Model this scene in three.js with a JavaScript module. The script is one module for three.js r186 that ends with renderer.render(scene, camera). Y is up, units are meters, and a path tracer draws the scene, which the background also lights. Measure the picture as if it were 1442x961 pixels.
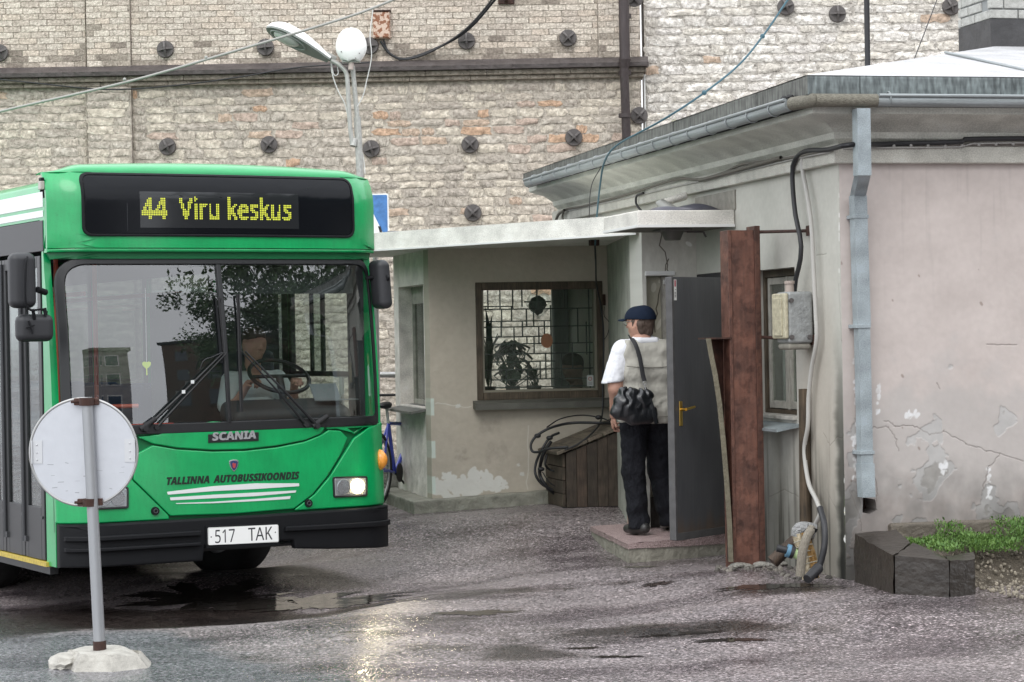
import * as THREE from 'three';
import { RoundedBoxGeometry } from 'three/addons/geometries/RoundedBoxGeometry.js';
import { mergeGeometries, mergeVertices } from 'three/addons/utils/BufferGeometryUtils.js';
import { TessellateModifier } from 'three/addons/modifiers/TessellateModifier.js';
import { FontLoader } from 'three/addons/loaders/FontLoader.js';
import { TextGeometry } from 'three/addons/geometries/TextGeometry.js';
import { createNoise2D, createNoise3D } from 'simplex-noise';

// ---------------------------------------------------------------- camera, sky, sun, exposure
const scene = new THREE.Scene();
const FOCAL = 3200, CX = 721, CY = 480.5, EYE = 1.75;            // survey units: picture widths of 1442
const camera = new THREE.PerspectiveCamera(2 * Math.atan(CY / FOCAL) * 180 / Math.PI, 1442 / 961, 0.1, 2000);
camera.position.set(0, EYE, 0);
camera.rotation.order = 'YXZ';
camera.rotation.set(-5.5 / FOCAL, 0, -0.018);
camera.updateMatrixWorld();
const EXPOSURE = 1.95;

function rng(seed) { return () => { seed |= 0; seed = seed + 0x6D2B79F5 | 0; let t = Math.imul(seed ^ seed >>> 15, 1 | seed); t = t + Math.imul(t ^ t >>> 7, 61 | t) ^ t; return ((t ^ t >>> 14) >>> 0) / 4294967296; }; }
const n2 = createNoise2D(rng(11)), n3 = createNoise3D(rng(12));
const clamp = (x, a = 0, b = 1) => Math.min(b, Math.max(a, x));
const smooth = (a, b, x) => { const t = clamp((x - a) / (b - a)); return t * t * (3 - 2 * t); };
const lerp = (a, b, t) => a + (b - a) * t;
function fbm(x, y, oct = 4) { let s = 0, a = 0.5, f = 1; for (let i = 0; i < oct; i++) { s += a * n2(x * f + i * 17.3, y * f - i * 9.1); a *= 0.5; f *= 2.03; } return s; }

{ // overcast sky: air and clouds
  const w = 512, h = 256, d = new Float32Array(w * h * 4);
  for (let j = 0; j < h; j++) for (let i = 0; i < w; i++) {
    const el = (j + 0.5) / h * Math.PI - Math.PI / 2, az = (i + 0.5) / w * Math.PI * 2;
    const s = Math.sin(el), c = Math.cos(el);
    let L = s > 0 ? 1.2 * (0.72 + 0.28 * s) : 0.5;
    if (s > -0.05) { const q = n3(c * Math.cos(az) * 2.2, s * 4, c * Math.sin(az) * 2.2) * 0.6 + n3(c * Math.cos(az) * 5, s * 9, c * Math.sin(az) * 5) * 0.3; L *= 1 + 0.14 * q; }
    const o = (j * w + i) * 4;
    d[o] = L * 0.965; d[o + 1] = L * 0.995; d[o + 2] = L * 1.05; d[o + 3] = 1;
  }
  const t = new THREE.DataTexture(d, w, h, THREE.RGBAFormat, THREE.FloatType);
  t.mapping = THREE.EquirectangularReflectionMapping; t.magFilter = t.minFilter = THREE.LinearFilter; t.needsUpdate = true;
  scene.background = t; scene.environment = t;
}
const sun = new THREE.DirectionalLight(new THREE.Color(1, 0.97, 0.92), 0.5);
sun.position.set(-6, 22, 4); sun.target.position.set(0, 0, -18);
sun.castShadow = true; sun.shadow.radius = 60; sun.shadow.mapSize.set(2048, 2048);
Object.assign(sun.shadow.camera, { left: -16, right: 16, top: 16, bottom: -16, near: 1, far: 80 });
scene.add(sun); scene.add(sun.target);

const renderer = new THREE.WebGLRenderer({ antialias: true });
renderer.toneMapping = THREE.LinearToneMapping; renderer.toneMappingExposure = EXPOSURE;
renderer.shadowMap.enabled = true; renderer.setSize(1024, 682);

// ---------------------------------------------------------------- survey: where a sight line meets a plane of the place
const V = (x, y, z) => new THREE.Vector3(x, y, z);
function sight(px, py) { return V((px - CX) / FOCAL, (CY - py) / FOCAL, -1).applyQuaternion(camera.quaternion); }
function W(px, py, depth) { const r = sight(px, py); return r.multiplyScalar(depth / -r.z).add(camera.position); }
function hit(frame, axis, value, px, py) {
  const m = frame.matrixWorld.clone().invert(), o = camera.position.clone().applyMatrix4(m), r = sight(px, py).transformDirection(m);
  return o.add(r.multiplyScalar((value - o[axis]) / r[axis]));
}
function ground_point(px, py, h) { const r = sight(px, py); return r.multiplyScalar((h - EYE) / r.y).add(camera.position); }

// ---------------------------------------------------------------- names and groups
const used = {};
function numbered(n) { if (!(n in used)) { used[n] = 0; return n; } used[n]++; return n + '_' + String(used[n]).padStart(3, '0'); }
function tag(o, label, category, group, kind) { if (label) o.userData.label = label; if (category) o.userData.category = category; if (group) o.userData.group = group; if (kind) o.userData.kind = kind; return o; }
function thing(name, label, category, group, pos, turn = 0) {
  const g = new THREE.Group(); g.name = numbered(name); scene.add(g); if (pos) g.position.copy(pos); g.rotation.y = turn; g.updateMatrixWorld();
  return tag(g, label, category, group);
}
function part(name, geo, mat, parent, label) {
  if (Array.isArray(geo)) geo = merge(geo);
  const m = new THREE.Mesh(geo, mat); m.name = parent ? name : numbered(name); m.castShadow = m.receiveShadow = true; (parent || scene).add(m);
  if (label) m.userData.label = label;
  return m;
}
function structure(name, geo, mat) { const m = part(name, geo, mat); m.userData.kind = 'structure'; return m; }
function copyOf(src, label) { const c = src.clone(); c.name = numbered(src.name.replace(/_\d+$/, '')); c.userData = { ...src.userData }; if (label) c.userData.label = label; scene.add(c); return c; }

// ---------------------------------------------------------------- geometry
function plain(g) { if (g.index) g = g.toNonIndexed(); for (const k of Object.keys(g.attributes)) if (!['position', 'normal', 'uv'].includes(k)) g.deleteAttribute(k); if (!g.attributes.uv) g.setAttribute('uv', new THREE.Float32BufferAttribute(new Float32Array(g.attributes.position.count * 2), 2)); return g; }
function merge(list) { list = list.flat(9).filter(Boolean); return list.length === 1 ? list[0] : mergeGeometries(list.map(plain)); }
function metreUV(g, size = 1, ox = 0, oy = 0) {       // uv in units of size metres, by the face's main direction
  g = plain(g); const p = g.attributes.position, uv = new Float32Array(p.count * 2), a = V(), b = V(), c = V(), n = V();
  for (let i = 0; i < p.count; i += 3) {
    a.fromBufferAttribute(p, i); b.fromBufferAttribute(p, i + 1); c.fromBufferAttribute(p, i + 2); n.copy(b).sub(a).cross(c.clone().sub(a));
    const x = Math.abs(n.x), y = Math.abs(n.y), z = Math.abs(n.z);
    [a, b, c].forEach((q, k) => { const [u, v] = x >= y && x >= z ? [q.z, q.y] : y >= z ? [q.x, q.z] : [q.x, q.y]; uv[(i + k) * 2] = u / size + ox; uv[(i + k) * 2 + 1] = v / size + oy; });
  }
  g.setAttribute('uv', new THREE.BufferAttribute(uv, 2)); return g;
}
function planarUV(g, ua, u0, u1, va, v0, v1) {
  g = plain(g); const p = g.attributes.position, uv = new Float32Array(p.count * 2), get = { x: 'getX', y: 'getY', z: 'getZ' };
  for (let i = 0; i < p.count; i++) { uv[i * 2] = (p[get[ua]](i) - u0) / (u1 - u0); uv[i * 2 + 1] = (p[get[va]](i) - v0) / (v1 - v0); }
  g.setAttribute('uv', new THREE.BufferAttribute(uv, 2)); return g;
}
function flat(g) { g = plain(g); g.computeVertexNormals(); return g; }
function box(x0, x1, y0, y1, z0, z1, r = 0) {
  const w = Math.abs(x1 - x0), h = Math.abs(y1 - y0), d = Math.abs(z1 - z0);
  const g = r ? new RoundedBoxGeometry(w, h, d, 2, Math.min(r, w / 2.01, h / 2.01, d / 2.01)) : new THREE.BoxGeometry(w, h, d);
  return metreUV(g.translate((x0 + x1) / 2, (y0 + y1) / 2, (z0 + z1) / 2), 1);
}
function rod(a, b, r0, r1 = r0, seg = 12, open = false) {
  const d = b.clone().sub(a), g = new THREE.CylinderGeometry(r1, r0, d.length(), seg, 1, open);
  g.applyQuaternion(new THREE.Quaternion().setFromUnitVectors(V(0, 1, 0), d.clone().normalize()));
  return plain(g.translate((a.x + b.x) / 2, (a.y + b.y) / 2, (a.z + b.z) / 2));
}
function tube(pts, r, n = 0, radial = 8, tension = 0.5) { return plain(new THREE.TubeGeometry(new THREE.CatmullRomCurve3(pts, false, 'catmullrom', tension), n || pts.length * 6, r, radial)); }
function poly(pts) { const s = new THREE.Shape(); pts.forEach(([x, y], i) => i ? s.lineTo(x, y) : s.moveTo(x, y)); s.closePath(); return s; }
function roundPoly(pts, r) {       // polygon with rounded corners
  const s = new THREE.Shape(), n = pts.length;
  for (let i = 0; i < n; i++) {
    const p = pts[i], a = pts[(i + n - 1) % n], b = pts[(i + 1) % n], rr = p[2] ?? r;
    const la = Math.hypot(a[0] - p[0], a[1] - p[1]), lb = Math.hypot(b[0] - p[0], b[1] - p[1]), k = Math.min(rr, la * 0.48, lb * 0.48);
    const p1 = [p[0] + (a[0] - p[0]) / la * k, p[1] + (a[1] - p[1]) / la * k], p2 = [p[0] + (b[0] - p[0]) / lb * k, p[1] + (b[1] - p[1]) / lb * k];
    if (i) s.lineTo(...p1); else s.moveTo(...p1);
    s.quadraticCurveTo(p[0], p[1], ...p2);
  }
  s.closePath(); return s;
}
function extrude(shape, depth, bevel = 0, seg = 12) {
  return plain(new THREE.ExtrudeGeometry(shape, { depth: Math.max(depth - 2 * bevel, 1e-4), bevelEnabled: bevel > 0, bevelSize: bevel, bevelThickness: bevel, bevelOffset: -bevel, bevelSegments: 2, curveSegments: seg }).translate(0, 0, bevel));
}
const rectHole = (x0, x1, y0, y1) => { const p = new THREE.Path(); p.moveTo(x0, y0); p.lineTo(x0, y1); p.lineTo(x1, y1); p.lineTo(x1, y0); p.closePath(); return p; };
function tess(g, edge, iter = 8) { return new TessellateModifier(edge, iter).modify(plain(g)); }
function warp(g, f) { const p = g.attributes.position, v = V(); for (let i = 0; i < p.count; i++) { v.fromBufferAttribute(p, i); f(v); p.setXYZ(i, v.x, v.y, v.z); } return g; }
function softNormals(g, angle = 0.7) {          // smooth across edges flatter than angle
  g = plain(g); const p = g.attributes.position, map = new Map(), fn = [], a = V(), b = V(), c = V(), cos = Math.cos(angle);
  const key = (i) => Math.round(p.getX(i) * 2e4) + ',' + Math.round(p.getY(i) * 2e4) + ',' + Math.round(p.getZ(i) * 2e4);
  for (let i = 0; i < p.count; i += 3) { a.fromBufferAttribute(p, i); b.fromBufferAttribute(p, i + 1); c.fromBufferAttribute(p, i + 2); const n = b.clone().sub(a).cross(c.clone().sub(a)); fn.push(n); for (let k = 0; k < 3; k++) { const q = key(i + k); if (!map.has(q)) map.set(q, []); map.get(q).push(fn.length - 1); } }
  const out = new Float32Array(p.count * 3), u = fn.map((n) => n.clone().normalize());
  for (let i = 0; i < p.count; i++) { const f = Math.floor(i / 3), s = V(); for (const k of map.get(key(i))) if (u[k].dot(u[f]) > cos) s.add(fn[k]); s.normalize(); out.set([s.x, s.y, s.z], i * 3); }
  g.setAttribute('normal', new THREE.BufferAttribute(out, 3)); return g;
}
// surface of a distance field on a grid (surface nets)
function surf(f, lo, hi, c) {
  const [nx, ny, nz] = [0, 1, 2].map((i) => Math.ceil((hi[i] - lo[i]) / c) + 1), id = (i, j, k) => i + nx * (j + ny * k), A = new Float32Array(nx * ny * nz), vi = new Int32Array(nx * ny * nz).fill(-1), P = [], I = [];
  for (let k = 0; k < nz; k++) for (let j = 0; j < ny; j++) for (let i = 0; i < nx; i++) A[id(i, j, k)] = f(lo[0] + i * c, lo[1] + j * c, lo[2] + k * c);
  const E = [[0, 1], [2, 3], [4, 5], [6, 7], [0, 2], [1, 3], [4, 6], [5, 7], [0, 4], [1, 5], [2, 6], [3, 7]];
  for (let k = 0; k < nz - 1; k++) for (let j = 0; j < ny - 1; j++) for (let i = 0; i < nx - 1; i++) {
    const v = []; let m = 0; for (let q = 0; q < 8; q++) { const a = A[id(i + (q & 1), j + (q >> 1 & 1), k + (q >> 2))]; v.push(a); if (a < 0) m++; }
    if (m === 0 || m === 8) continue;
    let x = 0, y = 0, z = 0, n = 0;
    for (const [a, b] of E) if ((v[a] < 0) !== (v[b] < 0)) { const t = v[a] / (v[a] - v[b]); x += lerp(a & 1, b & 1, t); y += lerp(a >> 1 & 1, b >> 1 & 1, t); z += lerp(a >> 2, b >> 2, t); n++; }
    vi[id(i, j, k)] = P.length / 3; P.push(lo[0] + (i + x / n) * c, lo[1] + (j + y / n) * c, lo[2] + (k + z / n) * c);
  }
  const quad = (a, b, d, e, flip) => { if (Math.min(a, b, d, e) < 0) return; flip ? I.push(a, d, b, a, e, d) : I.push(a, b, d, a, d, e); };
  for (let k = 1; k < nz - 1; k++) for (let j = 1; j < ny - 1; j++) for (let i = 1; i < nx - 1; i++) {
    const s = A[id(i, j, k)] < 0;
    if (s !== A[id(i + 1, j, k)] < 0) quad(vi[id(i, j - 1, k - 1)], vi[id(i, j, k - 1)], vi[id(i, j, k)], vi[id(i, j - 1, k)], !s);
    if (s !== A[id(i, j + 1, k)] < 0) quad(vi[id(i - 1, j, k - 1)], vi[id(i - 1, j, k)], vi[id(i, j, k)], vi[id(i, j, k - 1)], !s);
    if (s !== A[id(i, j, k + 1)] < 0) quad(vi[id(i - 1, j - 1, k)], vi[id(i, j - 1, k)], vi[id(i, j, k)], vi[id(i - 1, j, k)], !s);
  }
  const g = new THREE.BufferGeometry(); g.setAttribute('position', new THREE.Float32BufferAttribute(P, 3)); g.setIndex(I); g.computeVertexNormals();
  const uv = new Float32Array(P.length / 3 * 2); for (let i = 0; i < P.length / 3; i++) { uv[i * 2] = P[i * 3] + P[i * 3 + 2] * 0.7; uv[i * 2 + 1] = P[i * 3 + 1]; } g.setAttribute('uv', new THREE.BufferAttribute(uv, 2));
  return plain(g);
}
// tapered capsules [ax, ay, az, ra, bx, by, bz, rb] joined smoothly
function limbs(bones, k = 0.03) {
  return (x, y, z) => {
    let s = 0, m = 1e9; const ds = [];
    for (const [ax, ay, az, ra, bx, by, bz, rb] of bones) {
      const ux = bx - ax, uy = by - ay, uz = bz - az, l = ux * ux + uy * uy + uz * uz || 1e-9, t = clamp(((x - ax) * ux + (y - ay) * uy + (z - az) * uz) / l);
      const d = Math.hypot(x - ax - ux * t, y - ay - uy * t, z - az - uz * t) - lerp(ra, rb, t);
      ds.push(d); if (d < m) m = d;
    }
    if (m > 4 * k + 0.1) return m;
    for (const d of ds) s += Math.exp(-(d - m) / k * 2.2);
    return m - k / 2.2 * Math.log(s);
  };
}

// ---------------------------------------------------------------- textures
function dataTex(w, h, f, srgb = true) {
  const d = new Uint8Array(w * h * 4);
  for (let j = 0; j < h; j++) for (let i = 0; i < w; i++) { const c = f(i, j), o = (j * w + i) * 4; if (typeof c === 'number') { d[o] = d[o + 1] = d[o + 2] = clamp(c) * 255; } else { d[o] = clamp(c[0], 0, 255); d[o + 1] = clamp(c[1], 0, 255); d[o + 2] = clamp(c[2], 0, 255); } d[o + 3] = 255; }
  const t = new THREE.DataTexture(d, w, h); t.wrapS = t.wrapT = THREE.RepeatWrapping; t.magFilter = THREE.LinearFilter; t.minFilter = THREE.LinearFilter; if (srgb) t.colorSpace = THREE.SRGBColorSpace; t.needsUpdate = true; return t;
}
function canvasTex(w, h, base, draw, srgb = true) {
  const c = document.createElement('canvas'); c.width = w; c.height = h; const x = c.getContext('2d');
  if (base) { const im = x.createImageData(w, h); for (let j = 0; j < h; j++) for (let i = 0; i < w; i++) { const q = base(i, j), o = (j * w + i) * 4; im.data[o] = clamp(q[0], 0, 255); im.data[o + 1] = clamp(q[1], 0, 255); im.data[o + 2] = clamp(q[2], 0, 255); im.data[o + 3] = 255; } x.putImageData(im, 0, 0); }
  if (draw) draw(x, w, h);
  const t = new THREE.CanvasTexture(c); t.wrapS = t.wrapT = THREE.RepeatWrapping; if (srgb) t.colorSpace = THREE.SRGBColorSpace; return t;
}
// periodic noise for tiles
function tileNoise(u, v, f, seed = 0) { const a = u * Math.PI * 2, b = v * Math.PI * 2, r = f / (2 * Math.PI); return n3(Math.cos(a) * r + seed * 7.7, Math.sin(a) * r + 3.1 * Math.cos(b) * 0 + seed, 0) * 0 + tile4(u, v, f, seed); }
function tile4(u, v, f, seed) { const x = u * f, y = v * f, sx = smooth(0.75, 1, u), sy = smooth(0.75, 1, v), q = (a, b) => n2(a + seed * 31.7, b - seed * 13.3); return lerp(lerp(q(x, y), q(x - f, y), sx), lerp(q(x, y - f), q(x - f, y - f), sx), sy); }
function tfbm(u, v, f, oct, seed = 0) { let s = 0, a = 0.5; for (let i = 0; i < oct; i++) { s += a * tile4(u, v, f, seed + i); a *= 0.5; f *= 2; } return s; }

const std = (color, rough = 0.8, extra = {}) => { const m = new THREE.MeshStandardMaterial({ roughness: rough, metalness: extra.metal ?? 0 }); const { metal, ...e } = extra; Array.isArray(color) ? m.color.setRGB(...color) : m.color.set(color); Object.assign(m, e); return m; };
const phys = (color, rough, extra = {}) => { const m = new THREE.MeshPhysicalMaterial({ roughness: rough }); Array.isArray(color) ? m.color.setRGB(...color) : m.color.set(color); Object.assign(m, extra); return m; };

const T = {};
T.rough = dataTex(512, 512, (i, j) => { const u = i / 512, v = j / 512; return 0.5 + 0.55 * tfbm(u, v, 6, 6, 1); }, false);                 // general relief
T.fine = dataTex(512, 512, (i, j) => { const u = i / 512, v = j / 512; return 0.5 + 0.5 * tfbm(u, v, 40, 3, 3); }, false);
T.grime = dataTex(512, 512, (i, j) => { const u = i / 512, v = j / 512, a = 236 + 36 * tfbm(u, v, 4, 5, 5) + 20 * tile4(u, v, 90, 8); return [a, a * 0.99, a * 0.97]; });
T.rust = dataTex(512, 512, (i, j) => { const u = i / 512, v = j / 512, a = tfbm(u, v, 3, 7, 9) + 0.5 * n2(u * 30, v * 3) * 0.5, b = -18 * smooth(0.0, 0.4, tfbm(u, v, 9, 7, 40)) + 12 * smooth(0.0, 0.4, tfbm(u, v, 7, 7, 47)), c = clamp(a * 0.9 + 0.5); return [84 + 30 * c + b, 57 + 19 * c + b * 0.8, 48 + 14 * c + b * 0.7]; });
T.wood = dataTex(512, 512, (i, j) => { const u = i / 512, v = j / 512, a = tile4(u, v * 0.999, 26, 2) * 0 + n2(u * 60, v * 3) * 0.5 + n2(u * 150, v * 6) * 0.3 + tfbm(u, v, 4, 4, 6); return [150 + 46 * a, 138 + 42 * a, 126 + 40 * a]; });
T.stone = dataTex(1024, 1024, (i, j) => { const u = i / 1024, v = j / 1024, a = tfbm(u, v, 10, 6, 2), b = tile4(u, v, 150, 7), c = Math.abs(tfbm(u, v, 7, 4, 21)); const k = 60 * a + 24 * b - (c < 0.03 ? 46 : 0); return [clamp(222 + k, 70, 255), clamp(216 + k, 66, 255), clamp(207 + k, 60, 255)]; });
T.stoneBump = dataTex(1024, 1024, (i, j) => { const u = i / 1024, v = j / 1024, c = Math.abs(tfbm(u, v, 7, 4, 21)); return 0.5 + 0.5 * tfbm(u, v, 14, 6, 2) + 0.12 * tile4(u, v, 120, 7) - (c < 0.05 ? 0.25 * (1 - c / 0.05) : 0); }, false);
const rep = (t, x, y = x) => { const c = t.clone(); c.repeat.set(x, y); c.needsUpdate = true; return c; };
const glassMat = (ior = 1.5, tint = [0.93, 0.96, 0.95], rough = 0.02) => phys(tint, rough, { transmission: 1, thickness: 0, ior, specularIntensity: 1 });
const M = {
  plasterGrey: std([0.5, 0.49, 0.46], 0.85, { map: rep(T.grime, 0.5), bumpMap: rep(T.rough, 0.6), bumpScale: 0.006 }),
  plasterWhite: std([0.78, 0.77, 0.74], 0.8, { map: rep(T.grime, 0.7), bumpMap: rep(T.rough, 0.8), bumpScale: 0.004 }),
  concrete: std([0.24, 0.235, 0.21], 0.75, { map: rep(T.grime, 1.3), bumpMap: rep(T.rough, 1.5), bumpScale: 0.008 }),
  concreteWet: std([0.042, 0.036, 0.031], 0.34, { map: rep(T.grime, 1.2), bumpMap: rep(T.rough, 2), bumpScale: 0.006 }),
  concretePale: std([0.45, 0.44, 0.41], 0.8, { map: rep(T.grime, 2), bumpMap: rep(T.rough, 3), bumpScale: 0.006 }),
  zinc: std([0.36, 0.40, 0.42], 0.5, { metal: 0.35, map: rep(T.grime, 1.5), bumpMap: rep(T.rough, 1), bumpScale: 0.002 }),
  pipeBlue: std([0.37, 0.43, 0.47], 0.5, { metal: 0.15, map: rep(T.grime, 1), bumpMap: rep(T.rough, 1), bumpScale: 0.002 }),
  rust: std([1, 1, 1], 0.6, { map: rep(T.rust, 0.9), bumpMap: rep(T.rough, 4), bumpScale: 0.002 }),
  rustDark: std([0.35, 0.32, 0.3], 0.7, { map: rep(T.rust, 2), bumpMap: rep(T.rough, 4), bumpScale: 0.002 }),
  iron: std([0.125, 0.113, 0.108], 0.62, { bumpMap: rep(T.rough, 6), bumpScale: 0.003 }),
  galv: std([0.48, 0.49, 0.5], 0.42, { metal: 0.6, map: rep(T.grime, 2) }),
  black: std([0.012, 0.012, 0.013], 0.55), rubber: std([0.014, 0.014, 0.015], 0.7, { bumpMap: rep(T.fine, 4), bumpScale: 0.001 }),
  cable: std([0.02, 0.02, 0.022], 0.5), cableGrey: std([0.34, 0.33, 0.31], 0.6), cableWhite: std([0.66, 0.66, 0.64], 0.5), cableBlue: std([0.04, 0.11, 0.14], 0.5),
  woodFrame: std([0.25, 0.225, 0.18], 0.6, { map: rep(T.wood, 1), bumpMap: rep(T.fine, 1), bumpScale: 0.001 }),
  brass: std([0.75, 0.5, 0.13], 0.3, { metal: 1 }), chrome: std([0.7, 0.7, 0.7], 0.15, { metal: 1 }),
  dark: std([0.03, 0.03, 0.03], 0.9), room: std([0.2, 0.19, 0.17], 0.9),
  leaf: std([0.05, 0.11, 0.025], 0.55), leafDark: std([0.025, 0.05, 0.02], 0.5),
  glass: glassMat(1.52, [0.86, 0.9, 0.88]), white: std([0.72, 0.72, 0.7], 0.5),
};
const font = await new FontLoader().loadAsync('fonts/droid/droid_sans_bold.typeface.json');
// ---------------------------------------------------------------- ground
const spots = [[-2.3, -12.8, -0.05], [0, -12, -0.02], [2.2, -12, 0], [-5, -13, -0.1], [-2.4, -19.1, -0.18], [-4, -17, -0.18], [-2, -16, -0.17], [-6, -20, -0.2], [-0.7, -17, -0.1], [0.3, -15, 0], [0.9, -16.8, 0.04], [0.75, -17.5, 0.06], [0.6, -18.5, 0.12], [-0.72, -19.7, 0.2], [-0.2, -19.8, 0.25], [0.3, -19.9, 0.3], [0.1, -19.1, 0.25], [-0.95, -20.8, 0.22], [-1.2, -22, 0.22], [-0.4, -18.2, 0.06], [0.25, -17.6, 0.05], [0.45, -19.2, 0.27], [1.6, -16, 0.1], [1.95, -15.1, 0.11], [2.4, -14.2, 0.11], [3.2, -13.5, 0.1], [4, -12, 0.06], [1.5, -17.1, 0.1], [-1, -24, 0.2], [-4, -26, 0], [5, -10, 0], [-7, -16, -0.15], [-1.7, -18, -0.05], [3, -18, 0.2]];
function groundH(x, z) {
  let s = 0, w = 0.002; for (const [a, b, h] of spots) { const d2 = (x - a) ** 2 + (z - b) ** 2, k = Math.exp(-d2 / 0.55) + 0.01 * Math.exp(-d2 / 9); s += k * h; w += k; }
  return s / w + 0.006 * fbm(x * 1.3, z * 1.3, 2) * smooth(60, 20, Math.hypot(x, z));
}
{
  const N = 2048, S = 16;                                    // one unrepeated sheet of 16 m, mirrored beyond
  const wx = (i) => -8 + (i + 0.5) / N * S, wz = (j) => -24 + (j + 0.5) / N * S;
  // wetness, tyre tracks, patches
  const low = 256, wet = new Float32Array(low * low), pat = new Float32Array(low * low);
  for (let j = 0; j < low; j++) for (let i = 0; i < low; i++) {
    const x = -8 + (i + 0.5) / low * S, z = -24 + (j + 0.5) / low * S;
    const track = Math.abs(Math.sin((z + 0.2 * x + 0.5 * fbm(x * 0.25, z * 0.4, 3)) * 1.7)) ** 10;
    wet[j * low + i] = clamp(0.5 + 0.7 * fbm(x * 0.5, z * 0.9 + x * 0.15, 5) + 0.12 * track);
    pat[j * low + i] = 0.5 + 0.6 * fbm(x * 0.7 + 40, z * 1.1, 4);
  }
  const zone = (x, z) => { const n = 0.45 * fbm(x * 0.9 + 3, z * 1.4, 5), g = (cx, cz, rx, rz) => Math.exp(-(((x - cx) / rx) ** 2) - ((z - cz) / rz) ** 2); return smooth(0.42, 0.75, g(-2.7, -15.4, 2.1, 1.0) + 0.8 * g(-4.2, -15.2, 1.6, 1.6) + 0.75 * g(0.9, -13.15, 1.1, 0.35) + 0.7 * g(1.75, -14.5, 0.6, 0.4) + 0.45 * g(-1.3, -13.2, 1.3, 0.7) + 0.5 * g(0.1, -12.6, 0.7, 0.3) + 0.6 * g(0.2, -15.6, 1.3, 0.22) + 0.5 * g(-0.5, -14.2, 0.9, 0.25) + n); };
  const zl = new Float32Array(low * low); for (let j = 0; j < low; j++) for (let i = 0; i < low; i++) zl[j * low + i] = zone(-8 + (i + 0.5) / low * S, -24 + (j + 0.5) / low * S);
  const samp = (a, i, j) => { const u = clamp(i / N * low - 0.5, 0, low - 1.01), v = clamp(j / N * low - 0.5, 0, low - 1.01), x = u | 0, y = v | 0, f = u - x, g = v - y; return lerp(lerp(a[y * low + x], a[y * low + x + 1], f), lerp(a[(y + 1) * low + x], a[(y + 1) * low + x + 1], f), g); };
  const R = rng(77), spk = new Float32Array(N * N); for (let i = 0; i < N * N; i++) spk[i] = R();
  const at = (i, j) => spk[((j + N) % N) * N + (i + N) % N];
  const crackle = (x, z) => Math.abs(fbm(x * 0.9 + 5, z * 1.6 + 2, 4));
  const color = dataTex(N, N, (i, j) => {
    const w = samp(wet, i, j), p = samp(pat, i, j), g = (at(i, j) * 2 + at(i + 1, j) + at(i, j + 1)) / 4;     // aggregate grains
    let r = 121, gg = 113, b = 113; const t = (p - 0.5) * 26; r += t; gg += t * 0.9; b += t * 0.85;
    const k = (g - 0.5) * 165; r += k * 1.04; gg += k * 0.98; b += k;
    if (at(i, j) > 0.965) { r += 70; gg += 62; b += 60; }
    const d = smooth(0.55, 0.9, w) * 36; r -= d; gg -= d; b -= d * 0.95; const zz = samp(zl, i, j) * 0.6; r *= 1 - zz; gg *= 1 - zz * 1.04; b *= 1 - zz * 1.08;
    const x = wx(i), z = wz(j); if (w > 0.3 && crackle(x, z) < 0.016) { r -= 26; gg -= 26; b -= 25; }
    // older grey asphalt by the sign, left foreground
    if (z < -14.6) return [r, gg, b]; const o = smooth(0.15, -0.1, (x + 1.95) + 0.55 * (z + 13.6) * -1 + 0.2 * fbm(x * 2, z * 2, 2)) * smooth(-14.6, -13.9, z); r = lerp(r, 88 + k * 0.8, o * 0.7); gg = lerp(gg, 90 + k * 0.8, o * 0.7); b = lerp(b, 95 + k * 0.8, o * 0.7);
    return [r, gg, b];
  });
  const roughness = dataTex(N, N, (i, j) => { const w = samp(wet, i, j), g = at(i >> 1, j >> 1); const zz = samp(zl, i, j); return 0.42 - 0.26 * smooth(0.15, 0.8, w) - 0.24 * zz - 0.1 * smooth(-15.5, -13, wz(j)) + 0.2 * (g - 0.5); }, false);
  const grains = dataTex(1024, 1024, (() => { const a = new Float32Array(1024 * 1024).fill(0.3), q = rng(5); for (let n = 0; n < 70000; n++) { const cx = q() * 1024, cy = q() * 1024, r = 1.6 + q() * 2.6, hgt = 0.4 + 0.6 * q(); for (let y = -5; y <= 5; y++) for (let x = -5; x <= 5; x++) { const d = Math.hypot(x, y) / r; if (d < 1) { const o = (((cy + y) | 0) + 1024) % 1024 * 1024 + (((cx + x) | 0) + 1024) % 1024; a[o] = Math.max(a[o], hgt * Math.sqrt(1 - d * d)); } } } return (i, j) => a[j * 1024 + i]; })(), false);
  for (const t of [color, roughness]) { t.wrapS = t.wrapT = THREE.MirroredRepeatWrapping; }
  grains.repeat.set(8, 8);
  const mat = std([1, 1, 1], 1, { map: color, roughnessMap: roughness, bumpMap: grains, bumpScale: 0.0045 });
  const n = 260, P = [], UV = [], I = [], far = (t) => { const a = Math.abs(t); return Math.sign(t) * (a < 0.72 ? a / 0.72 * 9 : 9 + ((a - 0.72) / 0.28) ** 4 * 700); };
  for (let j = 0; j <= n; j++) for (let i = 0; i <= n; i++) { const x = far(i / n * 2 - 1), z = -16 + far(j / n * 2 - 1); P.push(x, groundH(x, z), z); UV.push((x + 8) / S, (z + 24) / S); }
  for (let j = 0; j < n; j++) for (let i = 0; i < n; i++) { const a = j * (n + 1) + i, b = a + 1, c = a + n + 1, d = c + 1; I.push(a, c, b, b, c, d); }
  const g = new THREE.BufferGeometry(); g.setAttribute('position', new THREE.Float32BufferAttribute(P, 3)); g.setAttribute('uv', new THREE.Float32BufferAttribute(UV, 2)); g.setIndex(I); g.computeVertexNormals();
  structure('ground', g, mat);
  M.ground = mat;
}
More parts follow.
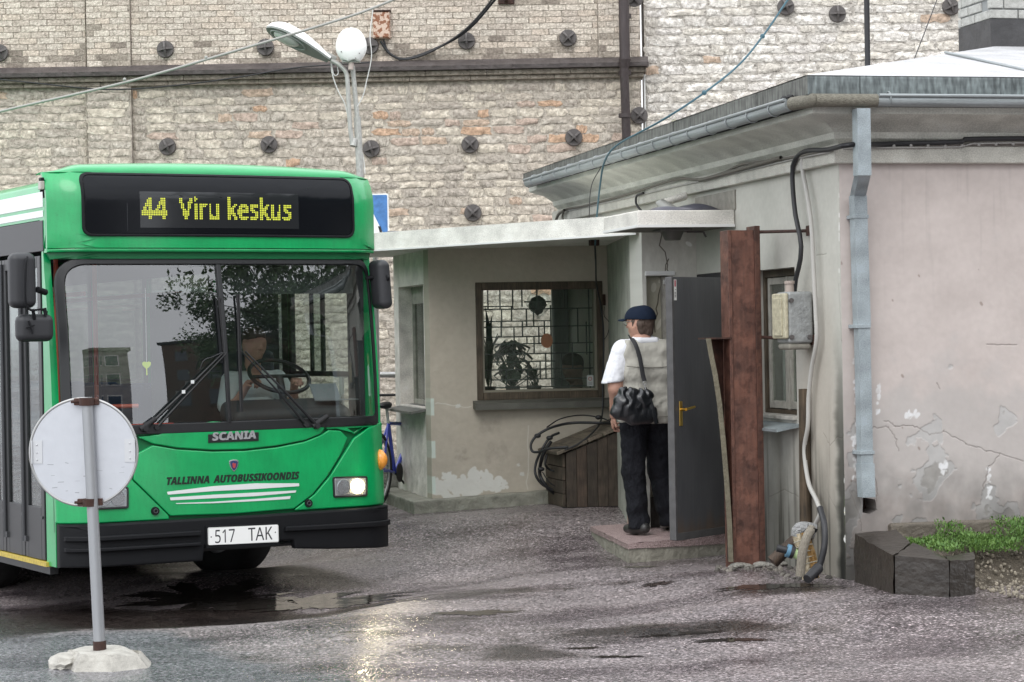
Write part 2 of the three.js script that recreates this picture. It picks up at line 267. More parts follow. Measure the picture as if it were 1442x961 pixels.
// puddles: thin water sheets lying in the hollows
function onGround(px, py) { let h = 0, p; for (let k = 0; k < 6; k++) { p = ground_point(px, py, h); h = groundH(p.x, p.z); } p.y = h; return p; }
const puddleMat = phys([0.035, 0.03, 0.026], 0.03, { ior: 1.34, bumpMap: rep(T.rough, 0.8), bumpScale: 0.0015 });
function puddle(px, py, w, d, seed, stretch = 0) {
  const c = onGround(px, py), n = 110, P = [c.x, 0, c.z], I = [];
  for (let i = 0; i < n; i++) { const a = i / n * Math.PI * 2, r = 1 + 0.8 * fbm(Math.cos(a) * 1.5 + seed, Math.sin(a) * 1.5 - seed, 4) + 0.5 * fbm(Math.cos(a) * 5 + seed, Math.sin(a) * 5, 3); P.push(c.x + Math.cos(a) * r * w + Math.sin(a) * stretch * d, 0, c.z + Math.sin(a) * r * d); I.push(0, 1 + (i + 1) % n, 1 + i); }
  let g = new THREE.BufferGeometry(); g.setAttribute('position', new THREE.Float32BufferAttribute(P, 3)); g.setIndex(I); g = tess(g, 0.08, 6);
  const top = -1e9; warp(g, (v) => { v.y = groundH(v.x, v.z) + 0.004; }); g = metreUV(g, 1); g.computeVertexNormals();
  const N = g.attributes.normal; for (let i = 0; i < N.count; i++) N.setXYZ(i, 0, 1, 0);
  structure('puddle', g, puddleMat);
}
puddle(420, 852, 0.62, 0.34, 1, 0.5); puddle(300, 846, 0.55, 0.4, 2, 0.2); puddle(668, 864, 0.22, 0.12, 3); puddle(500, 858, 0.28, 0.15, 4);
puddle(1030, 902, 0.2, 0.05, 5, 1.2); puddle(925, 823, 0.11, 0.07, 7); puddle(905, 799, 0.13, 0.06, 8, 0.6); puddle(1085, 826, 0.3, 0.14, 9, 0.6);
puddle(822, 914, 0.10, 0.035, 10, 0.5); puddle(960, 893, 0.2, 0.035, 11, 1.2); puddle(870, 926, 0.14, 0.04, 14, 1);
// ---------------------------------------------------------------- old factory wall behind the yard
const ZB = 28, wallX = (px, py = 100) => W(px, py, ZB).x, wallH = (px, py) => W(px, py, ZB).y;
const stoneVariants = [];
function stoneGeo(seed, rough, nx = 4, ny = 2) {         // unit block: front at z = 0..1, rough face, uneven outline; about 40 triangles
  const R = rng(seed), P = [], UV = [], I = [], ox = R(), oy = R();
  const edge = []; for (let j = 0; j <= ny; j++) for (let i = 0; i <= nx; i++) {
    const bx = i / nx - 0.5, by = j / ny - 0.5, rim = i === 0 || i === nx || j === 0 || j === ny, corner = (i === 0 || i === nx) && (j === 0 || j === ny);
    let x = bx + (R() - 0.5) * rough * 0.16, y = by + (R() - 0.5) * rough * 0.3, z = rim ? 0.55 - R() * 0.35 * rough : 0.85 + (R() - 0.5) * 0.5 * rough;
    if (corner) { x *= 1 - 0.09 * rough * R(); y *= 1 - 0.2 * rough * R(); z -= 0.2 * rough; }
    if (rim && !corner && rough > 0.5) { if (i === 0 || i === nx) x *= 1 - 0.05 * R(); else y *= 1 - 0.12 * R(); }
    P.push(x, y, z); UV.push(ox + x * 0.32, oy + y * 0.12);
  }
  for (let j = 0; j < ny; j++) for (let i = 0; i < nx; i++) { const a = j * (nx + 1) + i, b = a + 1, c = a + nx + 1, d = c + 1; if ((i + j) & 1) I.push(a, b, d, a, d, c); else I.push(a, b, c, b, d, c); }
  const ring = []; for (let i = 0; i < nx; i++) ring.push(i); for (let j = 0; j < ny; j++) ring.push(j * (nx + 1) + nx); for (let i = nx; i > 0; i--) ring.push(ny * (nx + 1) + i); for (let j = ny; j > 0; j--) ring.push(j * (nx + 1));
  const b0 = P.length / 3; ring.forEach((q) => { P.push(P[q * 3] * 1.0, P[q * 3 + 1] * 1.0, -0.6); UV.push(UV[q * 2], UV[q * 2 + 1] + 0.02); });
  ring.forEach((q, i) => { const r = ring[(i + 1) % ring.length], c = b0 + i, d = b0 + (i + 1) % ring.length; I.push(q, c, r, r, c, d); });
  const g = new THREE.BufferGeometry(); g.setAttribute('position', new THREE.Float32BufferAttribute(P, 3)); g.setAttribute('uv', new THREE.Float32BufferAttribute(UV, 2)); g.setIndex(I);
  return softNormals(plain(g), rough > 0.5 ? 0.9 : 0.5);
}
const roughStones = [...Array(12)].map((_, i) => stoneGeo(100 + i, 1)), bricksG = [...Array(6)].map((_, i) => stoneGeo(300 + i, 0.25, 2, 1));
const stoneMat = (r, g, b, bump = 0.007) => std([r, g, b], 0.9, { map: T.stone, bumpMap: T.stoneBump, bumpScale: bump });
const greyStones = [[.77, .72, .66], [.83, .785, .71], [.69, .65, .605], [.89, .84, .76], [.73, .695, .65], [.65, .61, .57]].map((c) => stoneMat(...c)), orangeStones = [[.78, .56, .42], [.76, .62, .52], [.72, .60, .54]].map((c) => stoneMat(...c));
const paleStones = [[1.12, 1.12, 1.14], [1.04, 1.04, 1.04], [1.18, 1.19, 1.2], [.96, .95, .93], [1.12, 1.11, 1.08]].map((c) => stoneMat(...c, 0.016));
const brickMats = [[.84, .79, .74], [.80, .74, .68], [.9, .85, .79], [.74, .68, .63], [.85, .77, .70]].map((c) => stoneMat(...c, 0.006)), sootBricks = [[.48, .44, .40], [.38, .34, .31], [.58, .53, .48]].map((c) => stoneMat(...c, 0.006));
const mortarGrey = stoneMat(.64, .605, .56, 0.012), mortarPale = stoneMat(.84, .83, .82, 0.02), mortarDark = stoneMat(.56, .52, .48, 0.01);
function lay(owner, name, rows, budget, pick, geos, depth, seen) {     // rows of {x0,x1,y0,y1,z}: single blocks first where they show, the rest joined
  const R = rng(rows.length * 7 + 3), all = [];
  for (const r of rows) {
    let x = r.x0 - (r.shift ?? R() * r.len * 0.5), first = true;
    while (x < r.x1 - 0.02) {
      const l = r.len * (1 + (R() - 0.5) * r.vary), a = Math.max(x, r.x0), b = Math.min(x + l, r.x1); x += l;
      if (b - a < 0.035) continue;
      all.push({ a, b, y0: r.y0, y1: r.y1, z: r.z, joint: r.joint, k: R(), q: R(), t: R() });
    }
  }
  const shown = all.filter((s) => seen(s)).sort((p, q) => (q.b - q.a) * (q.y1 - q.y0) - (p.b - p.a) * (p.y1 - p.y0)), single = new Set(shown.slice(0, budget)), rest = {};
  for (const s of all) {
    const w = s.b - s.a - s.joint, h = s.y1 - s.y0 - s.joint * 0.8; if (w < 0.02 || h < 0.02) continue;
    const geo = geos[Math.floor(s.k * geos.length)], mat = pick(s), dz = depth * (0.75 + 0.5 * s.t);
    if (single.has(s)) { const m = new THREE.Mesh(geo, mat); m.name = name; m.position.set((s.a + s.b) / 2, (s.y0 + s.y1) / 2, s.z); m.scale.set(w, h, dz); if (s.q > 0.5) { m.rotation.z = Math.PI; } m.castShadow = m.receiveShadow = true; owner.add(m); }
    else { const id = mat.uuid; (rest[id] ??= [mat, []])[1].push(geo.clone().scale(w, h, dz).translate((s.a + s.b) / 2, (s.y0 + s.y1) / 2, s.z)); }
  }
  for (const [mat, gs] of Object.values(rest)) { const m = part(name + '_courses', gs, mat, owner); m.userData.kind = 'stuff'; }
}
function courses(x0, x1, y0, y1, h, len, vary, z, joint, seed, brick) {
  const R = rng(seed), out = []; let y = y0, k = 0;
  while (y < y1 - 0.02) { const hh = Math.min(brick ? h : h * (0.82 + 0.36 * R()), y1 - y); out.push({ x0, x1, y0: y, y1: y + hh, len, vary, z, joint, shift: brick ? (k++ % 2 ? len * 0.5 : 0.001) : undefined }); y += hh; }
  return out;
}
const ledgeTop = wallH(450, 88), ledgeBot = wallH(450, 104), stoneTop = ledgeBot - 0.12;
const pilL = wallX(123), pilR = wallX(185), cornerX = wallX(905) - 0.02;
{ // lower rubble wall
  const o = thing('stone_wall', 'rough grey and orange limestone factory wall below the black ledge', 'wall', null, V(0, 0, -ZB));
  part('mortar', metreUV(box(-10.5, pilL - .016, -0.4, stoneTop, -0.6, 0), 1.2), mortarGrey, o);
  part('mortar', metreUV(box(pilL + .002, pilR - .002, -0.4, stoneTop, -0.6, 0.07), 1.2), mortarGrey, o);
  part('mortar', metreUV(box(pilR, cornerX, -0.4, stoneTop, -0.6, 0), 1.2), mortarGrey, o);
  const rows = [...courses(-10.5, pilL - .016, -0.3, stoneTop, 0.104, 0.29, 1.0, 0.003, 0.02, 21), ...courses(pilL, pilR, -0.3, stoneTop, 0.104, 0.40, 0.7, 0.073, 0.016, 22), ...courses(pilR, cornerX, -0.3, stoneTop, 0.104, 0.28, 1.0, 0.003, 0.022, 23)];
  const oc = V(wallX(690), wallH(690, 178), 0);
  lay(o, 'stone', rows, 300, (s) => {
    const cx = (s.a + s.b) / 2, cy = (s.y0 + s.y1) / 2, d = Math.hypot((cx - oc.x) / 1.9, (cy - oc.y) / 0.34), pO = 0.02 + 0.5 * Math.exp(-d * d);
    return s.q < pO ? orangeStones[Math.floor(s.t * 3)] : greyStones[Math.floor(s.t * 6)];
  }, roughStones, 0.009, (s) => s.b > -6.6 && s.y0 > 3.0 && (s.a > wallX(545) || s.y1 > wallH(300, 240)));
  // cornice courses below the ledge and the sheet metal ledge on them
  const cm = stoneMat(.40, .37, .33, .015);
  for (let k = 0, x = -10.5; x < cornerX + 0.03; k++) { const l = 0.75 + 0.4 * ((k * 37 % 10) / 10), b = Math.min(x + l, cornerX + 0.03); part('cornice_stone', metreUV(box(x + .001, b - .001, stoneTop, stoneTop + 0.055, -0.3, 0.085, .012), 1.1, k * .3), cm, o); part('cornice_stone', metreUV(box(x + .2, b + .199 < cornerX + .06 ? b + .199 : cornerX + .06, stoneTop + .056, ledgeBot, -0.3, 0.13, .012), 1.1, k * .3), cm, o); x = b; }
  const lm = std([.12, .105, .105], .55, { metal: .3, map: rep(T.grime, 1), bumpMap: rep(T.rough, .7), bumpScale: .02 });
  const R = rng(8); for (let x = -10.5; x < cornerX + 0.05;) { const b = Math.min(x + 1.1 + R(), cornerX + 0.07); const dz = R() * .02; part('ledge_sheet', flat(metreUV(extrude(poly([[0, ledgeBot + .002], [.19 + dz, ledgeBot + .002], [.2 + dz, ledgeBot + .05], [.03, ledgeTop], [0, ledgeTop]]), b - x + .015).rotateY(Math.PI / 2).scale(1, 1, -1).applyMatrix4(new THREE.Matrix4().makeRotationY(0)).rotateY(0).translate(0, 0, 0), 1)), lm, o).position.set(x, 0, 0); x = b; }
}
{ // upper brick wall
  const o = thing('brick_wall', 'pale small-brick upper storey of the factory wall above the black ledge', 'wall', null, V(0, 0, -ZB));
  const y0 = ledgeTop - .01, top = 9.5, pr0 = wallX(843), sets = [[-10.5, pilL - .016, 0], [pilL, pilR, .05], [pilR, pr0, 0], [pr0, cornerX, .05]];
  const rows = [];
  sets.forEach(([a, b, z], i) => { part('mortar', metreUV(box(a + (z ? .002 : 0), b - (z ? .002 : 0), y0, top, -.6, z), 1), z && i === 3 ? mortarDark : mortarDark, o); rows.push(...courses(a, b, y0, top, .0745, i % 2 ? .2 : .215, .12, z + .002, .012, 40 + i, true)); });
  lay(o, 'brick', rows, 300, (s) => {
    const h = (s.y0 - y0) / .0745, soot = h < 1.5 ? .6 : h < 3 ? .2 : (s.a > pr0 ? .25 : .02), cx = (s.a + s.b) / 2;
    return s.q < soot ? sootBricks[Math.floor(s.t * 3)] : brickMats[Math.floor(s.t * 5)];
  }, bricksG, .008, (s) => s.b > -6.5 && s.y0 < wallH(450, -8));
}
{ // whitewashed wall to the right
  const o = thing('whitewashed_wall', 'whitewashed rough stone wall behind the low building roof', 'wall', null, V(0, 0, -ZB - .12)), x0 = wallX(909);
  part('mortar', metreUV(box(x0, 13, -.4, 9.5, -.6, 0), 1.2), mortarPale, o);
  lay(o, 'stone', courses(x0, 13, -.3, 9.5, .118, .36, .9, .003, .024, 61), 300, (s) => s.q < .03 ? orangeStones[1] : paleStones[Math.floor(s.t * 5)], roughStones, .012, (s) => s.a < wallX(1450) && s.y1 < wallH(1100, -10) && s.y0 > wallH(1100, 250));
  part('edge_strip', box(x0 - .02, x0 - .004, 3, wallH(905, 105), .02, .13), M.cableWhite, o);
}
{ // round anchor plates
  const mk = (label) => {
    const o = thing('anchor_plate', label, 'anchor plate', 'round iron anchor plates on the old factory wall');
    part('disc', new THREE.CylinderGeometry(.1, .108, .035, 24).rotateX(Math.PI / 2).translate(0, 0, .017), M.iron, o);
    const rib = (a) => { const g = extrude(poly([[-.1, 0], [.1, 0], [.028, .05], [-.028, .05]]), .024).translate(0, 0, -.012).rotateX(Math.PI / 2).rotateZ(a); return flat(g); };
    part('cross_rib', [rib(0).translate(0, 0, .034), rib(Math.PI / 2).translate(0, 0, .034)], M.iron, o);
    part('bolt', rod(V(0, 0, .034), V(0, 0, .1), .022, .016, 8), M.iron, o);
    return o;
  };
  const L = [[0, 75, 'iron anchor plate cut by the picture edge above the black ledge', .5], [233, 70, 'iron anchor plate alone in the pale bricks above the bus display', 0.15], [374, 67, 'iron anchor plate in the pale bricks behind the tip of the tilted lamp head', .1], [521, 65, 'iron anchor plate half hidden behind the upright white lamp head', .1], [657, 58, 'iron anchor plate in the bricks touched by the sagging black cables', .05], [800, 54, 'iron anchor plate in the bricks above the ledge nearest the dark drainpipe', .7], [893, -1, 'iron anchor plate at the top beside the dark drainpipe', .7],
    [236, 207, 'iron anchor plate in the rough stones just above the bus roof at the left', .5], [379, 204, 'brown iron anchor plate in the stones below the tilted lamp head', .9], [523, 210, 'brown iron anchor plate close to the lamp post in the stones', .3], [662, 204, 'iron anchor plate in the stones directly above another plate over the kiosk roof', .75], [808, 194, 'iron anchor plate in the orange stones just above the end of the gutter', .75], [900, 163, 'iron anchor plate on the wall corner right of the drainpipe below the ledge', .8], [666, 300, 'lowest iron anchor plate just above the kiosk roof', .75],
    [1108, 8, 'iron anchor plate on white stones crossed by the blue cable', .4], [1181, 18, 'iron anchor plate on white stones between the blue cable and the mast', 0], [1341, 8, 'iron anchor plate on white stones next to the chimney', .4]];
  const src = mk(L[0][2]);
  L.forEach(([x, y, label, a], i) => { const o = i ? copyOf(src, label) : src; const p = W(x, y, ZB); o.position.set(p.x, p.y, -ZB + (x > 906 ? -.09 : .03)); o.rotation.z = a; });
}
{ // drainpipe with box, rusty junction box, fittings
  const o = thing('drainpipe', 'dark brown drainpipe running down the factory wall', 'drainpipe', null), m = std([.07, .056, .058], .5, { metal: .2, map: rep(T.grime, 2), bumpMap: rep(T.rough, 2), bumpScale: .003 });
  const a = W(871, -420, 27.75), b = W(880, 86, 27.7), c = W(879, 96, 27.72), d = W(883, 215, 27.85);
  part('pipe', [rod(a, b, .065, .065, 16), rod(b.clone().add(V(0, .03, 0)), c, .075, .055, 16), rod(c, d, .055, .055, 16)], m, o);
  for (const y of [20, 100, 160]) { const p = W(880, y, 27.8); part('collar', rod(p, p.clone().add(V(0, -.05, 0)), .078, .078, 16), m, o); part('bracket', box(p.x - .01, p.x + .01, p.y - .03, p.y - .01, -28.02, -27.8), m, o); }
}
{
  const boxM = std([1, 1, 1], .65, { map: rep(dataTex(256, 256, (i, j) => { const u = i / 256, v = j / 256, k = smooth(-.05, .15, tfbm(u, v, 4, 6, 55)), n = 20 * tile4(u, v, 30, 56); return [lerp(205, 140, k) + n, lerp(180, 92, k) + n, lerp(162, 66, k) + n]; }), 3), bumpMap: rep(T.rough, 4), bumpScale: .003 });
  const p = W(537, 35, 27.9), o = thing('junction_box', 'rusty metal junction box on the pale bricks beside the lamp', 'junction box', null, p);
  part('case', box(-.105, .105, -.165, .165, -.1, 0, .01), boxM, o);
  part('lid', box(-.098, .098, -.15, .155, .002, .014, .004), boxM, o);
  part('rim', box(-.115, .115, .166, .18, -.1, .03, .004), M.rustDark, o);
  const q = W(713, 2, 27.95), f = thing('wall_fitting', 'small rusty bracket at the top of the brick wall', 'bracket', null, q);
  part('plate', box(-.1, .1, -.03, .05, -.1, 0, .008), M.rustDark, f); part('hook', rod(V(0, 0, 0), V(0, .08, .12), .02), M.rustDark, f);
}
// cables on and before the wall
function cable(name, label, pts, r, mat, extra = []) { const o = part(name, [tube(pts, r, pts.length * 8, 8), ...extra], mat); return tag(o, label, 'cable'); }
cable('sagging_cable', 'pair of black cables sagging along the brick wall to the junction box', [W(860, -420, 27.3), W(770, -140, 27.4), W(716, -30, 27.6), W(690, 8, 27.75), W(655, 45, 27.85), W(610, 70, 27.93), W(570, 83, 27.95), W(548, 75, 27.95), W(536, 58, 27.93)], .016, M.cable, [tube([W(850, -420, 27.3), W(764, -140, 27.4), W(710, -30, 27.6), W(686, 8, 27.72), W(650, 46, 27.83), W(600, 76, 27.92), W(562, 84, 27.95), W(545, 70, 27.95), W(540, 56, 27.93)], .012, 50, 8)]);
cable('ledge_cable', 'thin black cable sagging just under the black ledge', [W(-40, 108, 27.75), W(40, 116, 27.8), W(150, 126, 27.82), W(250, 120, 27.82), W(340, 108, 27.8), W(420, 95, 27.75), W(520, 88, 27.75)], .009, M.cable);
cable('overhead_cable', 'pale grey overhead cable crossing the brick wall at a slant', [W(-900, 260, 22), W(-260, 212, 22), W(-90, 182, 22), W(0, 157, 22), W(180, 115, 22), W(330, 72, 22), W(480, 27, 22), W(560, -3, 22), W(760, -90, 22), W(1200, -320, 22)], .0125, M.cableGrey, [0, 1, 2, 3].map((k) => { const p = W(60 + 115 * k, 143 - 31 * k, 22); return new THREE.SphereGeometry(.018, 8, 6).translate(p.x, p.y, p.z); }));
// ---------------------------------------------------------------- low plastered building on the right
const TURN = 0.2339;
const NEAR = W(1186, 467, 15);
const D = thing('plastered_building', 'low pale plastered building with a grey roof edge and gutters', 'building', null, V(NEAR.x, 0, NEAR.z), TURN);
const onA = (px, py, x = 0) => hit(D, 'x', x, px, py), onB = (px, py, z = 0) => hit(D, 'z', z, px, py), atZ = (px, py, z) => hit(D, 'z', z, px, py);
const toWorld = (v) => D.localToWorld(v.clone());
const ZFAR = -7.4, HW = 3.0, S2 = 200;
function cracks(x, list, width, col) { x.strokeStyle = col; x.lineCap = 'round'; for (const pts of list) { x.lineWidth = width; x.beginPath(); pts.forEach(([a, b], i) => i ? x.lineTo(a, b) : x.moveTo(a, b)); x.stroke(); } }
function jag(a, b, n, amp, R) { const o = []; for (let i = 0; i <= n; i++) { const t = i / n; o.push([lerp(a[0], b[0], t) + (R() - .5) * amp, lerp(a[1], b[1], t) + (R() - .5) * amp]); } return o; }
{
  // pink end wall: texture 7 m x 3 m, canvas y runs down
  const w = 1400, h = 600, R = rng(31);
  const peel = (i, j) => { const X = i / S2, Y = HW - j / S2; return fbm(X * 1.6 + 3, Y * 1.6, 5) + (1.02 - Y) * 0.62 - .05 * X * 0; };
  const CR = []; const cp = (px, py) => { const p = onB(px, py); return [p.x * S2, (HW - p.y) * S2]; };
  const path = (l, amp = 3) => { const o = []; for (let i = 0; i < l.length - 1; i++) o.push(...jag(cp(...l[i]), cp(...l[i + 1]), 8, amp, R)); CR.push(o); };
  path([[1228, 603], [1250, 602], [1262, 618], [1266, 636]]); path([[1246, 592], [1262, 600], [1285, 600], [1310, 612], [1330, 608], [1360, 625], [1390, 635], [1442, 650]]); path([[1228, 660], [1236, 690], [1232, 720]]); path([[1385, 690], [1392, 660], [1410, 640]]); path([[1196, 690], [1212, 730], [1214, 750]], 2);
  path([[1320, 540], [1324, 548]], 1); path([[1390, 486], [1432, 486]], 1);
  const specks = [...Array(40)].map(() => [R() * w, 120 + R() * 380, 1 + R() * 2.5]);
  M.pink = std([1, 1, 1], .82, {
    map: canvasTex(w, h, (i, j) => {
      const X = i / S2, Y = HW - j / S2, n = 9 * fbm(X * 1.2, Y * 2.2, 4) + 5 * fbm(X * 12, Y * 12, 2), q = peel(i, j), k = smooth(.30, .34, q), k2 = smooth(.52, .58, q + .1 * fbm(X * 8, Y * 8, 2));
      let c = [192 + n, 182 + n, 176 + n]; const soft = .4 * smooth(.1, .7, Math.exp(-(((X - .75) / .8) ** 2) - ((Y - 1.0) / .42) ** 2) + .5 * Math.exp(-(((X - 1.9) / .9) ** 2) - ((Y - .85) / .4) ** 2) + .45 * fbm(X * 3, Y * 3, 4)); c = c.map((v, m) => lerp(v, [168, 167, 164][m], soft)); const g = 178 + 14 * fbm(X * 5, Y * 5, 4), d = 150 + 22 * fbm(X * 6 + 9, Y * 6, 4);
      c = [lerp(c[0], g, k * .6), lerp(c[1], g, k * .6), lerp(c[2], g - 2, k * .6)]; c = [lerp(c[0], d + 4, k2 * .65), lerp(c[1], d, k2 * .65), lerp(c[2], d - 6, k2 * .65)];
      const dirt = smooth(.95, .36, Y + .16 * fbm(X * 4, Y * 3, 4)) * .42 + smooth(.14, .0, X) * .25 * smooth(2, .4, Y), streak = smooth(.25, .7, fbm(X * 9, Y * .5, 3)) * smooth(1.6, 2.9, Y) * .06;
      return c.map((v, m) => v * (1 - dirt * .75 - streak) + dirt * [6, 6, 4][m]);
    }, (x) => {
      const im = ['rgba(225,225,225,.8)', 'rgba(214,214,212,.7)']; for (const [px, py, a, b] of [[1285, 585, 9, 5], [1237, 560, 3, 22], [1393, 680, 3, 24], [1205, 560, 2, 60], [1204, 640, 4, 40], [1330, 660, 6, 10]]) { const [u, v] = cp(px, py); for (let k = 0; k < 16; k++) { x.fillStyle = im[k % 2]; x.beginPath(); x.ellipse(u + (R() - .5) * a * 2, v + (R() - .5) * b * 1.8, .8 + R() * 2.4, 1 + R() * 4, R() * .8, 0, 7); x.fill(); } }
      cracks(x, CR, 1, 'rgba(105,97,90,.5)'); for (const [a, b, r] of specks) { x.fillStyle = 'rgba(120,105,95,.5)'; x.beginPath(); x.ellipse(a, b, r, r * .6, 1, 0, 7); x.fill(); }
    }),
    bumpMap: canvasTex(w, h, (i, j) => { const X = i / S2, Y = HW - j / S2, q = peel(i, j), v = 150 + 22 * fbm(X * 2, Y * 2, 4) + 8 * fbm(X * 20, Y * 20, 2) - 70 * smooth(.30, .34, q) - 50 * smooth(.52, .58, q + .1 * fbm(X * 8, Y * 8, 2)); return [v, v, v]; }, (x) => cracks(x, CR, 1.2, 'rgb(60,60,60)'), false), bumpScale: .012,
  });
}
{
  // long side wall towards the yard: texture 7.4 m x 3 m, u from the near corner
  const w = 1480, h = 600, R = rng(32), CR = [], cp = (px, py) => { const p = onA(px, py); return [-p.z * S2, (HW - p.y) * S2]; };
  const path = (l, amp = 2) => { const o = []; for (let i = 0; i < l.length - 1; i++) o.push(...jag(cp(...l[i]), cp(...l[i + 1]), 6, amp, R)); CR.push(o); };
  path([[1160, 610], [1170, 628], [1180, 616], [1190, 618]]); path([[1182, 400], [1186, 480], [1190, 560]], 1); path([[1186, 330], [1188, 500]], 1); path([[1150, 360], [1165, 358]], 1); path([[1165, 690], [1180, 720], [1184, 745]]); path([[1084, 700], [1105, 690], [1125, 700]], 1);
  M.sideWall = std([1, 1, 1], .82, {
    map: canvasTex(w, h, (i, j) => {
      const s = i / S2, Y = HW - j / S2, n = 8 * fbm(s * 1.5, Y * 2, 4) + 5 * fbm(s * 13, Y * 13, 2); let c = [184 + n, 183 + n, 174 + n];
      const low = smooth(1.3, .2, Y + .4 * fbm(s * 2.2, Y, 3)), streak = smooth(.05, .6, fbm(s * 7, Y * .35, 3)) * smooth(1.6, .1, Y), brown = smooth(1.05, .55, s + .1 * fbm(s * 3, Y * 3, 3)) * smooth(.0, .3, s + .05) * .5 * smooth(2.6, 1.2, Y), moss = smooth(.17, .05, s + .06 * fbm(4, Y * 4, 4)) * smooth(1.9, 1.0, Y);
      c = [lerp(c[0], 166, brown), lerp(c[1], 153, brown), lerp(c[2], 139, brown)];
      const d = clamp(low * .32 + streak * .35 + moss * .55); return [c[0] * (1 - d) + d * 20, c[1] * (1 - d) + d * 20, c[2] * (1 - d) + d * 14];
    }, (x) => { for (let k = 0; k < 60; k++) { const [u, v] = cp(1194, 540 + R() * 230); x.fillStyle = R() > .5 ? 'rgba(226,226,222,.9)' : 'rgba(60,66,48,.7)'; x.beginPath(); x.ellipse(u + (R() - .3) * 14, v, 1 + R() * 4, 2 + R() * 6, 0, 0, 7); x.fill(); } for (let k = 0; k < 9; k++) { const [u, v] = cp(1183, 240 + R() * 230); x.fillStyle = 'rgba(236,236,232,.8)'; x.fillRect(u, v, 2, 6); } cracks(x, CR, 1, 'rgba(100,94,84,.4)'); }),
    bumpMap: canvasTex(w, h, (i, j) => { const s = i / S2, Y = HW - j / S2, v = 150 + 30 * fbm(s * 2, Y * 2, 4) + 8 * fbm(s * 20, Y * 20, 2); return [v, v, v]; }, (x) => cracks(x, CR, 1, 'rgb(90,90,90)'), false), bumpScale: .012,
  });
}
const winA = { z0: onA(1121, 480).z, z1: onA(1058, 480).z, y0: onA(1115, 592).y, y1: onA(1119, 376).y }, doorA = { z0: -2.14, z1: onA(983, 480).z, y0: .0, y1: onA(1000, 385).y };
{
  // walls
  const ps = poly([[0, -.5], [7, -.5], [7, HW], [0, HW]]), h1 = onB(1215, 722), h2 = onB(1235, 704), hh = new THREE.Path(); [[h1.x, h1.y], [h1.x + .005, h2.y + .02], [h2.x - .01, h2.y], [h2.x, h1.y + .01], [(h1.x + h2.x) / 2, h1.y - .015]].forEach(([a, b], i) => i ? hh.lineTo(a, b) : hh.moveTo(a, b)); hh.closePath(); ps.holes.push(hh); const pink = extrude(ps, .3).translate(0, 0, -.3);
  part('wall', planarUV(pink, 'x', 0, 7, 'y', 0, HW), M.pink, D, 'pinkish cracked end wall');
  const sh = poly([[.302, -.5], [-ZFAR, -.5], [-ZFAR, HW], [.302, HW]]);
  sh.holes.push(rectHole(-winA.z0, -winA.z1, winA.y0, winA.y1), rectHole(-doorA.z0, -doorA.z1, doorA.y0, doorA.y1));
  const side = extrude(sh, .3).rotateY(Math.PI / 2);                   // (s, y, t) -> x = t, z = -s
  part('wall', planarUV(side, 'z', 0, -7.4, 'y', 0, HW), M.sideWall, D, 'grey streaked side wall with window and doorway');
  // the side wall's outer skin reaches the corner
  part('corner', planarUV(box(-.004, .06, -.5, HW - .002, -.3, -.001), 'z', 0, -7.4, 'y', 0, HW), M.sideWall, D);
  part('wall', box(7.002, 7.3, -.5, HW, ZFAR, 0), M.plasterGrey, D); part('wall', box(.302, 7, -.5, HW, ZFAR, ZFAR + .3), M.plasterGrey, D);
  part('floor', box(.302, 7, -.1, .25, ZFAR + .302, -.302), M.room, D); part('partition', box(1.6, 1.7, .252, HW, ZFAR + .302, -.302), M.room, D); part('ceiling', box(.302, 7, HW - .1, HW - .002, ZFAR + .302, -.302), M.room, D);
  // string course
  const b0 = onB(1260, 231).y, b1 = onB(1260, 207).y, bandM = std([.56, .56, .52], .75, { map: rep(T.grime, 1), bumpMap: rep(T.rough, 1.4), bumpScale: .005 });
  part('string_course', softNormals(merge([metreUV(box(-.055, 7.05, b0, b1, -.06, .055, .012), 1.2), metreUV(box(-.055, 0, b0, b1, ZFAR, -.058, .012), 1.2)]), .3), bandM, D);
  D.userData.band = undefined;
  M.bandTop = b1; M.bandBottom = b0;
  // coved eaves, mitred at the corner
  const prof = [[.002, b1 + .02], [.004, 2.99], [.045, 3.02], [.055, 3.06], [.14, 3.115], [.27, 3.15], [.29, 3.16], [.29, 3.2]], P = [], UV = [];
  const put = (a, b, c, d) => { for (const q of [a, b, c, a, c, d]) { P.push(q.x, q.y, q.z); } };
  for (let k = 0; k < prof.length - 1; k++) {
    const [o, y] = prof[k], [p, q] = prof[k + 1], n = 14;
    for (let i = 0; i < n; i++) { const f = (t, e) => lerp(-e * -1, -ZFAR + .05, t), z0 = (e, t) => lerp(e, ZFAR + .03, t); put(V(-o, y, z0(o, (i + 1) / n)), V(-o, y, z0(o, i / n)), V(-p, q, z0(p, i / n)), V(-p, q, z0(p, (i + 1) / n))); const x0 = (e, t) => lerp(-e, 7.3, t); put(V(x0(o, i / n), y, o), V(x0(o, (i + 1) / n), y, o), V(x0(p, (i + 1) / n), q, p), V(x0(p, i / n), q, p)); }
  }
  const cg = new THREE.BufferGeometry(); cg.setAttribute('position', new THREE.Float32BufferAttribute(P, 3)); cg.setAttribute('normal', new THREE.Float32BufferAttribute(new Float32Array(P.length), 3));
  part('cornice', softNormals(metreUV(cg, 1), .5), std([.60, .615, .575], .8, { map: rep(T.grime, .6), bumpMap: rep(T.rough, .8), bumpScale: .006 }), D);
  part('eaves_board', [box(-.29, 7.3, 3.2, 3.215, ZFAR, .29)], M.dark, D);
  // roof: sheet metal hips with the deep streaked edge band
  const fasciaTex = canvasTex(1024, 128, (i, j) => { const u = i / 1024, s = fbm(u * 60, j / 128 * .6, 3), v = 142 + 62 * s + 14 * fbm(u * 14, j / 60, 3), e = j < 14 ? 14 : 0; return [v * .95 + e, v + e, v + 2 + e]; });
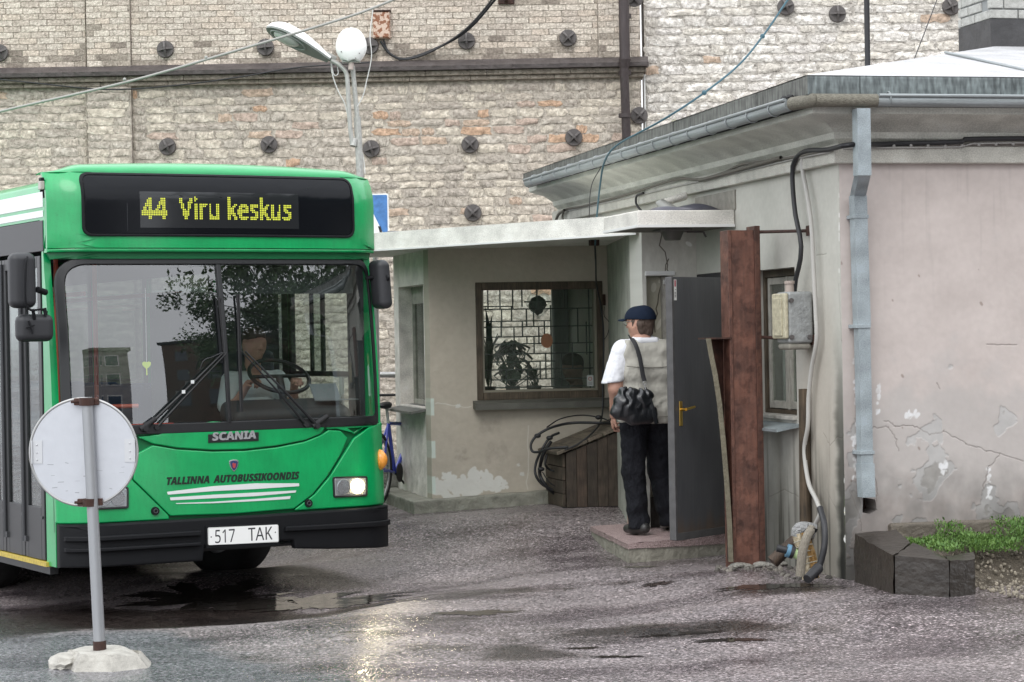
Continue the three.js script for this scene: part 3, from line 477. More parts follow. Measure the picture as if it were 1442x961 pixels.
  const fm = std([.62, .64, .62], .5, { metal: .2, map: fasciaTex }), fl = std([.5, .46, .41], .55, { metal: .2, map: fasciaTex });
  const fy0 = 3.275, fy1 = 3.395; let n = 0;
  for (let x = -.34; x < 7.3; n++) { const b = Math.min(x + (n ? .98 : .36), 7.34); part('edge_sheet', planarUV(box(x + .002, b - .002, fy0, fy1, .3, .335 + (n % 2) * .004), 'x', -n * .7, 3 - n * .7, 'y', fy0, fy1), fm, D); x = b; }
  n = 0; for (let z = .335; z > ZFAR + .05; n++) { const b = Math.max(z - .95, ZFAR + .02), t0 = (z - .335) / (ZFAR - .335), t1 = (b - .335) / (ZFAR - .335); const g = extrude(poly([[-z + .002, fy0 - .02 * t0], [-b - .002, fy0 - .02 * t1], [-b - .002, fy1 - .06 * t1], [-z + .002, fy1 - .06 * t0]]), .035).rotateY(Math.PI / 2).translate(-.342 - (n % 2) * .004, 0, 0); part('edge_sheet', planarUV(g, 'z', n * .7, 3 + n * .7, 'y', fy0 - .03, fy1), fl, D); z = b; }
  const c0 = V(-.35, fy1 + .004, .34), t1 = V(2.6, 4.03, -2.6), c1 = V(7.34, fy1 + .004, .34), t2 = V(7.34, 4.03, -2.6), c2 = V(-.35, fy1 - .06, ZFAR), t3 = V(2.6, 4.03, -4.9), c3 = V(7.34, fy1, ZFAR), RP = [];
  const face = (...q) => { for (let i = 1; i < q.length - 1; i++) for (const v of [q[0], q[i], q[i + 1]]) RP.push(v.x, v.y, v.z); };
  face(c0, c1, t2, t1); face(c0, t1, t3, c2); face(c2, t3, V(7.34, 4.03, -4.9), c3); face(t1, t2, V(7.34, 4.03, -4.9), t3);
  const rg = new THREE.BufferGeometry(); rg.setAttribute('position', new THREE.Float32BufferAttribute(RP, 3)); rg.computeVertexNormals();
  const roof = part('roof', metreUV(rg, 1), std([.56, .57, .6], .5, { map: rep(T.grime, .5), bumpMap: rep(T.rough, .25), bumpScale: .01 }), D);
  for (const x of [1.4, 2.9, 4.4]) part('seam', rod(V(x, fy1 + .012, .33), V(x < 2.6 ? x : x, x < 2.6 ? lerp(fy1, 4.03, (x + .35) / 2.95) + .012 : 4.042, x < 2.6 ? .34 - (x + .35) * .99 : -2.6), .01), M.zinc, roof);
  // gutters with brackets
  const gm = M.zinc, gy = 3.235, half = (a, b, r) => { const d = b.clone().sub(a), g = new THREE.CylinderGeometry(r, r, d.length(), 14, 1, true, 0, Math.PI * 2); g.applyQuaternion(new THREE.Quaternion().setFromUnitVectors(V(0, 1, 0), d.normalize())); return plain(g.translate((a.x + b.x) / 2, (a.y + b.y) / 2, (a.z + b.z) / 2)); };
  const endG = onA(745, 262, -.36).z;
  const g1 = part('gutter', [rod(V(-.37, gy, .1), V(-.37, gy - .01, endG), .042, .042, 14), rod(V(-.41, gy + .03, .1), V(-.41, gy + .02, endG), .012, .012, 8)], gm, D);
  for (let k = 0; k < 16; k++) { const z = -.2 - k * .44; if (z > endG) part('bracket', metreUV(new THREE.TorusGeometry(.048, .005, 6, 14).translate(-.37, gy, z), 1), gm, g1); }
  const g2 = part('gutter', [rod(V(.12, gy, .37), V(7.3, gy, .37), .04, .04, 14), rod(V(.12, gy + .03, .41), V(7.3, gy + .03, .41), .012, .012, 8)], gm, D);
  for (let k = 0; k < 7; k++) part('bracket', metreUV(new THREE.TorusGeometry(.046, .006, 6, 14).rotateY(Math.PI / 2).translate(.2 + k * 1.08, gy + .01, .37), 1), gm, g2);
  part('gutter_corner', [rod(V(-.37, gy, .13), V(-.3, gy, .36), .044, .044, 12), rod(V(-.3, gy, .36), V(.12, gy, .372), .043, .043, 12), new THREE.SphereGeometry(.046, 12, 8).translate(-.31, gy, .35)], std([.2, .19, .155], .7, { map: rep(T.grime, 2), bumpMap: rep(T.rough, 3), bumpScale: .006 }), D, 'old yellowish gutter corner piece');
  part('gutter_debris', [0, 1, 2, 3, 4, 5].map((k) => new THREE.IcosahedronGeometry(.03, 0).scale(1, .7, 1.4).translate(-.37 + .02 * Math.sin(k * 5), gy + .035 + .012 * Math.cos(k * 3), .1 - k * .035)), M.dark, D);
  // square downpipe
  const dp = onB(1213, 160, .37), d1 = onB(1213, 248, .35), d2 = onB(1208, 276, .08), d3 = onB(1219, 700, .08), hw = .041;
  const seg = (a, b, w0, w1) => { const o = []; const g = new THREE.BoxGeometry(1, 1, 1); const p = g.attributes.position; for (let i = 0; i < p.count; i++) { const t = p.getY(i) > 0 ? 0 : 1, q = t ? b : a, w = t ? w1 : w0; p.setXYZ(i, q.x + Math.sign(p.getX(i)) * w, q.y, q.z + Math.sign(p.getZ(i)) * w); } return flat(metreUV(g, 1)); };
  const sy = d3.y + .22;
  const pipe = part('downpipe', [seg(V(d1.x, dp.y + .03, dp.z), V(d1.x, d1.y, dp.z), hw + .004, hw + .004), seg(V(d1.x, d1.y, dp.z), V(d2.x, d2.y, .085), hw, hw), seg(V(d2.x, d2.y, .085), V(d2.x + .012, 1.78, .085), hw + .004, hw + .004), seg(V(d2.x + .012, 1.778, .085), V(d3.x, sy, .085), hw, hw), seg(V(d3.x, sy, .085), V(d3.x, d3.y, .1), hw + .006, hw + .004)], M.pipeBlue, D, 'pale blue square downpipe');
  for (const y of [2.5, 1.78, .95]) part('bracket', [box(d2.x - .05 + (y < 1.7 ? .012 : 0), d2.x + .054 + (y < 1.7 ? .012 : 0), y - .012, y + .012, .002, .134, .002)], M.pipeBlue, pipe);
  part('drain_hole', [box(.05, .5, .3, 1.2, -.2, -.19)], M.rustDark, D);
  // thin plinth line of dark stain stones at the foot of the end wall
  part('plinth', metreUV(softNormals(tess(box(.3, 7, -.4, .47, -.05, .05, .02), .15), .4), 1), std([.16, .14, .115], .7, { map: rep(T.grime, 1), bumpMap: rep(T.rough, 2), bumpScale: .012 }), D);
}
{ // window in the side wall
  const { z0, z1, y0, y1 } = winA, w = part('window', [box(.1, .16, y0, y1, z0 - .05, z0), box(.1, .16, y0, y1, z1, z1 + .05), box(.1, .16, y1 - .05, y1, z1 + .052, z0 - .052), box(.1, .16, y0, y0 + .06, z1 + .052, z0 - .052)], M.woodFrame, D);
  const mid = (z0 + z1) / 2; M.oldPaint = std([.46, .45, .41], .7, { map: rep(T.grime, 2), bumpMap: rep(T.rough, 4), bumpScale: .003 });
  const zl = z0 - .06, bars = []; for (const [a, b] of [[z1 + .055, mid - .02], [mid + .02, zl]]) bars.push(box(.115, .15, y0 + .065, y1 - .055, a, a + .045, .004), box(.115, .15, y0 + .065, y1 - .055, b - .045, b, .004), box(.115, .15, y1 - .105, y1 - .056, a + .046, b - .046, .004), box(.115, .15, y0 + .066, y0 + .12, a + .046, b - .046, .004));
  bars.push(box(.11, .155, y0 + .062, y1 - .052, mid - .019, mid + .019, .004)); part('sash', bars, M.oldPaint, w);
  part('pane', [box(.13, .131, y0 + .1, y1 - .09, z1 + .06, z0 - .07)], M.glass, w);
  const cur = []; for (let k = 0; k < 26; k++) { const z = lerp(z1 + .05, z0 - .06, k / 25); cur.push(rod(V(.24 + .015 * Math.sin(k * 2.1), y0 + .05, z), V(.24 + .012 * Math.sin(k * 2.1 + .4), y1 - .02, z), .022, .02, 7)); }
  part('curtain', cur, std([.42, .42, .38], .9), w);
  part('sill', flat(metreUV(extrude(poly([[-.17, y0 - .075], [.09, y0 - .03], [.09, y0 - .002], [-.17, y0 - .055]]), z0 - z1 + .08).translate(0, 0, z1 - .04), 1)), std([.34, .40, .43], .45, { metal: .3, map: rep(T.grime, 1) }), w);
  part('sill_board', metreUV(box(-.03, .098, y0 + .001, y0 + .03, z1, z0, .006), 1), M.concretePale, w);
}
{ // wing wall beside the doorway, with a recess and an old frame
  const zw = doorA.z1 - .0, a = atZ(906, 480, zw).x, r0 = atZ(912, 500, zw).x, r1 = atZ(951, 500, zw).x, top = atZ(940, 330, zw).y + .12, ry = atZ(930, 384, zw).y;
  const sh = poly([[a, .1], [r0, .1], [r0, ry], [r1, ry], [r1, .1], [-.002, .1], [-.002, top], [a, top]]);
  const tex = canvasTex(300, 760, (i, j) => { const u = i / 100, v = j / 100, n = 9 * fbm(u * 4, v * 3, 4), d = smooth(5.5, 7.6, v + .6 * fbm(u * 3, v, 3)) * .3; return [201 + n, 199 + n, 190 + n].map((q) => q * (1 - d)); }, (x) => { const R = rng(9); x.fillStyle = 'rgba(238,238,234,.9)'; for (let k = 0; k < 26; k++) { x.beginPath(); x.ellipse(30 + R() * 260, 30 + R() * 600, 2 + R() * 8, 2 + R() * 14, R(), 0, 7); x.fill(); } cracks(x, [jag([40, 10], [70, 150], 9, 12, R), jag([66, 90], [40, 260], 10, 10, R), jag([180, 200], [205, 60], 10, 10, R)], 2.5, 'rgba(80,74,64,.9)'); });
  M.wing = std([1, 1, 1], .85, { map: tex, bumpMap: rep(T.rough, 1.2), bumpScale: .006 });
  part('wing_wall', planarUV(extrude(sh, .34).translate(0, 0, zw - .34), 'x', a, a + 1, 'y', .1, top), M.wing, D, 'white cracked wing wall beside the doorway');
  M.zk = onA(857, 450).z; part('wing_side', metreUV(flat(extrude(poly([[a + .001, -(zw - .341)], [-.002, -(zw - .341)], [-.002, -M.zk]]), top - .004 + .3).rotateX(-Math.PI / 2).translate(0, -.3, 0)), 1), std([.44, .45, .41], .85, { map: rep(T.grime, .7), bumpMap: rep(T.rough, 1), bumpScale: .006 }), D, 'greenish side face between doorway and kiosk, slab shade put into its colour');  // shade under the roof slab is put into this darker colour
  part('recess_panel', planarUV(box(r0, r1, .1, ry, zw - .335, zw - .12), 'x', a, a + 1, 'y', .1, top), std([.7, .68, .6], .85, { map: tex }), D);
  part('recess_lintel', [metreUV(box(r0 - .01, r1 + .01, ry - .025, ry + .012, zw - .11, zw + .012, .008), 1)], M.white, D);
  const f0 = atZ(938, 500, zw).x; part('door_frame', [box(f0, f0 + .03, .2, ry - .03, zw - .118, zw - .06), box(f0 + .04, r1 - .001, .2, ry - .03, zw - .118, zw - .02)], std([.42, .41, .38], .6, { map: rep(T.grime, 2) }), D);
  part('closer_arm', [rod(V(f0 - .005, ry - .075, zw - .02), V(f0 + .03, ry - .075, zw - .02), .02, .02, 10), rod(V(f0 + .03, ry - .075, zw - .02), V(r1, ry - .08, zw - .02), .012)], M.cableWhite, D);
  M.zw = zw; M.wingX = a;
  part('door_top_shade', box(.0, .12, doorA.y1 - .07, doorA.y1 - .002, doorA.z1, doorA.z0), M.dark, D);  // dark strip standing in for the shade at the top of the opening
}
{ // open grey metal door
  const H = V(-.02, 0, doorA.z0 - .01), b = 40 * Math.PI / 180, f = V(-.86 * Math.cos(b), 0, .86 * Math.sin(b)).add(H), y1 = 2.165, y0 = .262;
  const g = new THREE.Group(); g.name = 'door'; D.add(g); g.position.set(H.x, 0, H.z); g.rotation.y = Math.atan2(-(f.z - H.z), f.x - H.x); g.userData.label = 'open dark grey metal door with brass handle'; g.updateMatrixWorld();   // x runs from hinge to free edge
  const tex = canvasTex(512, 1024, (i, j) => { const u = i / 512, v = j / 1024, n = 7 * fbm(u * 3, v * 2, 4) + 6 * fbm(u * 40, v * 1.5, 2), d = smooth(.9, 1, v + .05 * fbm(u * 6, 1, 3)); return [78 + n + d * 12, 79 + n - d * 2, 82 + n - d * 14]; }, (x) => { const R = rng(3); for (let k = 0; k < 60; k++) { x.strokeStyle = `rgba(${R() > .5 ? '110,112,116' : '36,38,42'},.35)`; x.lineWidth = 1 + R(); const a = R() * 512, b2 = R() * 1024; x.beginPath(); x.moveTo(a, b2); x.lineTo(a + (R() - .5) * 30, b2 + R() * 90); x.stroke(); } });
  const back = g.rotation.y;
  part('leaf', planarUV(box(0, .86, y0, y1, -.022, .022, .004), 'x', 0, .86, 'y', y0, y1), std([1, 1, 1], .42, { map: tex, bumpMap: rep(T.rough, 1), bumpScale: .002 }), g);
  part('edge_strip', [box(.855, .885, y0 + .002, y1 - .002, -.028, .028, .003), box(0, .855, y0 - .004, y0 + .05, -.026, .026, .003)], std([.1, .1, .105], .5, { map: rep(T.grime, 2) }), g);
  const side = 1, hy = W(962, 583, 16.4).y, hx = .79;
  for (const s of [1, -1]) part('handle', [box(hx - .02, hx + .02, hy - .09, hy + .09, s * .023, s * .03, .004), rod(V(hx, hy + .03, s * .03), V(hx, hy + .03, s * .07), .011), rod(V(hx, hy + .03, s * .07), V(hx - .12, hy + .045, s * .07), .011, .009)], M.brass, g);
  const st = canvasTex(40, 110, null, (x) => { x.fillStyle = '#dcdcd8'; x.fillRect(0, 0, 40, 110); x.fillStyle = '#b04a58'; x.fillRect(9, 4, 22, 34); x.fillStyle = '#55575a'; for (const y of [52, 66, 74, 82, 90]) x.fillRect(8, y, y === 52 ? 12 : 24, 4); });
  for (const s of [1, -1]) part('sticker', planarUV(box(.815, .85, y1 - .17, y1 - .02, s * .0232, s * .0242), 'x', .815, .85, 'y', y1 - .17, y1 - .02), std([1, 1, 1], .5, { map: st }), g);
}
{ // canopy over the door
  const zc = onA(1036, 308).z, xL = atZ(898, 310, zc).x, y0 = atZ(960, 320, zc).y, y1 = atZ(960, 296, zc).y, zf = hit(D, 'x', xL, 850, 322).z;
  const c = part('canopy', metreUV(softNormals(box(xL, -.004, y0 + .012, y1, zf, zc, .012), .3), 1), M.plasterWhite, D, 'white concrete slab canopy over the doorway');
  part('drip_edge', [box(xL - .006, -.006, y0, y0 + .02, zc - .03, zc + .008), box(xL - .006, xL + .03, y0, y0 + .02, zf, zc - .031)], M.white, c);
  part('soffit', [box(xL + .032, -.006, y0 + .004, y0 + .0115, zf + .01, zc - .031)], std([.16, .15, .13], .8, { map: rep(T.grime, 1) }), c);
  const lp = atZ(947, 330, zc - .4); const l = part('canopy_lamp', metreUV(new THREE.CylinderGeometry(.09, .06, .07, 20).translate(lp.x, y0 - .045, zc - .4), 1), std([.09, .085, .075], .5), c);
  part('lamp_base', box(lp.x - .12, lp.x + .12, y0 - .012, y0 + .003, zc - .52, zc - .28, .004), M.iron, l);
  part('rod', [rod(V(lp.x + .1, y0 - .02, zc - .35), V(-.14, y0 - .02, zc - .35), .008), rod(V(-.14, y0 - .02, zc - .35), V(-.12, y0 - .06, zc - .35), .008)], M.iron, c);
  part('tar_sheet', warp(metreUV(new THREE.SphereGeometry(1, 20, 10), 1), (v) => v.set(-.26 + v.x * .28, y1 + .005 + Math.max(0, v.y) * .055 * (1 + .3 * Math.sin(v.x * 6)), (zc + zf) / 2 + v.z * .42)), std([.08, .08, .1], .3), c);
  part('flashing', flat(box(-.012, .0, y1 + .001, y1 + .15, zf, zc + .02, .002)), std([.3, .29, .26], .7, { map: rep(T.grime, 2) }), c);
  M.canopyY = y0; M.canopyZ = zc;
}
{ // concrete doorstep
  const h0 = .205, c = [ground_point(885.5, 767, .2), ground_point(833, 742.5, .2)], nr = ground_point(1024, 752, .24);
  const s = thing('doorstep', 'concrete doorstep with a pinkish worn top before the open grey door', 'doorstep', null);
  const NL = c[0], FL = c[1], NR = nr.clone().add(nr.clone().sub(NL).multiplyScalar(.35)), FR = NR.clone().add(FL.clone().sub(NL).multiplyScalar(.8));
  const slab = (a, y0, y1, off) => { const q = [NL, NR, FR, FL].map((p, i) => { const m = NL.clone().add(NR).add(FR).add(FL).multiplyScalar(.25); const d = p.clone().sub(m).setY(0).normalize().multiplyScalar(off); return V(p.x + d.x, 0, p.z + d.z); }); const yo = [0, .05, .05, 0]; const g = new THREE.BufferGeometry(), P = []; const top = q.map((p, i) => V(p.x, y1 + yo[i], p.z)), bot = q.map((p, i) => V(p.x, y0 + yo[i] * 0, p.z)); const f = (...w) => { for (const i of [[0, 1, 2], [0, 2, 3]]) for (const k of i) P.push(w[k].x, w[k].y, w[k].z); }; f(top[0], top[1], top[2], top[3]); for (let i = 0; i < 4; i++) { const j = (i + 1) % 4; f(bot[i], bot[j], top[j], top[i]); } g.setAttribute('position', new THREE.Float32BufferAttribute(P, 3)); g.computeVertexNormals(); return metreUV(g, 1); };
  const R = rng(50);
  part('base', warp(softNormals(tess(slab(0, -.1, .165, 0), .12), .5), (v) => { v.x += .008 * n2(v.x * 9, v.z * 9 + v.y * 20); }), std([.32, .31, .265], .75, { map: rep(T.grime, 1.4), bumpMap: rep(T.rough, 1.6), bumpScale: .012 }), s);
  const speck = dataTex(512, 512, (() => { const q = rng(6), a = [...Array(512 * 512)].map(() => q()); return (i, j) => { const v = (a[j * 512 + i] + a[j * 512 + (i + 1) % 512]) / 2, n = 14 * fbm(i / 80, j / 80, 3); return [156 + n + (v - .5) * 150, 136 + n + (v - .5) * 140, 133 + n + (v - .5) * 140]; }; })());
  part('tread', warp(softNormals(tess(slab(0, .166, .205, .018), .06), .6), (v) => { v.y += .004 * n2(v.x * 12, v.z * 12); v.x += .006 * n2(v.z * 14, 3); v.z += .006 * n2(v.x * 14, 7); }), std([1, 1, 1], .5, { map: rep(speck, 1.2), bumpMap: rep(T.fine, 2), bumpScale: .006 }), s);
  // low stub wall behind the step
  
  part('back_post', metreUV(box(0, .06, 0, .42, -.06, .0, .006), 1).applyMatrix4(new THREE.Matrix4().makeTranslation(...W(883, 684, 17.95).toArray()).multiply(new THREE.Matrix4().makeTranslation(0, -.42, 0))), std([.33, .24, .2], .8, { map: rep(T.grime, 2), bumpMap: rep(T.rough, 3), bumpScale: .006 }), s);
  part('back_wall', metreUV(box(.062, .4, 0, .32, -.1, -.03, .006), 1).applyMatrix4(new THREE.Matrix4().makeTranslation(...W(883, 684, 17.95).toArray()).multiply(new THREE.Matrix4().makeTranslation(0, -.42, 0))), std([.055, .05, .045], .8, { bumpMap: rep(T.rough, 3), bumpScale: .006 }), s);
}
{ // chimney on the roof
  const c = part('chimney', metreUV(box(2.13, 2.9, 3.4, 4.15, -2.75, -2.165), 1), std([.07, .07, .075], .55, { map: rep(T.grime, 1), bumpMap: rep(T.rough, 1), bumpScale: .006 }), D, 'grey painted brick chimney with dark base');
  const pm = std([.5, .51, .5], .7, { map: rep(T.grime, 3), bumpMap: rep(T.stoneBump, 1), bumpScale: .006 }), pd = std([.26, .27, .27], .8), R = rng(71);
  part('mortar', box(2.145, 2.885, 4.152, 5.2, -2.735, -2.18), pd, c);
  for (let k = 0; k < 8; k++) { const y = 4.155 + k * .078, off = k % 2 ? .12 : 0; for (let x = 2.13 - off; x < 2.89; x += .24) { const a = Math.max(x, 2.13), b = Math.min(x + .228, 2.9); if (b - a > .04) part('brick', metreUV(box(a, b, y, y + .066, -2.22, -2.163 + R() * .006, .006), 1), pm, c); } for (let z = -2.22 - off; z > -2.74; z -= .24) { const a = Math.min(z, -2.224), b = Math.max(z - .228, -2.75); if (a - b > .04) part('brick', metreUV(box(2.126 + R() * .006, 2.2, y, y + .066, b, a, .006), 1), pm, c); } }
}
{ // mast, guy wire, cables on the building
  const p = W(1222, 92, 17.6), t = W(1217, -260, 17.6);
  const m = thing('mast', 'thin dark steel mast standing on the building roof', 'mast'); part('pole', rod(p.clone().add(V(0, -.35, 0)), t, .022, .022, 10), M.cable, m); part('foot', rod(p.clone().add(V(0, -.36, 0)), p.clone().add(V(0, -.2, 0)), .05, .03, 10), M.iron, m);
  cable('guy_wire', 'thin dark wire slanting up from the roof beside the mast', [W(1286, 88, 18), W(1322, -6, 18.5), W(1440, -320, 20)], .004, M.cable);
  const wl = (l, out) => l.map(([x, y]) => toWorld(onA(x, y, -out))), wb = (l, out) => l.map(([x, y]) => toWorld(onB(x, y, out)));
  cable('supply_cable', 'thick black cable along the pink wall band, then down to the fuse box', [toWorld(V(7.2, onB(1480, 195).y, .075)), ...wb([[1480, 195], [1350, 200], [1240, 203]], .075), ...wl([[1196, 204], [1165, 211], [1135, 213], [1119, 226], [1116, 250], [1120, 300], [1128, 340], [1127, 368], [1121, 392], [1119, 410]], .075)], .017, M.cable);
  cable('band_wires', 'thin clipped wires along the top of the pink wall band', [toWorld(V(7.2, onB(1480, 201).y, .064)), ...wb([[1480, 201], [1350, 207], [1200, 209]], .064), ...wl([[1170, 214], [1120, 224], [1060, 238], [1000, 252], [930, 268], [860, 284], [800, 297]], .064)], .006, M.cableGrey, [...Array(10)].map((_, k) => { const q = toWorld(onB(1235 + k * 24, 206 - k * .4, .064)); return new THREE.SphereGeometry(.013, 6, 5).translate(q.x, q.y, q.z); }));
  cable('wall_cable', 'brown cable bundle wavering along the side wall band above the canopy', [...wl([[1172, 210], [1140, 217], [1090, 226], [1045, 232], [1020, 243], [985, 253], [955, 252], [915, 264], [880, 275], [850, 283], [820, 291], [800, 294], [795, 296]], .07)], .011, std([.12, .11, .09], .6), [tube(wl([[1100, 222], [1050, 236], [1012, 247], [985, 254]], .085), .014, 40, 8), tube([...wl([[795, 296], [786, 303], [781, 318]], .1)], .014, 20, 8), tube(wl([[795, 296], [792, 306], [797, 316]], .09), .01, 20, 8)]);
  cable('band_drop', 'short dark cable dropping from the band to the canopy top', wl([[906, 272], [897, 276], [896, 287], [903, 297]], .08), .01, M.cable);
  cable('grey_conduit', 'pale grey cable running down the side wall to the pipe stub', [...wl([[1150, 215], [1134, 219], [1130, 236], [1137, 275], [1143, 320], [1146, 380], [1149, 440], [1150, 480], [1143, 520], [1139, 560], [1138, 600], [1133, 635], [1139, 680], [1150, 705], [1155, 722], [1149, 738], [1144, 748]], .05)], .016, std([.42, .41, .38], .6));
  cable('thin_wall_wire', 'thin dark wire hanging down the dim wall right of the kiosk window', [[903, 340, -.41], [900, 347, -.41], [867, 351, -.13], [866, 380, -.13], [867.5, 460, -.13]].map(([x, y, o]) => toWorld(onA(x, y, o))), .007, M.cable);
  const s = thing('wall_bracket', 'pale angled metal arm fixed under the building eaves over the canopy', 'bracket'), a = toWorld(onA(966, 276, -.06)), b = toWorld(onA(930, 287, -.28)), c = toWorld(onA(944, 295, -.3));
  part('arm', metreUV(rod(a, b, .035, .03, 4), 1), M.plasterWhite, s); part('plate', metreUV(rod(b, c.add(V(.06, -.04, 0)), .045, .045, 4), 1), std([.3, .3, .28], .6), s);
}
{ // fuse box on the side wall
  const c = onA(1140, 448), p = toWorld(V(-.135, onB(1118, 484, 0).y, onA(1143, 450).z)), o = thing('fuse_box', 'old grey and yellowed fuse box hanging between rusty column and wall', 'fuse box', null, p, TURN), h = .35;
  part('case', box(-.07, .11, 0, h, -.14, .1, .02), std([.34, .36, .37], .5, { metal: .2, map: rep(T.grime, 3), bumpMap: rep(T.rough, 5), bumpScale: .003 }), o);
  part('cover', [box(-.098, -.068, .03, h - .01, -.15, .105, .012), box(-.108, -.096, .05, h - .04, -.1, .06, .005)], std([.5, .47, .35], .6, { map: rep(T.grime, 4), bumpMap: rep(T.rough, 3), bumpScale: .004 }), o, 'yellowed cover');
  part('bottom_tray', box(-.07, .1, -.045, -.002, -.12, .09, .02), std([.26, .25, .22], .7, { map: rep(T.grime, 3) }), o);
  part('gland', [rod(V(-.02, h, .0), V(-.02, h + .06, 0), .032, .028), rod(V(-.02, h + .055, 0), V(-.02, h + .075, 0), .036)], std([.36, .3, .26], .6), o);
  for (const [x, y] of [[-.05, .29], [.08, .04], [-.05, .04]]) part('screw', rod(V(x, y, .098), V(x, y, .118), .016), M.iron, o);
}
{ // rusty steel column with rods and a bent channel
  const d = 16.1, p = W(1049, 797, d), o = thing('steel_column', 'rusty red-brown steel column before the side wall', 'column', null, V(p.x, 0, p.z), TURN), y0 = p.y - .1, y1 = W(1046, 325, d).y;
  part('web', box(-.085, .085, y0, y1, .06, .072), M.rust, o); part('flange', box(-.112, -.086, y0, y1, -.09, .085, .004), std([.9, .9, .9], .6, { map: rep(T.rust, 1.1), bumpMap: rep(T.rough, 4), bumpScale: .002 }), o); part('flange', box(.086, .128, y0, y1 + .03, -.09, .085, .004), std([.6, .56, .52], .6, { map: rep(T.rust, 1.3), bumpMap: rep(T.rough, 4), bumpScale: .002 }), o);
  part('web', box(-.085, .085, y0, y1 - .01, -.08, -.068), M.rust, o);
  const rr = (px, py, qx, qy) => { const q = o.worldToLocal(W(px, py, d)), e = o.worldToLocal(toWorld(onA(qx, qy, -.01))); return [rod(q, e, .012, .012, 8), box(e.x - .02, e.x + .004, e.y - .035, e.y + .035, e.z - .03, e.z + .03, .004)]; };
  part('tie_rod', rr(1066, 327, 1141, 325), M.rustDark, o); part('tie_rod', rr(1070, 475, 1147, 479), M.rustDark, o);
  // bent channel sheet on the left
  const L = [[994, 477], [998, 500], [1004, 530], [1010, 570], [1015, 620], [1020, 680], [1024, 740], [1026, 792]].map(([x, y]) => o.worldToLocal(W(x, y, 15.92))), P = [];
  for (let i = 0; i < L.length - 1; i++) for (const q of [[L[i], V(0, 0, -.012)], 0].filter(Boolean)) { }
  part('bent_sheet', L.slice(0, -1).map((a, i) => { const b = L[i + 1], g = new THREE.BufferGeometry(), t = .035, q = [V(a.x, a.y, a.z), V(a.x + t, a.y, a.z + .004), V(b.x + t, b.y, b.z + .004), V(b.x, b.y, b.z)], f = q.map((v) => V(v.x + .01, v.y, v.z - .02)), A = []; const fc = (...w) => { for (const i of [[0, 1, 2], [0, 2, 3]]) for (const k of i) A.push(w[k].x, w[k].y, w[k].z); }; fc(q[3], q[2], q[1], q[0]); fc(f[0], f[1], f[2], f[3]); for (let k = 0; k < 4; k++) fc(q[k], q[(k + 1) % 4], f[(k + 1) % 4], f[k]); g.setAttribute('position', new THREE.Float32BufferAttribute(A, 3)); g.computeVertexNormals(); return metreUV(g, 1); }), std([.17, .155, .11], .65, { map: rep(T.grime, 3), bumpMap: rep(T.rough, 3), bumpScale: .004 }), o, 'bent strip with worn greenish paint');
  const B = L.slice(0, -1).map((a, i) => { const b = L[i + 1], g = new THREE.BufferGeometry(), A = []; for (const v of [[a.x + .01, a.y, a.z - .03], [-.115, a.y, -.05], [-.115, b.y, -.05], [a.x + .01, a.y, a.z - .03], [-.115, b.y, -.05], [b.x + .01, b.y, b.z - .03]]) A.push(...v); g.setAttribute('position', new THREE.Float32BufferAttribute(A, 3)); g.computeVertexNormals(); return metreUV(g, 1); });
  part('channel_back', B, M.rustDark, o); part('channel_top', [box(L[0].x, -.1, L[0].y - .006, L[0].y + .006, -.06, .1)], M.rustDark, o);
  part('foot_rubble', [...Array(14)].map((_, k) => { const R = rng(k + 9); return new THREE.IcosahedronGeometry(.02 + R() * .035, 1).scale(1.3, .5, 1).translate(-.2 + R() * .75, y0 + .1 + R() * .02, .05 + R() * .12); }), M.concretePale, o);
}
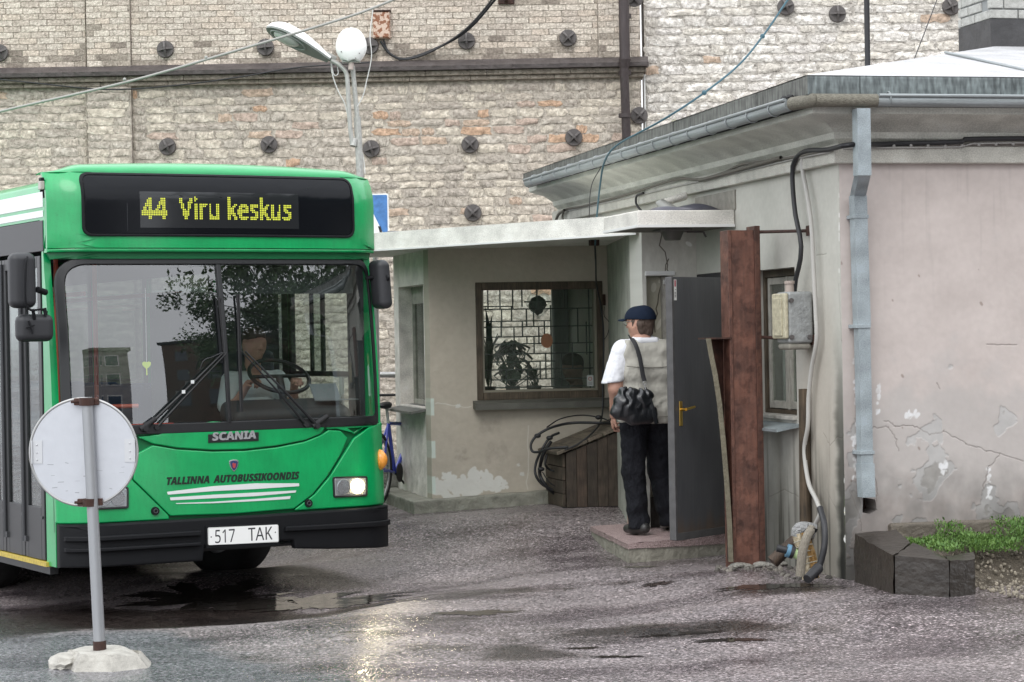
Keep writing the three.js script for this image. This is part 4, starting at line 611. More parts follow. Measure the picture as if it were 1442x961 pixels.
{ // pipe stub with hoses at the foot of the wall
  const d = 14.75, w = (x, y, dd = d) => W(x, y, dd), o = thing('pipe_stub', 'lagged pipe stub with hoses at the foot of the side wall', 'pipe');
  const tape = canvasTex(128, 256, (i, j) => { const b = (j % 64) / 64, n = 20 * fbm(i / 20, j / 20, 3), r = smooth(.0, .5, j / 256 - .45) * 50; return [178 + n * 2 - r * .8 - (b < .1 ? 50 : 0), 164 + n * 2 - r * 1.2 - (b < .1 ? 50 : 0), 138 + n * 2 - r * 1.7 - (b < .1 ? 50 : 0)]; });
  part('lagging', softNormals(tube([w(1127, 750), w(1131, 765), w(1138, 785), w(1142, 815)], .056, 24, 14), 1), std([1, 1, 1], .7, { map: tape, bumpMap: rep(T.rough, 3), bumpScale: .006 }), o);
  part('elbow', [tube([w(1148, 749), w(1136, 746), w(1126, 747), w(1125, 756)], .05, 16, 12)], std([.40, .40, .39], .5, { metal: .3, bumpMap: rep(T.rough, 2), bumpScale: .03 }), o);
  for (let k = 0; k < 6; k++) { const t = k / 5, q = w(lerp(1130, 1142, t), lerp(762, 802, t)); part('wrap_band', metreUV(new THREE.TorusGeometry(.0555, .004, 6, 18).rotateX(Math.PI / 2 - .2).rotateZ(.25).translate(q.x, q.y, q.z), 1), std([.42, .39, .31], .8), o); }
  part('hose', [tube([w(1144, 744, 14.65), w(1136, 758, 14.6), w(1130, 780, 14.58), w(1127, 812, 14.58)], .03, 24, 10)], std([.33, .30, .25], .55, { map: rep(T.grime, 3), bumpMap: rep(T.fine, 1, 40), bumpScale: .004 }), o, 'grey corrugated hose'); part('hose_clip', [rod(w(1145, 743, 14.65), w(1143, 748, 14.65), .034)], M.black, o);
  part('hose', [tube([w(1155, 716), w(1161, 740, 14.6), w(1161, 770, 14.55), w(1154, 798, 14.55), w(1148, 812, 14.5)], .021, 30, 10), rod(w(1153, 800, 14.5), w(1137, 816, 14.4), .035, .03)], M.cable, o, 'thick black hose');
  part('coupling', [rod(w(1094, 772, 14.7), w(1110, 776, 14.7), .024), rod(w(1110, 776, 14.7), w(1118, 779, 14.7), .042)], M.cable, o); part('coupling_ring', [rod(w(1108, 775.5, 14.7), w(1113, 777, 14.7), .044)], std([.1, .22, .32], .5), o); part('coupling_end', [rod(w(1118, 779, 14.7), w(1127, 784, 14.7), .03)], std([.45, .6, .3], .5), o);
  const q = thing('leaning_plank', 'weathered wooden plank standing against the side wall behind the hose', 'plank');
  part('board', metreUV(rod(toWorld(onA(1136, 800, -.04)), toWorld(onA(1134, 548, -.03)), .045, .045, 4), 1), std([.2, .17, .125], .8, { map: rep(T.wood, 1), bumpMap: rep(T.wood, 1), bumpScale: .003 }), q);
  const q2 = thing('wood_block', 'dark broken timber lying at the wall foot left of the pipe stub', 'timber'); part('block', metreUV(rod(W(1088, 792, 15), W(1130, 752, 15.05), .045, .04, 4), 1), std([.16, .125, .1], .8, { map: rep(T.wood, 2), bumpMap: rep(T.wood, 2), bumpScale: .004 }), q2);
  const R = rng(91), pg = new THREE.IcosahedronGeometry(1, 0), im = new THREE.InstancedMesh(pg, std([.12, .112, .1], .7), 420), m = new THREE.Matrix4(), q3 = new THREE.Quaternion(), e = new THREE.Euler(), col = new THREE.Color();
  for (let i = 0; i < 420; i++) { const near = R() < .6, p = onGround(near ? 1140 + (R() + R() - 1) * 55 : 1010 + R() * 90, near ? 806 + (R() + R() - 1) * 16 : 797 + R() * 8), s2 = .004 + R() ** 3 * .022; e.set(R() * 3, R() * 3, R() * 3); q3.setFromEuler(e); m.compose(p, q3, V(s2 * 1.4, s2 * .7, s2)); im.setMatrixAt(i, m); const t = .5 + R() * 1.2; col.setRGB(t, t * .97, t * .93); im.setColorAt(i, col); }
  im.name = 'rubble'; tag(im, 'small dark stones and grit around the pipe stub and column foot', 'rubble', null, 'stuff'); scene.add(im);
}
{ // planter kerb of dark wet blocks, soil and weeds
  const K = thing('planter_kerb', 'dark wet concrete kerb blocks around the weed bed at the pink wall', 'kerb');
  const block = (pts, top, bot, seed) => { const P = [], n = pts.length, T2 = pts.map(([x, z], i) => V(x, top[i], z)), B = pts.map(([x, z], i) => V(x, bot[i], z)), f = (...w) => { for (let i = 1; i < w.length - 1; i++) for (const k of [0, i, i + 1]) P.push(w[k].x, w[k].y, w[k].z); }; f(...T2.slice().reverse()); for (let i = 0; i < n; i++) { const j = (i + 1) % n; f(B[i], T2[i], T2[j], B[j]); } const g = new THREE.BufferGeometry(); g.setAttribute('position', new THREE.Float32BufferAttribute(P, 3)); g.computeVertexNormals(); return metreUV(warp(softNormals(tess(g, .09), .8), (v) => { v.x += .007 * n2(v.x * 8 + seed, v.y * 8 + v.z * 6); v.y += .006 * n2(v.x * 10, v.z * 10 + seed); v.z += .007 * n2(v.y * 9, v.x * 8 + seed); }), 1); };
  const A0 = W(1203, 752, 14.85), A1 = W(1258, 783, 14.15), A2 = W(1336, 790, 13.95), A3 = W(1373, 786, 14.1), A4 = W(1372, 778, 14.35), I1 = W(1283, 765, 14.5), I0 = W(1262, 746, 14.9), gap = .006;
  const lo = (p) => groundH(p.x, p.z) - .12, xy = (...l) => l.map((p) => [p.x, p.z]);
  part('kerb_block', block(xy(A0, A1, I1, I0), [A0.y, A1.y, I1.y, I0.y], [A0, A1, I1, I0].map(lo), 1), M.concreteWet, K);
  const B1 = A1.clone().add(V(.012, 0, .0)), J1 = I1.clone().add(V(.012, 0, 0)); part('kerb_block', block(xy(B1, A2, V(A2.x + .02, 0, A2.z - .28), J1), [B1.y, A2.y, A2.y - .0, J1.y], [B1, A2, A2, J1].map(lo), 4), M.concreteWet, K);
  const C1 = A2.clone().add(V(.008, 0, 0)); part('kerb_block', block(xy(C1, A3, A4, V(A2.x + .03, 0, A2.z - .28)), [C1.y, A3.y - .01, A4.y, A2.y], [C1, A3, A4, A2].map(lo), 8), M.concreteWet, K);
  // soil sheet
  const g = new THREE.PlaneGeometry(1, 1, 50, 24).rotateX(-Math.PI / 2), a = D.worldToLocal(I0.clone());
  warp(g, (v) => { const u = v.x + .5, t = v.z + .5, x = lerp(.25, 6.5, u), z = lerp(.0, 1.3 + .3 * u, t), w = D.localToWorld(V(x, 0, z)); const gh = groundH(w.x, w.z), kx = smooth(.42, .58, x), ze = lerp(.86, .45, kx), sw = lerp(.08, .4, kx), inner = smooth(ze + sw, ze - sw, z); w.y = lerp(gh - .02 - .15 * smooth(.85, 1, t), .34, inner) - .3 * smooth(.97, 1, t) + .02 * fbm(x * 3, z * 3, 3); v.copy(w); }); g.computeVertexNormals();
  structure('soil', metreUV(softNormals(plain(g), 2), 1), std([.12, .10, .076], .85, { map: rep(T.grime, 2), bumpMap: rep(T.rough, 4), bumpScale: .03 }));
  const R = rng(17), leaf = new THREE.BufferGeometry(); leaf.setAttribute('position', new THREE.Float32BufferAttribute([0, 0, 0, -.5, .5, .08, 0, 1, 0, 0, 0, 0, 0, 1, 0, .5, .5, .08], 3)); leaf.computeVertexNormals();
  const wm = std([.11, .185, .05], .6, { side: THREE.DoubleSide }), N = 9000, im = new THREE.InstancedMesh(leaf, wm, N), m = new THREE.Matrix4(), q = new THREE.Quaternion(), e = new THREE.Euler(), col = new THREE.Color();
  for (let i = 0; i < N; i++) {
    const px = 1290 + (R() < .75 ? Math.pow(R(), .8) * 190 : R() * 700), k = R(), lx = onB(px, 760, .5).x; let x = lx, z = .15 + R() * .75, dens = n2(x * 2.3, z * 3); if (dens < -.25) z *= .6; if (x > .5 && z > .5) z *= .6; const tall = (px > 1345 && px < 1372 ? .13 : .03) + .04 * Math.max(0, dens) + (px > 1432 ? .12 : 0);
    e.set((R() - .5) * 1.9, R() * 6.3, (R() - .5) * 1.9); q.setFromEuler(e); const s = .007 + R() ** 2 * .016; const w = D.localToWorld(V(x, 0, z)), sl = smooth(.3, .9, x > .5 ? z : 0) * .14; m.compose(V(w.x, .345 - sl + R() * tall, w.z), q, V(s * .7, s * (1 + R()), s)); im.setMatrixAt(i, m); const t = R(); col.setRGB(.6 + .6 * t, .8 + .45 * t, .55 + .4 * t); im.setColorAt(i, col);
  }
  im.name = 'weeds'; tag(im, 'low green weeds growing in the bed behind the dark kerb', 'weeds', null, 'stuff'); im.castShadow = im.receiveShadow = true; scene.add(im);
  const pg = new THREE.IcosahedronGeometry(1, 0), pn = 1500, pi = new THREE.InstancedMesh(pg, std([.22, .2, .165], .8), pn);
  for (let i = 0; i < pn; i++) { const x = .56 + R() ** 1.3 * 1.4, z = .3 + R() * 1.3, w = D.localToWorld(V(x, 0, z)), ze = .45, gh = groundH(w.x, w.z), h = Math.max(gh, lerp(gh, .335, smooth(ze + .4, ze - .4, z)));  e.set(R() * 3, R() * 3, R() * 3); q.setFromEuler(e); const s = .003 + R() ** 3 * .012; m.compose(V(w.x, h + .012, w.z), q, V(s * 1.4, s, s)); pi.setMatrixAt(i, m); const t = .5 + R(); col.setRGB(t, t * .96, t * .9); pi.setColorAt(i, col); }
  pi.name = 'gravel'; tag(pi, 'scattered pale gravel on the ground beside the kerb end', 'gravel', null, 'stuff'); pi.castShadow = pi.receiveShadow = true; scene.add(pi);
  const tuft = thing('grass_tuft', 'small yellow-green grass tuft growing behind the gutter', 'grass tuft', null, W(952, 190, 18.3)); part('blade', [...Array(9)].map((_, k) => { const a = (k - 4) * .22; return flat(new THREE.ConeGeometry(.006, .13 + .03 * (k % 3), 4).translate(0, .06, 0).rotateZ(a).rotateY(k)); }), std([.3, .38, .1], .6), tuft);
}
// ---------------------------------------------------------------- flat-roofed kiosk built onto the side wall
const ZK = M.zk;                                 // plane of its front
const K = thing('kiosk', 'low plastered kiosk with a white flat roof slab and large window', 'kiosk', null, V(NEAR.x, 0, NEAR.z), TURN);
const kf = (px, py, z = ZK) => hit(K, 'z', z, px, py);
const KX = kf(606, 550).x, kb = hit(K, 'x', KX, 557, 560).z, kTop = kf(700, 345).y + .06, kDepth = ZK - kb;
{
  const o0 = kf(669, 395), o1 = kf(851, 563), w = { x0: o0.x, x1: o1.x, y0: kf(671, 564).y, y1: kf(760, 397).y };
  const tex = canvasTex(512, 512, (i, j) => { const u = i / 170, v = 3 - j / 170, n = 8 * fbm(u * 1.6, v * 1.6, 4) + 5 * fbm(u * 12, v * 12, 2); let c = [184 + n, 175 + n, 161 + n]; return c; }, (x, wd) => {
    const R = rng(66), cp = (px, py) => { const p = kf(px, py); return [(p.x - KX) * 170, (3 - p.y) * 170]; };
    const blob = (list, col) => { x.fillStyle = col; for (const [px, py, r] of list) { const [u, v] = cp(px, py); for (let k = 0; k < 24; k++) { x.beginPath(); x.ellipse(u + (R() - .5) * r * 1.5, v + (R() - .5) * r * 1.1, r * .3 * (0.4 + R()), r * .25 * (0.4 + R()), R() * 3, 0, 7); x.fill(); } } };
    blob([[622, 690, 22], [640, 682, 20], [674, 676, 24], [690, 684, 18], [655, 690, 22], [630, 670, 10], [708, 682, 10]], 'rgb(214,212,206)'); blob([[735, 668, 4], [730, 655, 3], [645, 572, 4]], 'rgb(205,203,196)');
    blob([[700, 640, 26], [690, 600, 20], [650, 640, 14]], 'rgba(140,132,122,.1)');
    cracks(x, [jag(cp(612, 568), cp(664, 574), 10, 3, R), jag(cp(745, 600), cp(742, 690), 9, 3, R)], 1.2, 'rgba(215,212,205,.8)');
    for (const [px, py] of [[609, 580], [610, 640], [611, 690]]) { const [u, v] = cp(px, py); x.fillStyle = 'rgba(210,222,214,.9)'; x.fillRect(0, v - 20, 4 + R() * 4, 26); }
  });
  const km = std([1, 1, 1], .85, { map: tex, bumpMap: rep(T.rough, 2), bumpScale: .008 });
  const sh = poly([[KX, -.3], [-.003, -.3], [-.003, kTop], [KX, kTop]]); sh.holes.push(rectHole(w.x0, w.x1, w.y0, w.y1));
  part('wall', planarUV(extrude(sh, .22).translate(0, 0, ZK - .22), 'x', KX, KX + 512 / 170, 'y', 3 - 512 / 170, 3), km, K, 'greyish front wall with peeling white patches');
  // side wall with a narrow window
  const sw = { z0: hit(K, 'x', KX, 597, 480).z, z1: hit(K, 'x', KX, 562, 480).z, y0: hit(K, 'x', KX, 596, 574).y, y1: hit(K, 'x', KX, 597, 400).y };
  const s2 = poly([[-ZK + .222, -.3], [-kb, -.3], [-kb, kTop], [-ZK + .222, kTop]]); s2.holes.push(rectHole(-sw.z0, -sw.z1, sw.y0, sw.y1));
  part('wall', metreUV(extrude(s2, .22).rotateY(Math.PI / 2).translate(KX, 0, 0), 1), std([.93, .88, .86], .85, { map: rep(T.grime, .8), bumpMap: rep(T.rough, 1), bumpScale: .008 }), K, 'side wall lightened against the shade of the bus, with a narrow recessed window');  // colour lightened to make up for shade and green bounce from the bus
  // back wall with an opening and floor
  const zb = kb, bw = { x0: Math.max(KX + .26, kf(668, 480, kb).x), x1: Math.min(-.06, kf(790, 480, kb).x), y0: kf(720, 556, kb).y, y1: kf(720, 400, kb).y };
  const s3 = poly([[KX + .222, -.3], [-.003, -.3], [-.003, kTop], [KX + .222, kTop]]); s3.holes.push(rectHole(bw.x0, bw.x1, bw.y0, bw.y1));
  part('wall', metreUV(extrude(s3, .2).translate(0, 0, zb - .0), 1), M.room, K);
  part('floor', box(KX + .222, -.003, .1, .25, zb + .202, ZK - .222), M.room, K);
  // roof slab
  const rl = kf(528, 345, ZK + .18).x, rr = kf(900, 335, ZK + .18).x, f0 = kf(700, 352, ZK + .18).y, f1 = kf(700, 327, ZK + .18).y;
  const aw = (z) => M.wingX * clamp((z - ZK) / (M.zw - .341 - ZK)), ez = M.zw - .06, ex = M.wingX - .03, slab = (y0, y1, grow) => extrude(poly([[rl - grow, -(ZK + .2 + grow)], [ex, -(ez + grow)], [M.wingX - .004, -(M.zw - .07)], [-.003, -(ZK - .01)], [-.003, -(zb - .15)], [rl - grow, -(zb - .15)]]), y1 - y0).rotateX(-Math.PI / 2).translate(0, y0, 0);
  part('roof_slab', metreUV(softNormals(warp(tess(slab(f0 + .012, f1, 0), .4), (v) => { v.y += (v.x - rl) * .012; }), .3), 1), std([.86, .86, .83], .6, { map: rep(T.grime, 1), bumpMap: rep(T.rough, 1), bumpScale: .003 }), K, 'white flat roof slab');
  part('drip_edge', warp(flat(extrude(poly([[rl - .004, -(ZK + .206)], [ex, -(ez + .006)], [ex, -(ez - .05)], [rl - .004, -(ZK + .15)]]), .0145).rotateX(-Math.PI / 2).translate(0, f0 - .003, 0)), (v) => { v.y += (v.x - rl) * .012; }), M.white, K);
  part('roof_felt', warp(metreUV(tess(box(rl + .2, -.1, f1 + .001, f1 + .03, zb, ZK - .1, .01), .15), 1), (v) => { v.y += (v.x - rl) * .012 + .03 * smooth(-.9, -.5, v.x) + .01 * n2(v.x * 4, v.z * 4); }), std([.1, .1, .12], .4, { bumpMap: rep(T.rough, 2), bumpScale: .008 }), K);
  // plinth
  const pl = [], y = (px, py) => kf(px, py, ZK + .16).y;
  const py0 = y(620, 704), py1 = y(800, 688);
  part('plinth', warp(metreUV(softNormals(tess(merge([box(KX - .2, -.002, -.3, py0, ZK + .002, ZK + .17, .015), box(KX - .2, KX - .002, -.3, py0, kb, ZK + .001, .015)]), .15), .4), 1), (v) => { v.y += (v.x - KX) * (py1 - py0) * .7 + .006 * n2(v.x * 7, v.z * 7); }), std([.31, .31, .27], .8, { map: rep(T.grime, 1.4), bumpMap: rep(T.rough, 2), bumpScale: .012 }), K, 'grey concrete plinth step');
  // big window
  const W1 = part('window', [box(w.x0, w.x0 + .055, w.y0, w.y1, ZK - .1, ZK + .012, .005), box(w.x1 - .055, w.x1, w.y0, w.y1, ZK - .1, ZK + .012, .005), box(w.x0 + .056, w.x1 - .056, w.y1 - .07, w.y1, ZK - .1, ZK + .012, .005), box(w.x0 + .056, w.x1 - .056, w.y0, w.y0 + .065, ZK - .1, ZK + .012, .005)], M.woodFrame, K, 'brown wooden kiosk window with an irregular grille behind');
  part('inner_frame', [box(w.x0 + .056, w.x0 + .075, w.y0 + .066, w.y1 - .071, ZK - .09, ZK - .01), box(w.x1 - .075, w.x1 - .056, w.y0 + .066, w.y1 - .071, ZK - .09, ZK - .01), box(w.x0 + .076, w.x1 - .076, w.y0 + .066, w.y0 + .085, ZK - .09, ZK - .01)], std([.24, .22, .17], .6), W1);
  part('pane', [box(w.x0 + .06, w.x1 - .06, w.y0 + .07, w.y1 - .075, ZK - .052, ZK - .05)], glassMat(1.6, [.88, .92, .9]), W1);
  part('sill', flat(metreUV(extrude(poly([[0, w.y0 - .075], [.11, w.y0 - .085], [.11, w.y0 - .03], [0, w.y0 - .004]]), w.x1 - w.x0 + .14).rotateY(-Math.PI / 2).translate(w.x1 + .1, 0, 0).translate(0, 0, 0).applyMatrix4(new THREE.Matrix4().makeTranslation(0, 0, ZK + .0)), 1)), std([.13, .13, .115], .6, { map: rep(T.grime, 1) }), W1);
  part('hinge', [box(w.x1 + .0, w.x1 + .025, w.y1 - .22, w.y1 - .12, ZK + .001, ZK + .02, .004)], M.rustDark, W1);
  part('notice', planarUV(box(w.x1 - .145, w.x1 - .085, w.y0 + .1, w.y0 + .2, ZK - .049, ZK - .047), 'x', w.x1 - .145, w.x1 - .085, 'y', w.y0 + .1, w.y0 + .2), std([1, 1, 1], .6, { map: canvasTex(48, 80, null, (x) => { x.fillStyle = '#b9bcb8'; x.fillRect(0, 0, 48, 80); x.strokeStyle = '#a04a4a'; x.lineWidth = 4; x.beginPath(); x.arc(24, 26, 12, 0, 7); x.stroke(); x.fillStyle = '#777'; for (const y of [50, 58, 66]) x.fillRect(9, y, 30, 3); }) }), W1);
  // grille: irregular rectangles of flat bar, just inside the glass
  const gx = (px) => kf(px, 480, ZK - .13).x, gy = (py) => kf(760, py, ZK - .13).y, bars = [], bar = (x0, y0, x1, y1) => { const a = Math.min(gx(x0), gx(x1)), b = Math.max(gx(x0), gx(x1)), c = Math.min(gy(y0), gy(y1)), d = Math.max(gy(y0), gy(y1)), r = .0055; bars.push([a - r, b + r, c - r, d + r, ZK - .135, ZK - .125]); };
  const H = [[677, 722, 431], [677, 842, 435], [677, 776, 452], [677, 842, 460], [677, 775, 474], [695, 842, 484], [677, 842, 498], [690, 780, 509], [677, 842, 520], [690, 842, 534], [677, 842, 545], [740, 776, 425]];
  const Vb = [[688, 408, 434], [705, 408, 434], [723, 408, 435], [736, 408, 431], [757, 408, 434], [707, 436, 460], [721, 432, 452], [742, 436, 460], [752, 436, 460], [706, 452, 460], [736, 452, 474], [767, 452, 474], [724, 460, 484], [759, 460, 484], [706, 460, 474], [742, 474, 484], [752, 474, 498], [722, 484, 498], [768, 498, 509], [738, 498, 509], [760, 509, 534], [742, 520, 545], [768, 509, 534], [776, 431, 545], [796, 408, 435], [814, 435, 484], [826, 455, 484], [806, 484, 520], [826, 484, 500], [830, 408, 548], [790, 500, 545], [690, 520, 545], [712, 520, 545]];
  H.forEach(([a, b, y2]) => bar(a, y2, b, y2)); Vb.forEach(([x2, a, b]) => bar(x2, a, x2, b));
  const grille = part('grille', bars.map((b) => box(...b)), std([.05, .06, .055], .5, { metal: .3 }), W1);
  // frame of the rear window
  part('rear_window', [box(bw.x0 - .02, bw.x0 + .04, bw.y0, bw.y1, zb + .02, zb + .08), box(bw.x1 - .04, bw.x1 + .02, bw.y0, bw.y1, zb + .02, zb + .08), box(bw.x0 + .041, bw.x1 - .041, bw.y0, bw.y0 + .05, zb + .02, zb + .08), box(bw.x0 + .041, bw.x1 - .041, bw.y1 - .05, bw.y1, zb + .02, zb + .08)], M.oldPaint, K);
  // side window
  const W2 = part('window', [box(KX + .13, KX + .17, sw.y0, sw.y1, sw.z0 - .03, sw.z0), box(KX + .13, KX + .17, sw.y0, sw.y1, sw.z1, sw.z1 + .03), box(KX + .13, KX + .17, sw.y1 - .16, sw.y1, sw.z1 + .031, sw.z0 - .031), box(KX + .13, KX + .17, sw.y0, sw.y0 + .05, sw.z1 + .031, sw.z0 - .031), box(KX + .12, KX + .165, sw.y0 + .051, sw.y1 - .161, sw.z0 - .36, sw.z0 - .33)], M.oldPaint, K);
  part('pane', [box(KX + .15, KX + .152, sw.y0 + .04, sw.y1 - .15, sw.z1 + .02, sw.z0 - .02)], glassMat(1.6, [.6, .66, .62], .05), W2);
  part('sill', flat(metreUV(extrude(poly([[-.14, sw.y0 - .055], [.12, sw.y0 - .01], [.12, sw.y0 + .008], [-.14, sw.y0 - .035]]), sw.z0 - sw.z1 + .06).translate(KX, 0, sw.z1 - .03), 1)), std([.16, .165, .16], .5, { map: rep(T.grime, 1) }), W2);
  // interior: curtain, table, plants
  const zi = ZK - .3, ct = thing('curtain', 'grey curtain hanging inside the kiosk window', 'curtain', null, V(NEAR.x, 0, NEAR.z), TURN), folds = [];
  for (let k = 0; k < 30; k++) { const x = lerp(kf(782, 480, zb + .25).x, -.02, k / 29); folds.push(rod(V(x, .3, zb + .26 + .02 * Math.sin(k * 1.9)), V(x, w.y1 + .1, zb + .26 + .02 * Math.sin(k * 1.9 + .3)), .034, .03, 8)); }
  part('cloth', folds, std([.17, .18, .17], .95), ct);
  const tb = thing('table', 'dark table top just inside the kiosk window', 'table', null, V(NEAR.x, 0, NEAR.z), TURN); part('top', box(w.x0 - .1, -.1, w.y0 - .04, w.y0 + .0, zi - .5, zi + .06), std([.07, .06, .05], .5), tb); for (const x of [w.x0, -.2]) part('leg', box(x - .03, x + .03, .25, w.y0 - .042, zi - .45, zi - .38), M.dark, tb);
  const leafG = (l, wd) => { const g = new THREE.PlaneGeometry(1, 1, 2, 4), p = g.attributes.position; for (let i = 0; i < p.count; i++) { const t = p.getY(i) + .5, s = p.getX(i); p.setXYZ(i, s * wd * Math.sin(Math.PI * Math.min(1, t * .92 + .08)), t * l, -.18 * l * t * t + Math.abs(s) * wd * .3); } g.computeVertexNormals(); return plain(g); };
  const lm = std([.03, .06, .028], .45, { side: THREE.DoubleSide });
  const plant = (label, px, py, n, spread, hgt, len, wid, seed) => { const p = kf(px, py, zi - .1), o = thing('house_plant', label, 'plant', null, K.localToWorld(V(p.x, w.y0 + .001, zi - .1)), TURN), R = rng(seed); part('pot', plain(new THREE.CylinderGeometry(.07, .05, .11, 16).translate(0, .055, 0)), std([.1, .07, .06], .7), o); const L = [], S = []; for (let k = 0; k < n; k++) { const a = R() * 6.28, r = spread * Math.sqrt(R()), h = .12 + hgt * R(), q = V(Math.cos(a) * r, h, Math.sin(a) * r * .6); S.push(tube([V(0, .1, 0), V(q.x * .3, q.y * .6, q.z * .3), q], .004, 6, 5)); const g = leafG(len * (.7 + .6 * R()), wid * (.7 + .5 * R())); g.rotateX(len > .4 ? -.1 + R() * .25 : -.25 - R() * .95).rotateY(-a + Math.PI / 2 + (R() - .5)).translate(q.x, q.y, q.z); L.push(g); } part('stem', S, M.leafDark, o); part('leaves', L, lm, o); return o; };
  plant('bushy dark leafy plant in the middle of the kiosk window', 722, 545, 52, .19, .34, .13, .1, 5); plant('tall narrow pointed plant at the left edge of the kiosk window', 688, 545, 7, .03, .1, .5, .06, 6); plant('low spiky plant on the kiosk window ledge beside the bushy one', 752, 545, 26, .05, .06, .24, .02, 7);
  const ball = kf(757, 430, zi + .05), hb = thing('hanging_bag', 'clear plastic bag of dark stuff hanging at the top of the kiosk window', 'bag', null, K.localToWorld(ball.clone()), TURN);
  const blobG = (r, s2, k) => { const g = mergeVertices(new THREE.IcosahedronGeometry(r, 5).deleteAttribute('uv').deleteAttribute('normal')); warp(g, (v) => { const n = n3(v.x * 14 + k, v.y * 14, v.z * 14); v.multiplyScalar(1 + .16 * n); v.y *= s2; if (v.y < 0) { v.x *= 1 - .5 * (-v.y / r) * .7; } else v.x *= 1 - .3 * (v.y / r) * .4; }); g.computeVertexNormals(); return plain(g); };
  part('filling', blobG(.082, 1.05, 2), std([.035, .04, .036], .5), hb); part('film', blobG(.108, 1.15, 9).translate(.012, .01, 0), glassMat(1.4, [.93, .95, .95], .06), hb); part('string', rod(V(0, .1, 0), V(0, .22, 0), .003), M.cable, hb);
  const od = kf(770, 480, ZK - .06), oo = thing('orange_disc', 'round plain orange disc stuck inside the kiosk window pane', 'disc', null, K.localToWorld(od.clone()), TURN); part('disc', plain(new THREE.CylinderGeometry(.066, .066, .004, 32).rotateX(Math.PI / 2).scale(.82, 1, 1)), std([.62, .21, .10], .6), oo);
  M.kioskIn = { zi, w, zb };
}
{ // wooden box with coiled cable before the kiosk
  const z1 = ZK + .72, a = kf(803, 712, z1), b = kf(880, 708, z1), base = a.y - .02, yl = kf(797, 634, z1).y, yr = kf(868, 598, z1).y, dz = .62, B = thing('wooden_box', 'weathered wooden box with a sloping grey board lid before the kiosk', 'box', null, V(NEAR.x, 0, NEAR.z), TURN), x0 = a.x - .03, x1 = b.x + .04, R = rng(12);
  const tones = [[.165, .147, .13], [.2, .165, .142], [.14, .128, .116], [.185, .163, .144]].map((c) => std(c, .7, { map: rep(T.wood, 1.3), bumpMap: rep(T.wood, 1.3), bumpScale: .004 })), sideM = [[.21, .19, .16], [.17, .155, .135], [.19, .17, .145]].map((c) => std(c, .75, { map: rep(T.wood, 1.1), bumpMap: rep(T.wood, 1.1), bumpScale: .004 }));
  const top = (x) => lerp(yl, yr, (x - x0) / (x1 - x0)) - .03;
  for (let k = 0; k < 6; k++) { const p = lerp(x0, x1, k / 6) + .002, q = lerp(x0, x1, (k + 1) / 6) - .002; part('plank', metreUV(extrude(poly([[p, base], [q, base], [q, top(q)], [p, top(p)]]), .024, .002).translate(0, 0, z1 - .024 + R() * .006), 1, k * .31), tones[k % 4], B); }
  for (let k = 0; k < 4; k++) { const p = lerp(base, top(x0) - .004, k / 4) + .003, q = lerp(base, top(x0) - .004, (k + 1) / 4) - .003; part('plank', metreUV(box(x0 - .03 + R() * .004, x0 - .001, p, q, z1 - dz, z1 - .026, .003), 1, k * .23), sideM[k % 3], B); }
  part('plank', box(x1 + .001, x1 + .025, base, top(x1), z1 - dz, z1 - .026), tones[0], B); part('plank', box(x0, x1, base, top(x0), z1 - dz - .02, z1 - dz), tones[1], B);
  const lidM = [[.4, .395, .36], [.34, .34, .31], [.44, .43, .385]].map((c) => std(c, .65, { map: rep(T.wood, .9), bumpMap: rep(T.wood, .9), bumpScale: .004 })), ang = Math.atan2(yr - yl, x1 - x0), len = Math.hypot(yr - yl, x1 - x0) + .14;
  for (let k = 0; k < 5; k++) { const p = k / 5 * len + .003, q = (k + 1) / 5 * len - .003; part('lid_board', metreUV(box(p - .09, q - .09, 0, .028, -dz - .03, .03, .003), 1, k * .4).rotateZ(ang).translate(x0, yl - .012, z1), lidM[k % 3], B); }
  part('foot', [box(x0 - .02, x1 + .02, base - .12, base - .002, z1 - dz, z1 - .01)], M.dark, B);
  const w = (px, py, z = z1 - .2) => K.localToWorld(kf(px, py, z)), C = thing('cable_coil', 'loops of black cable coiled over and beside the wooden box', 'cable coil');
  const loop = (l, r) => part('loop', tube(l.map(([x, y, z]) => w(x, y, z1 + (z ?? -.3))), r, l.length * 8, 8), M.cable, C);
  loop([[870, 597], [845, 596, -.2], [805, 596, -.35], [775, 603], [756, 614], [748, 625], [749, 635, -.25], [757, 637, -.2], [775, 632, -.05], [800, 630, .04]], .012); loop([[787, 610, -.2], [775, 616], [764, 632], [755, 652, -.35], [754, 668], [763, 682], [778, 690, -.3]], .012); loop([[776, 622, -.25], [765, 640], [760, 662, -.4], [762, 674], [772, 688], [780, 695, -.35]], .016); loop([[770, 640, -.3], [768, 655], [775, 662, -.35], [783, 664, -.3]], .01); loop([[869, 600, -.2], [850, 590, -.4], [820, 585, -.5], [790, 590], [770, 602, -.45]], .006); loop([[764, 665, -.3], [772, 678], [782, 686, -.3]], .005);
  part('tie', [[757, 614], [762, 661], [774, 617], [843, 588]].map(([x, y]) => { const p = w(x, y, z1 - .3); return new THREE.SphereGeometry(.026, 8, 6).scale(1.2, .8, 1).translate(p.x, p.y, p.z); }), M.cable, C);
  // cable that comes down over the roof slab to the box
  const rz = ZK + .24, u = (px, py, z = rz) => K.localToWorld(kf(px, py, z));
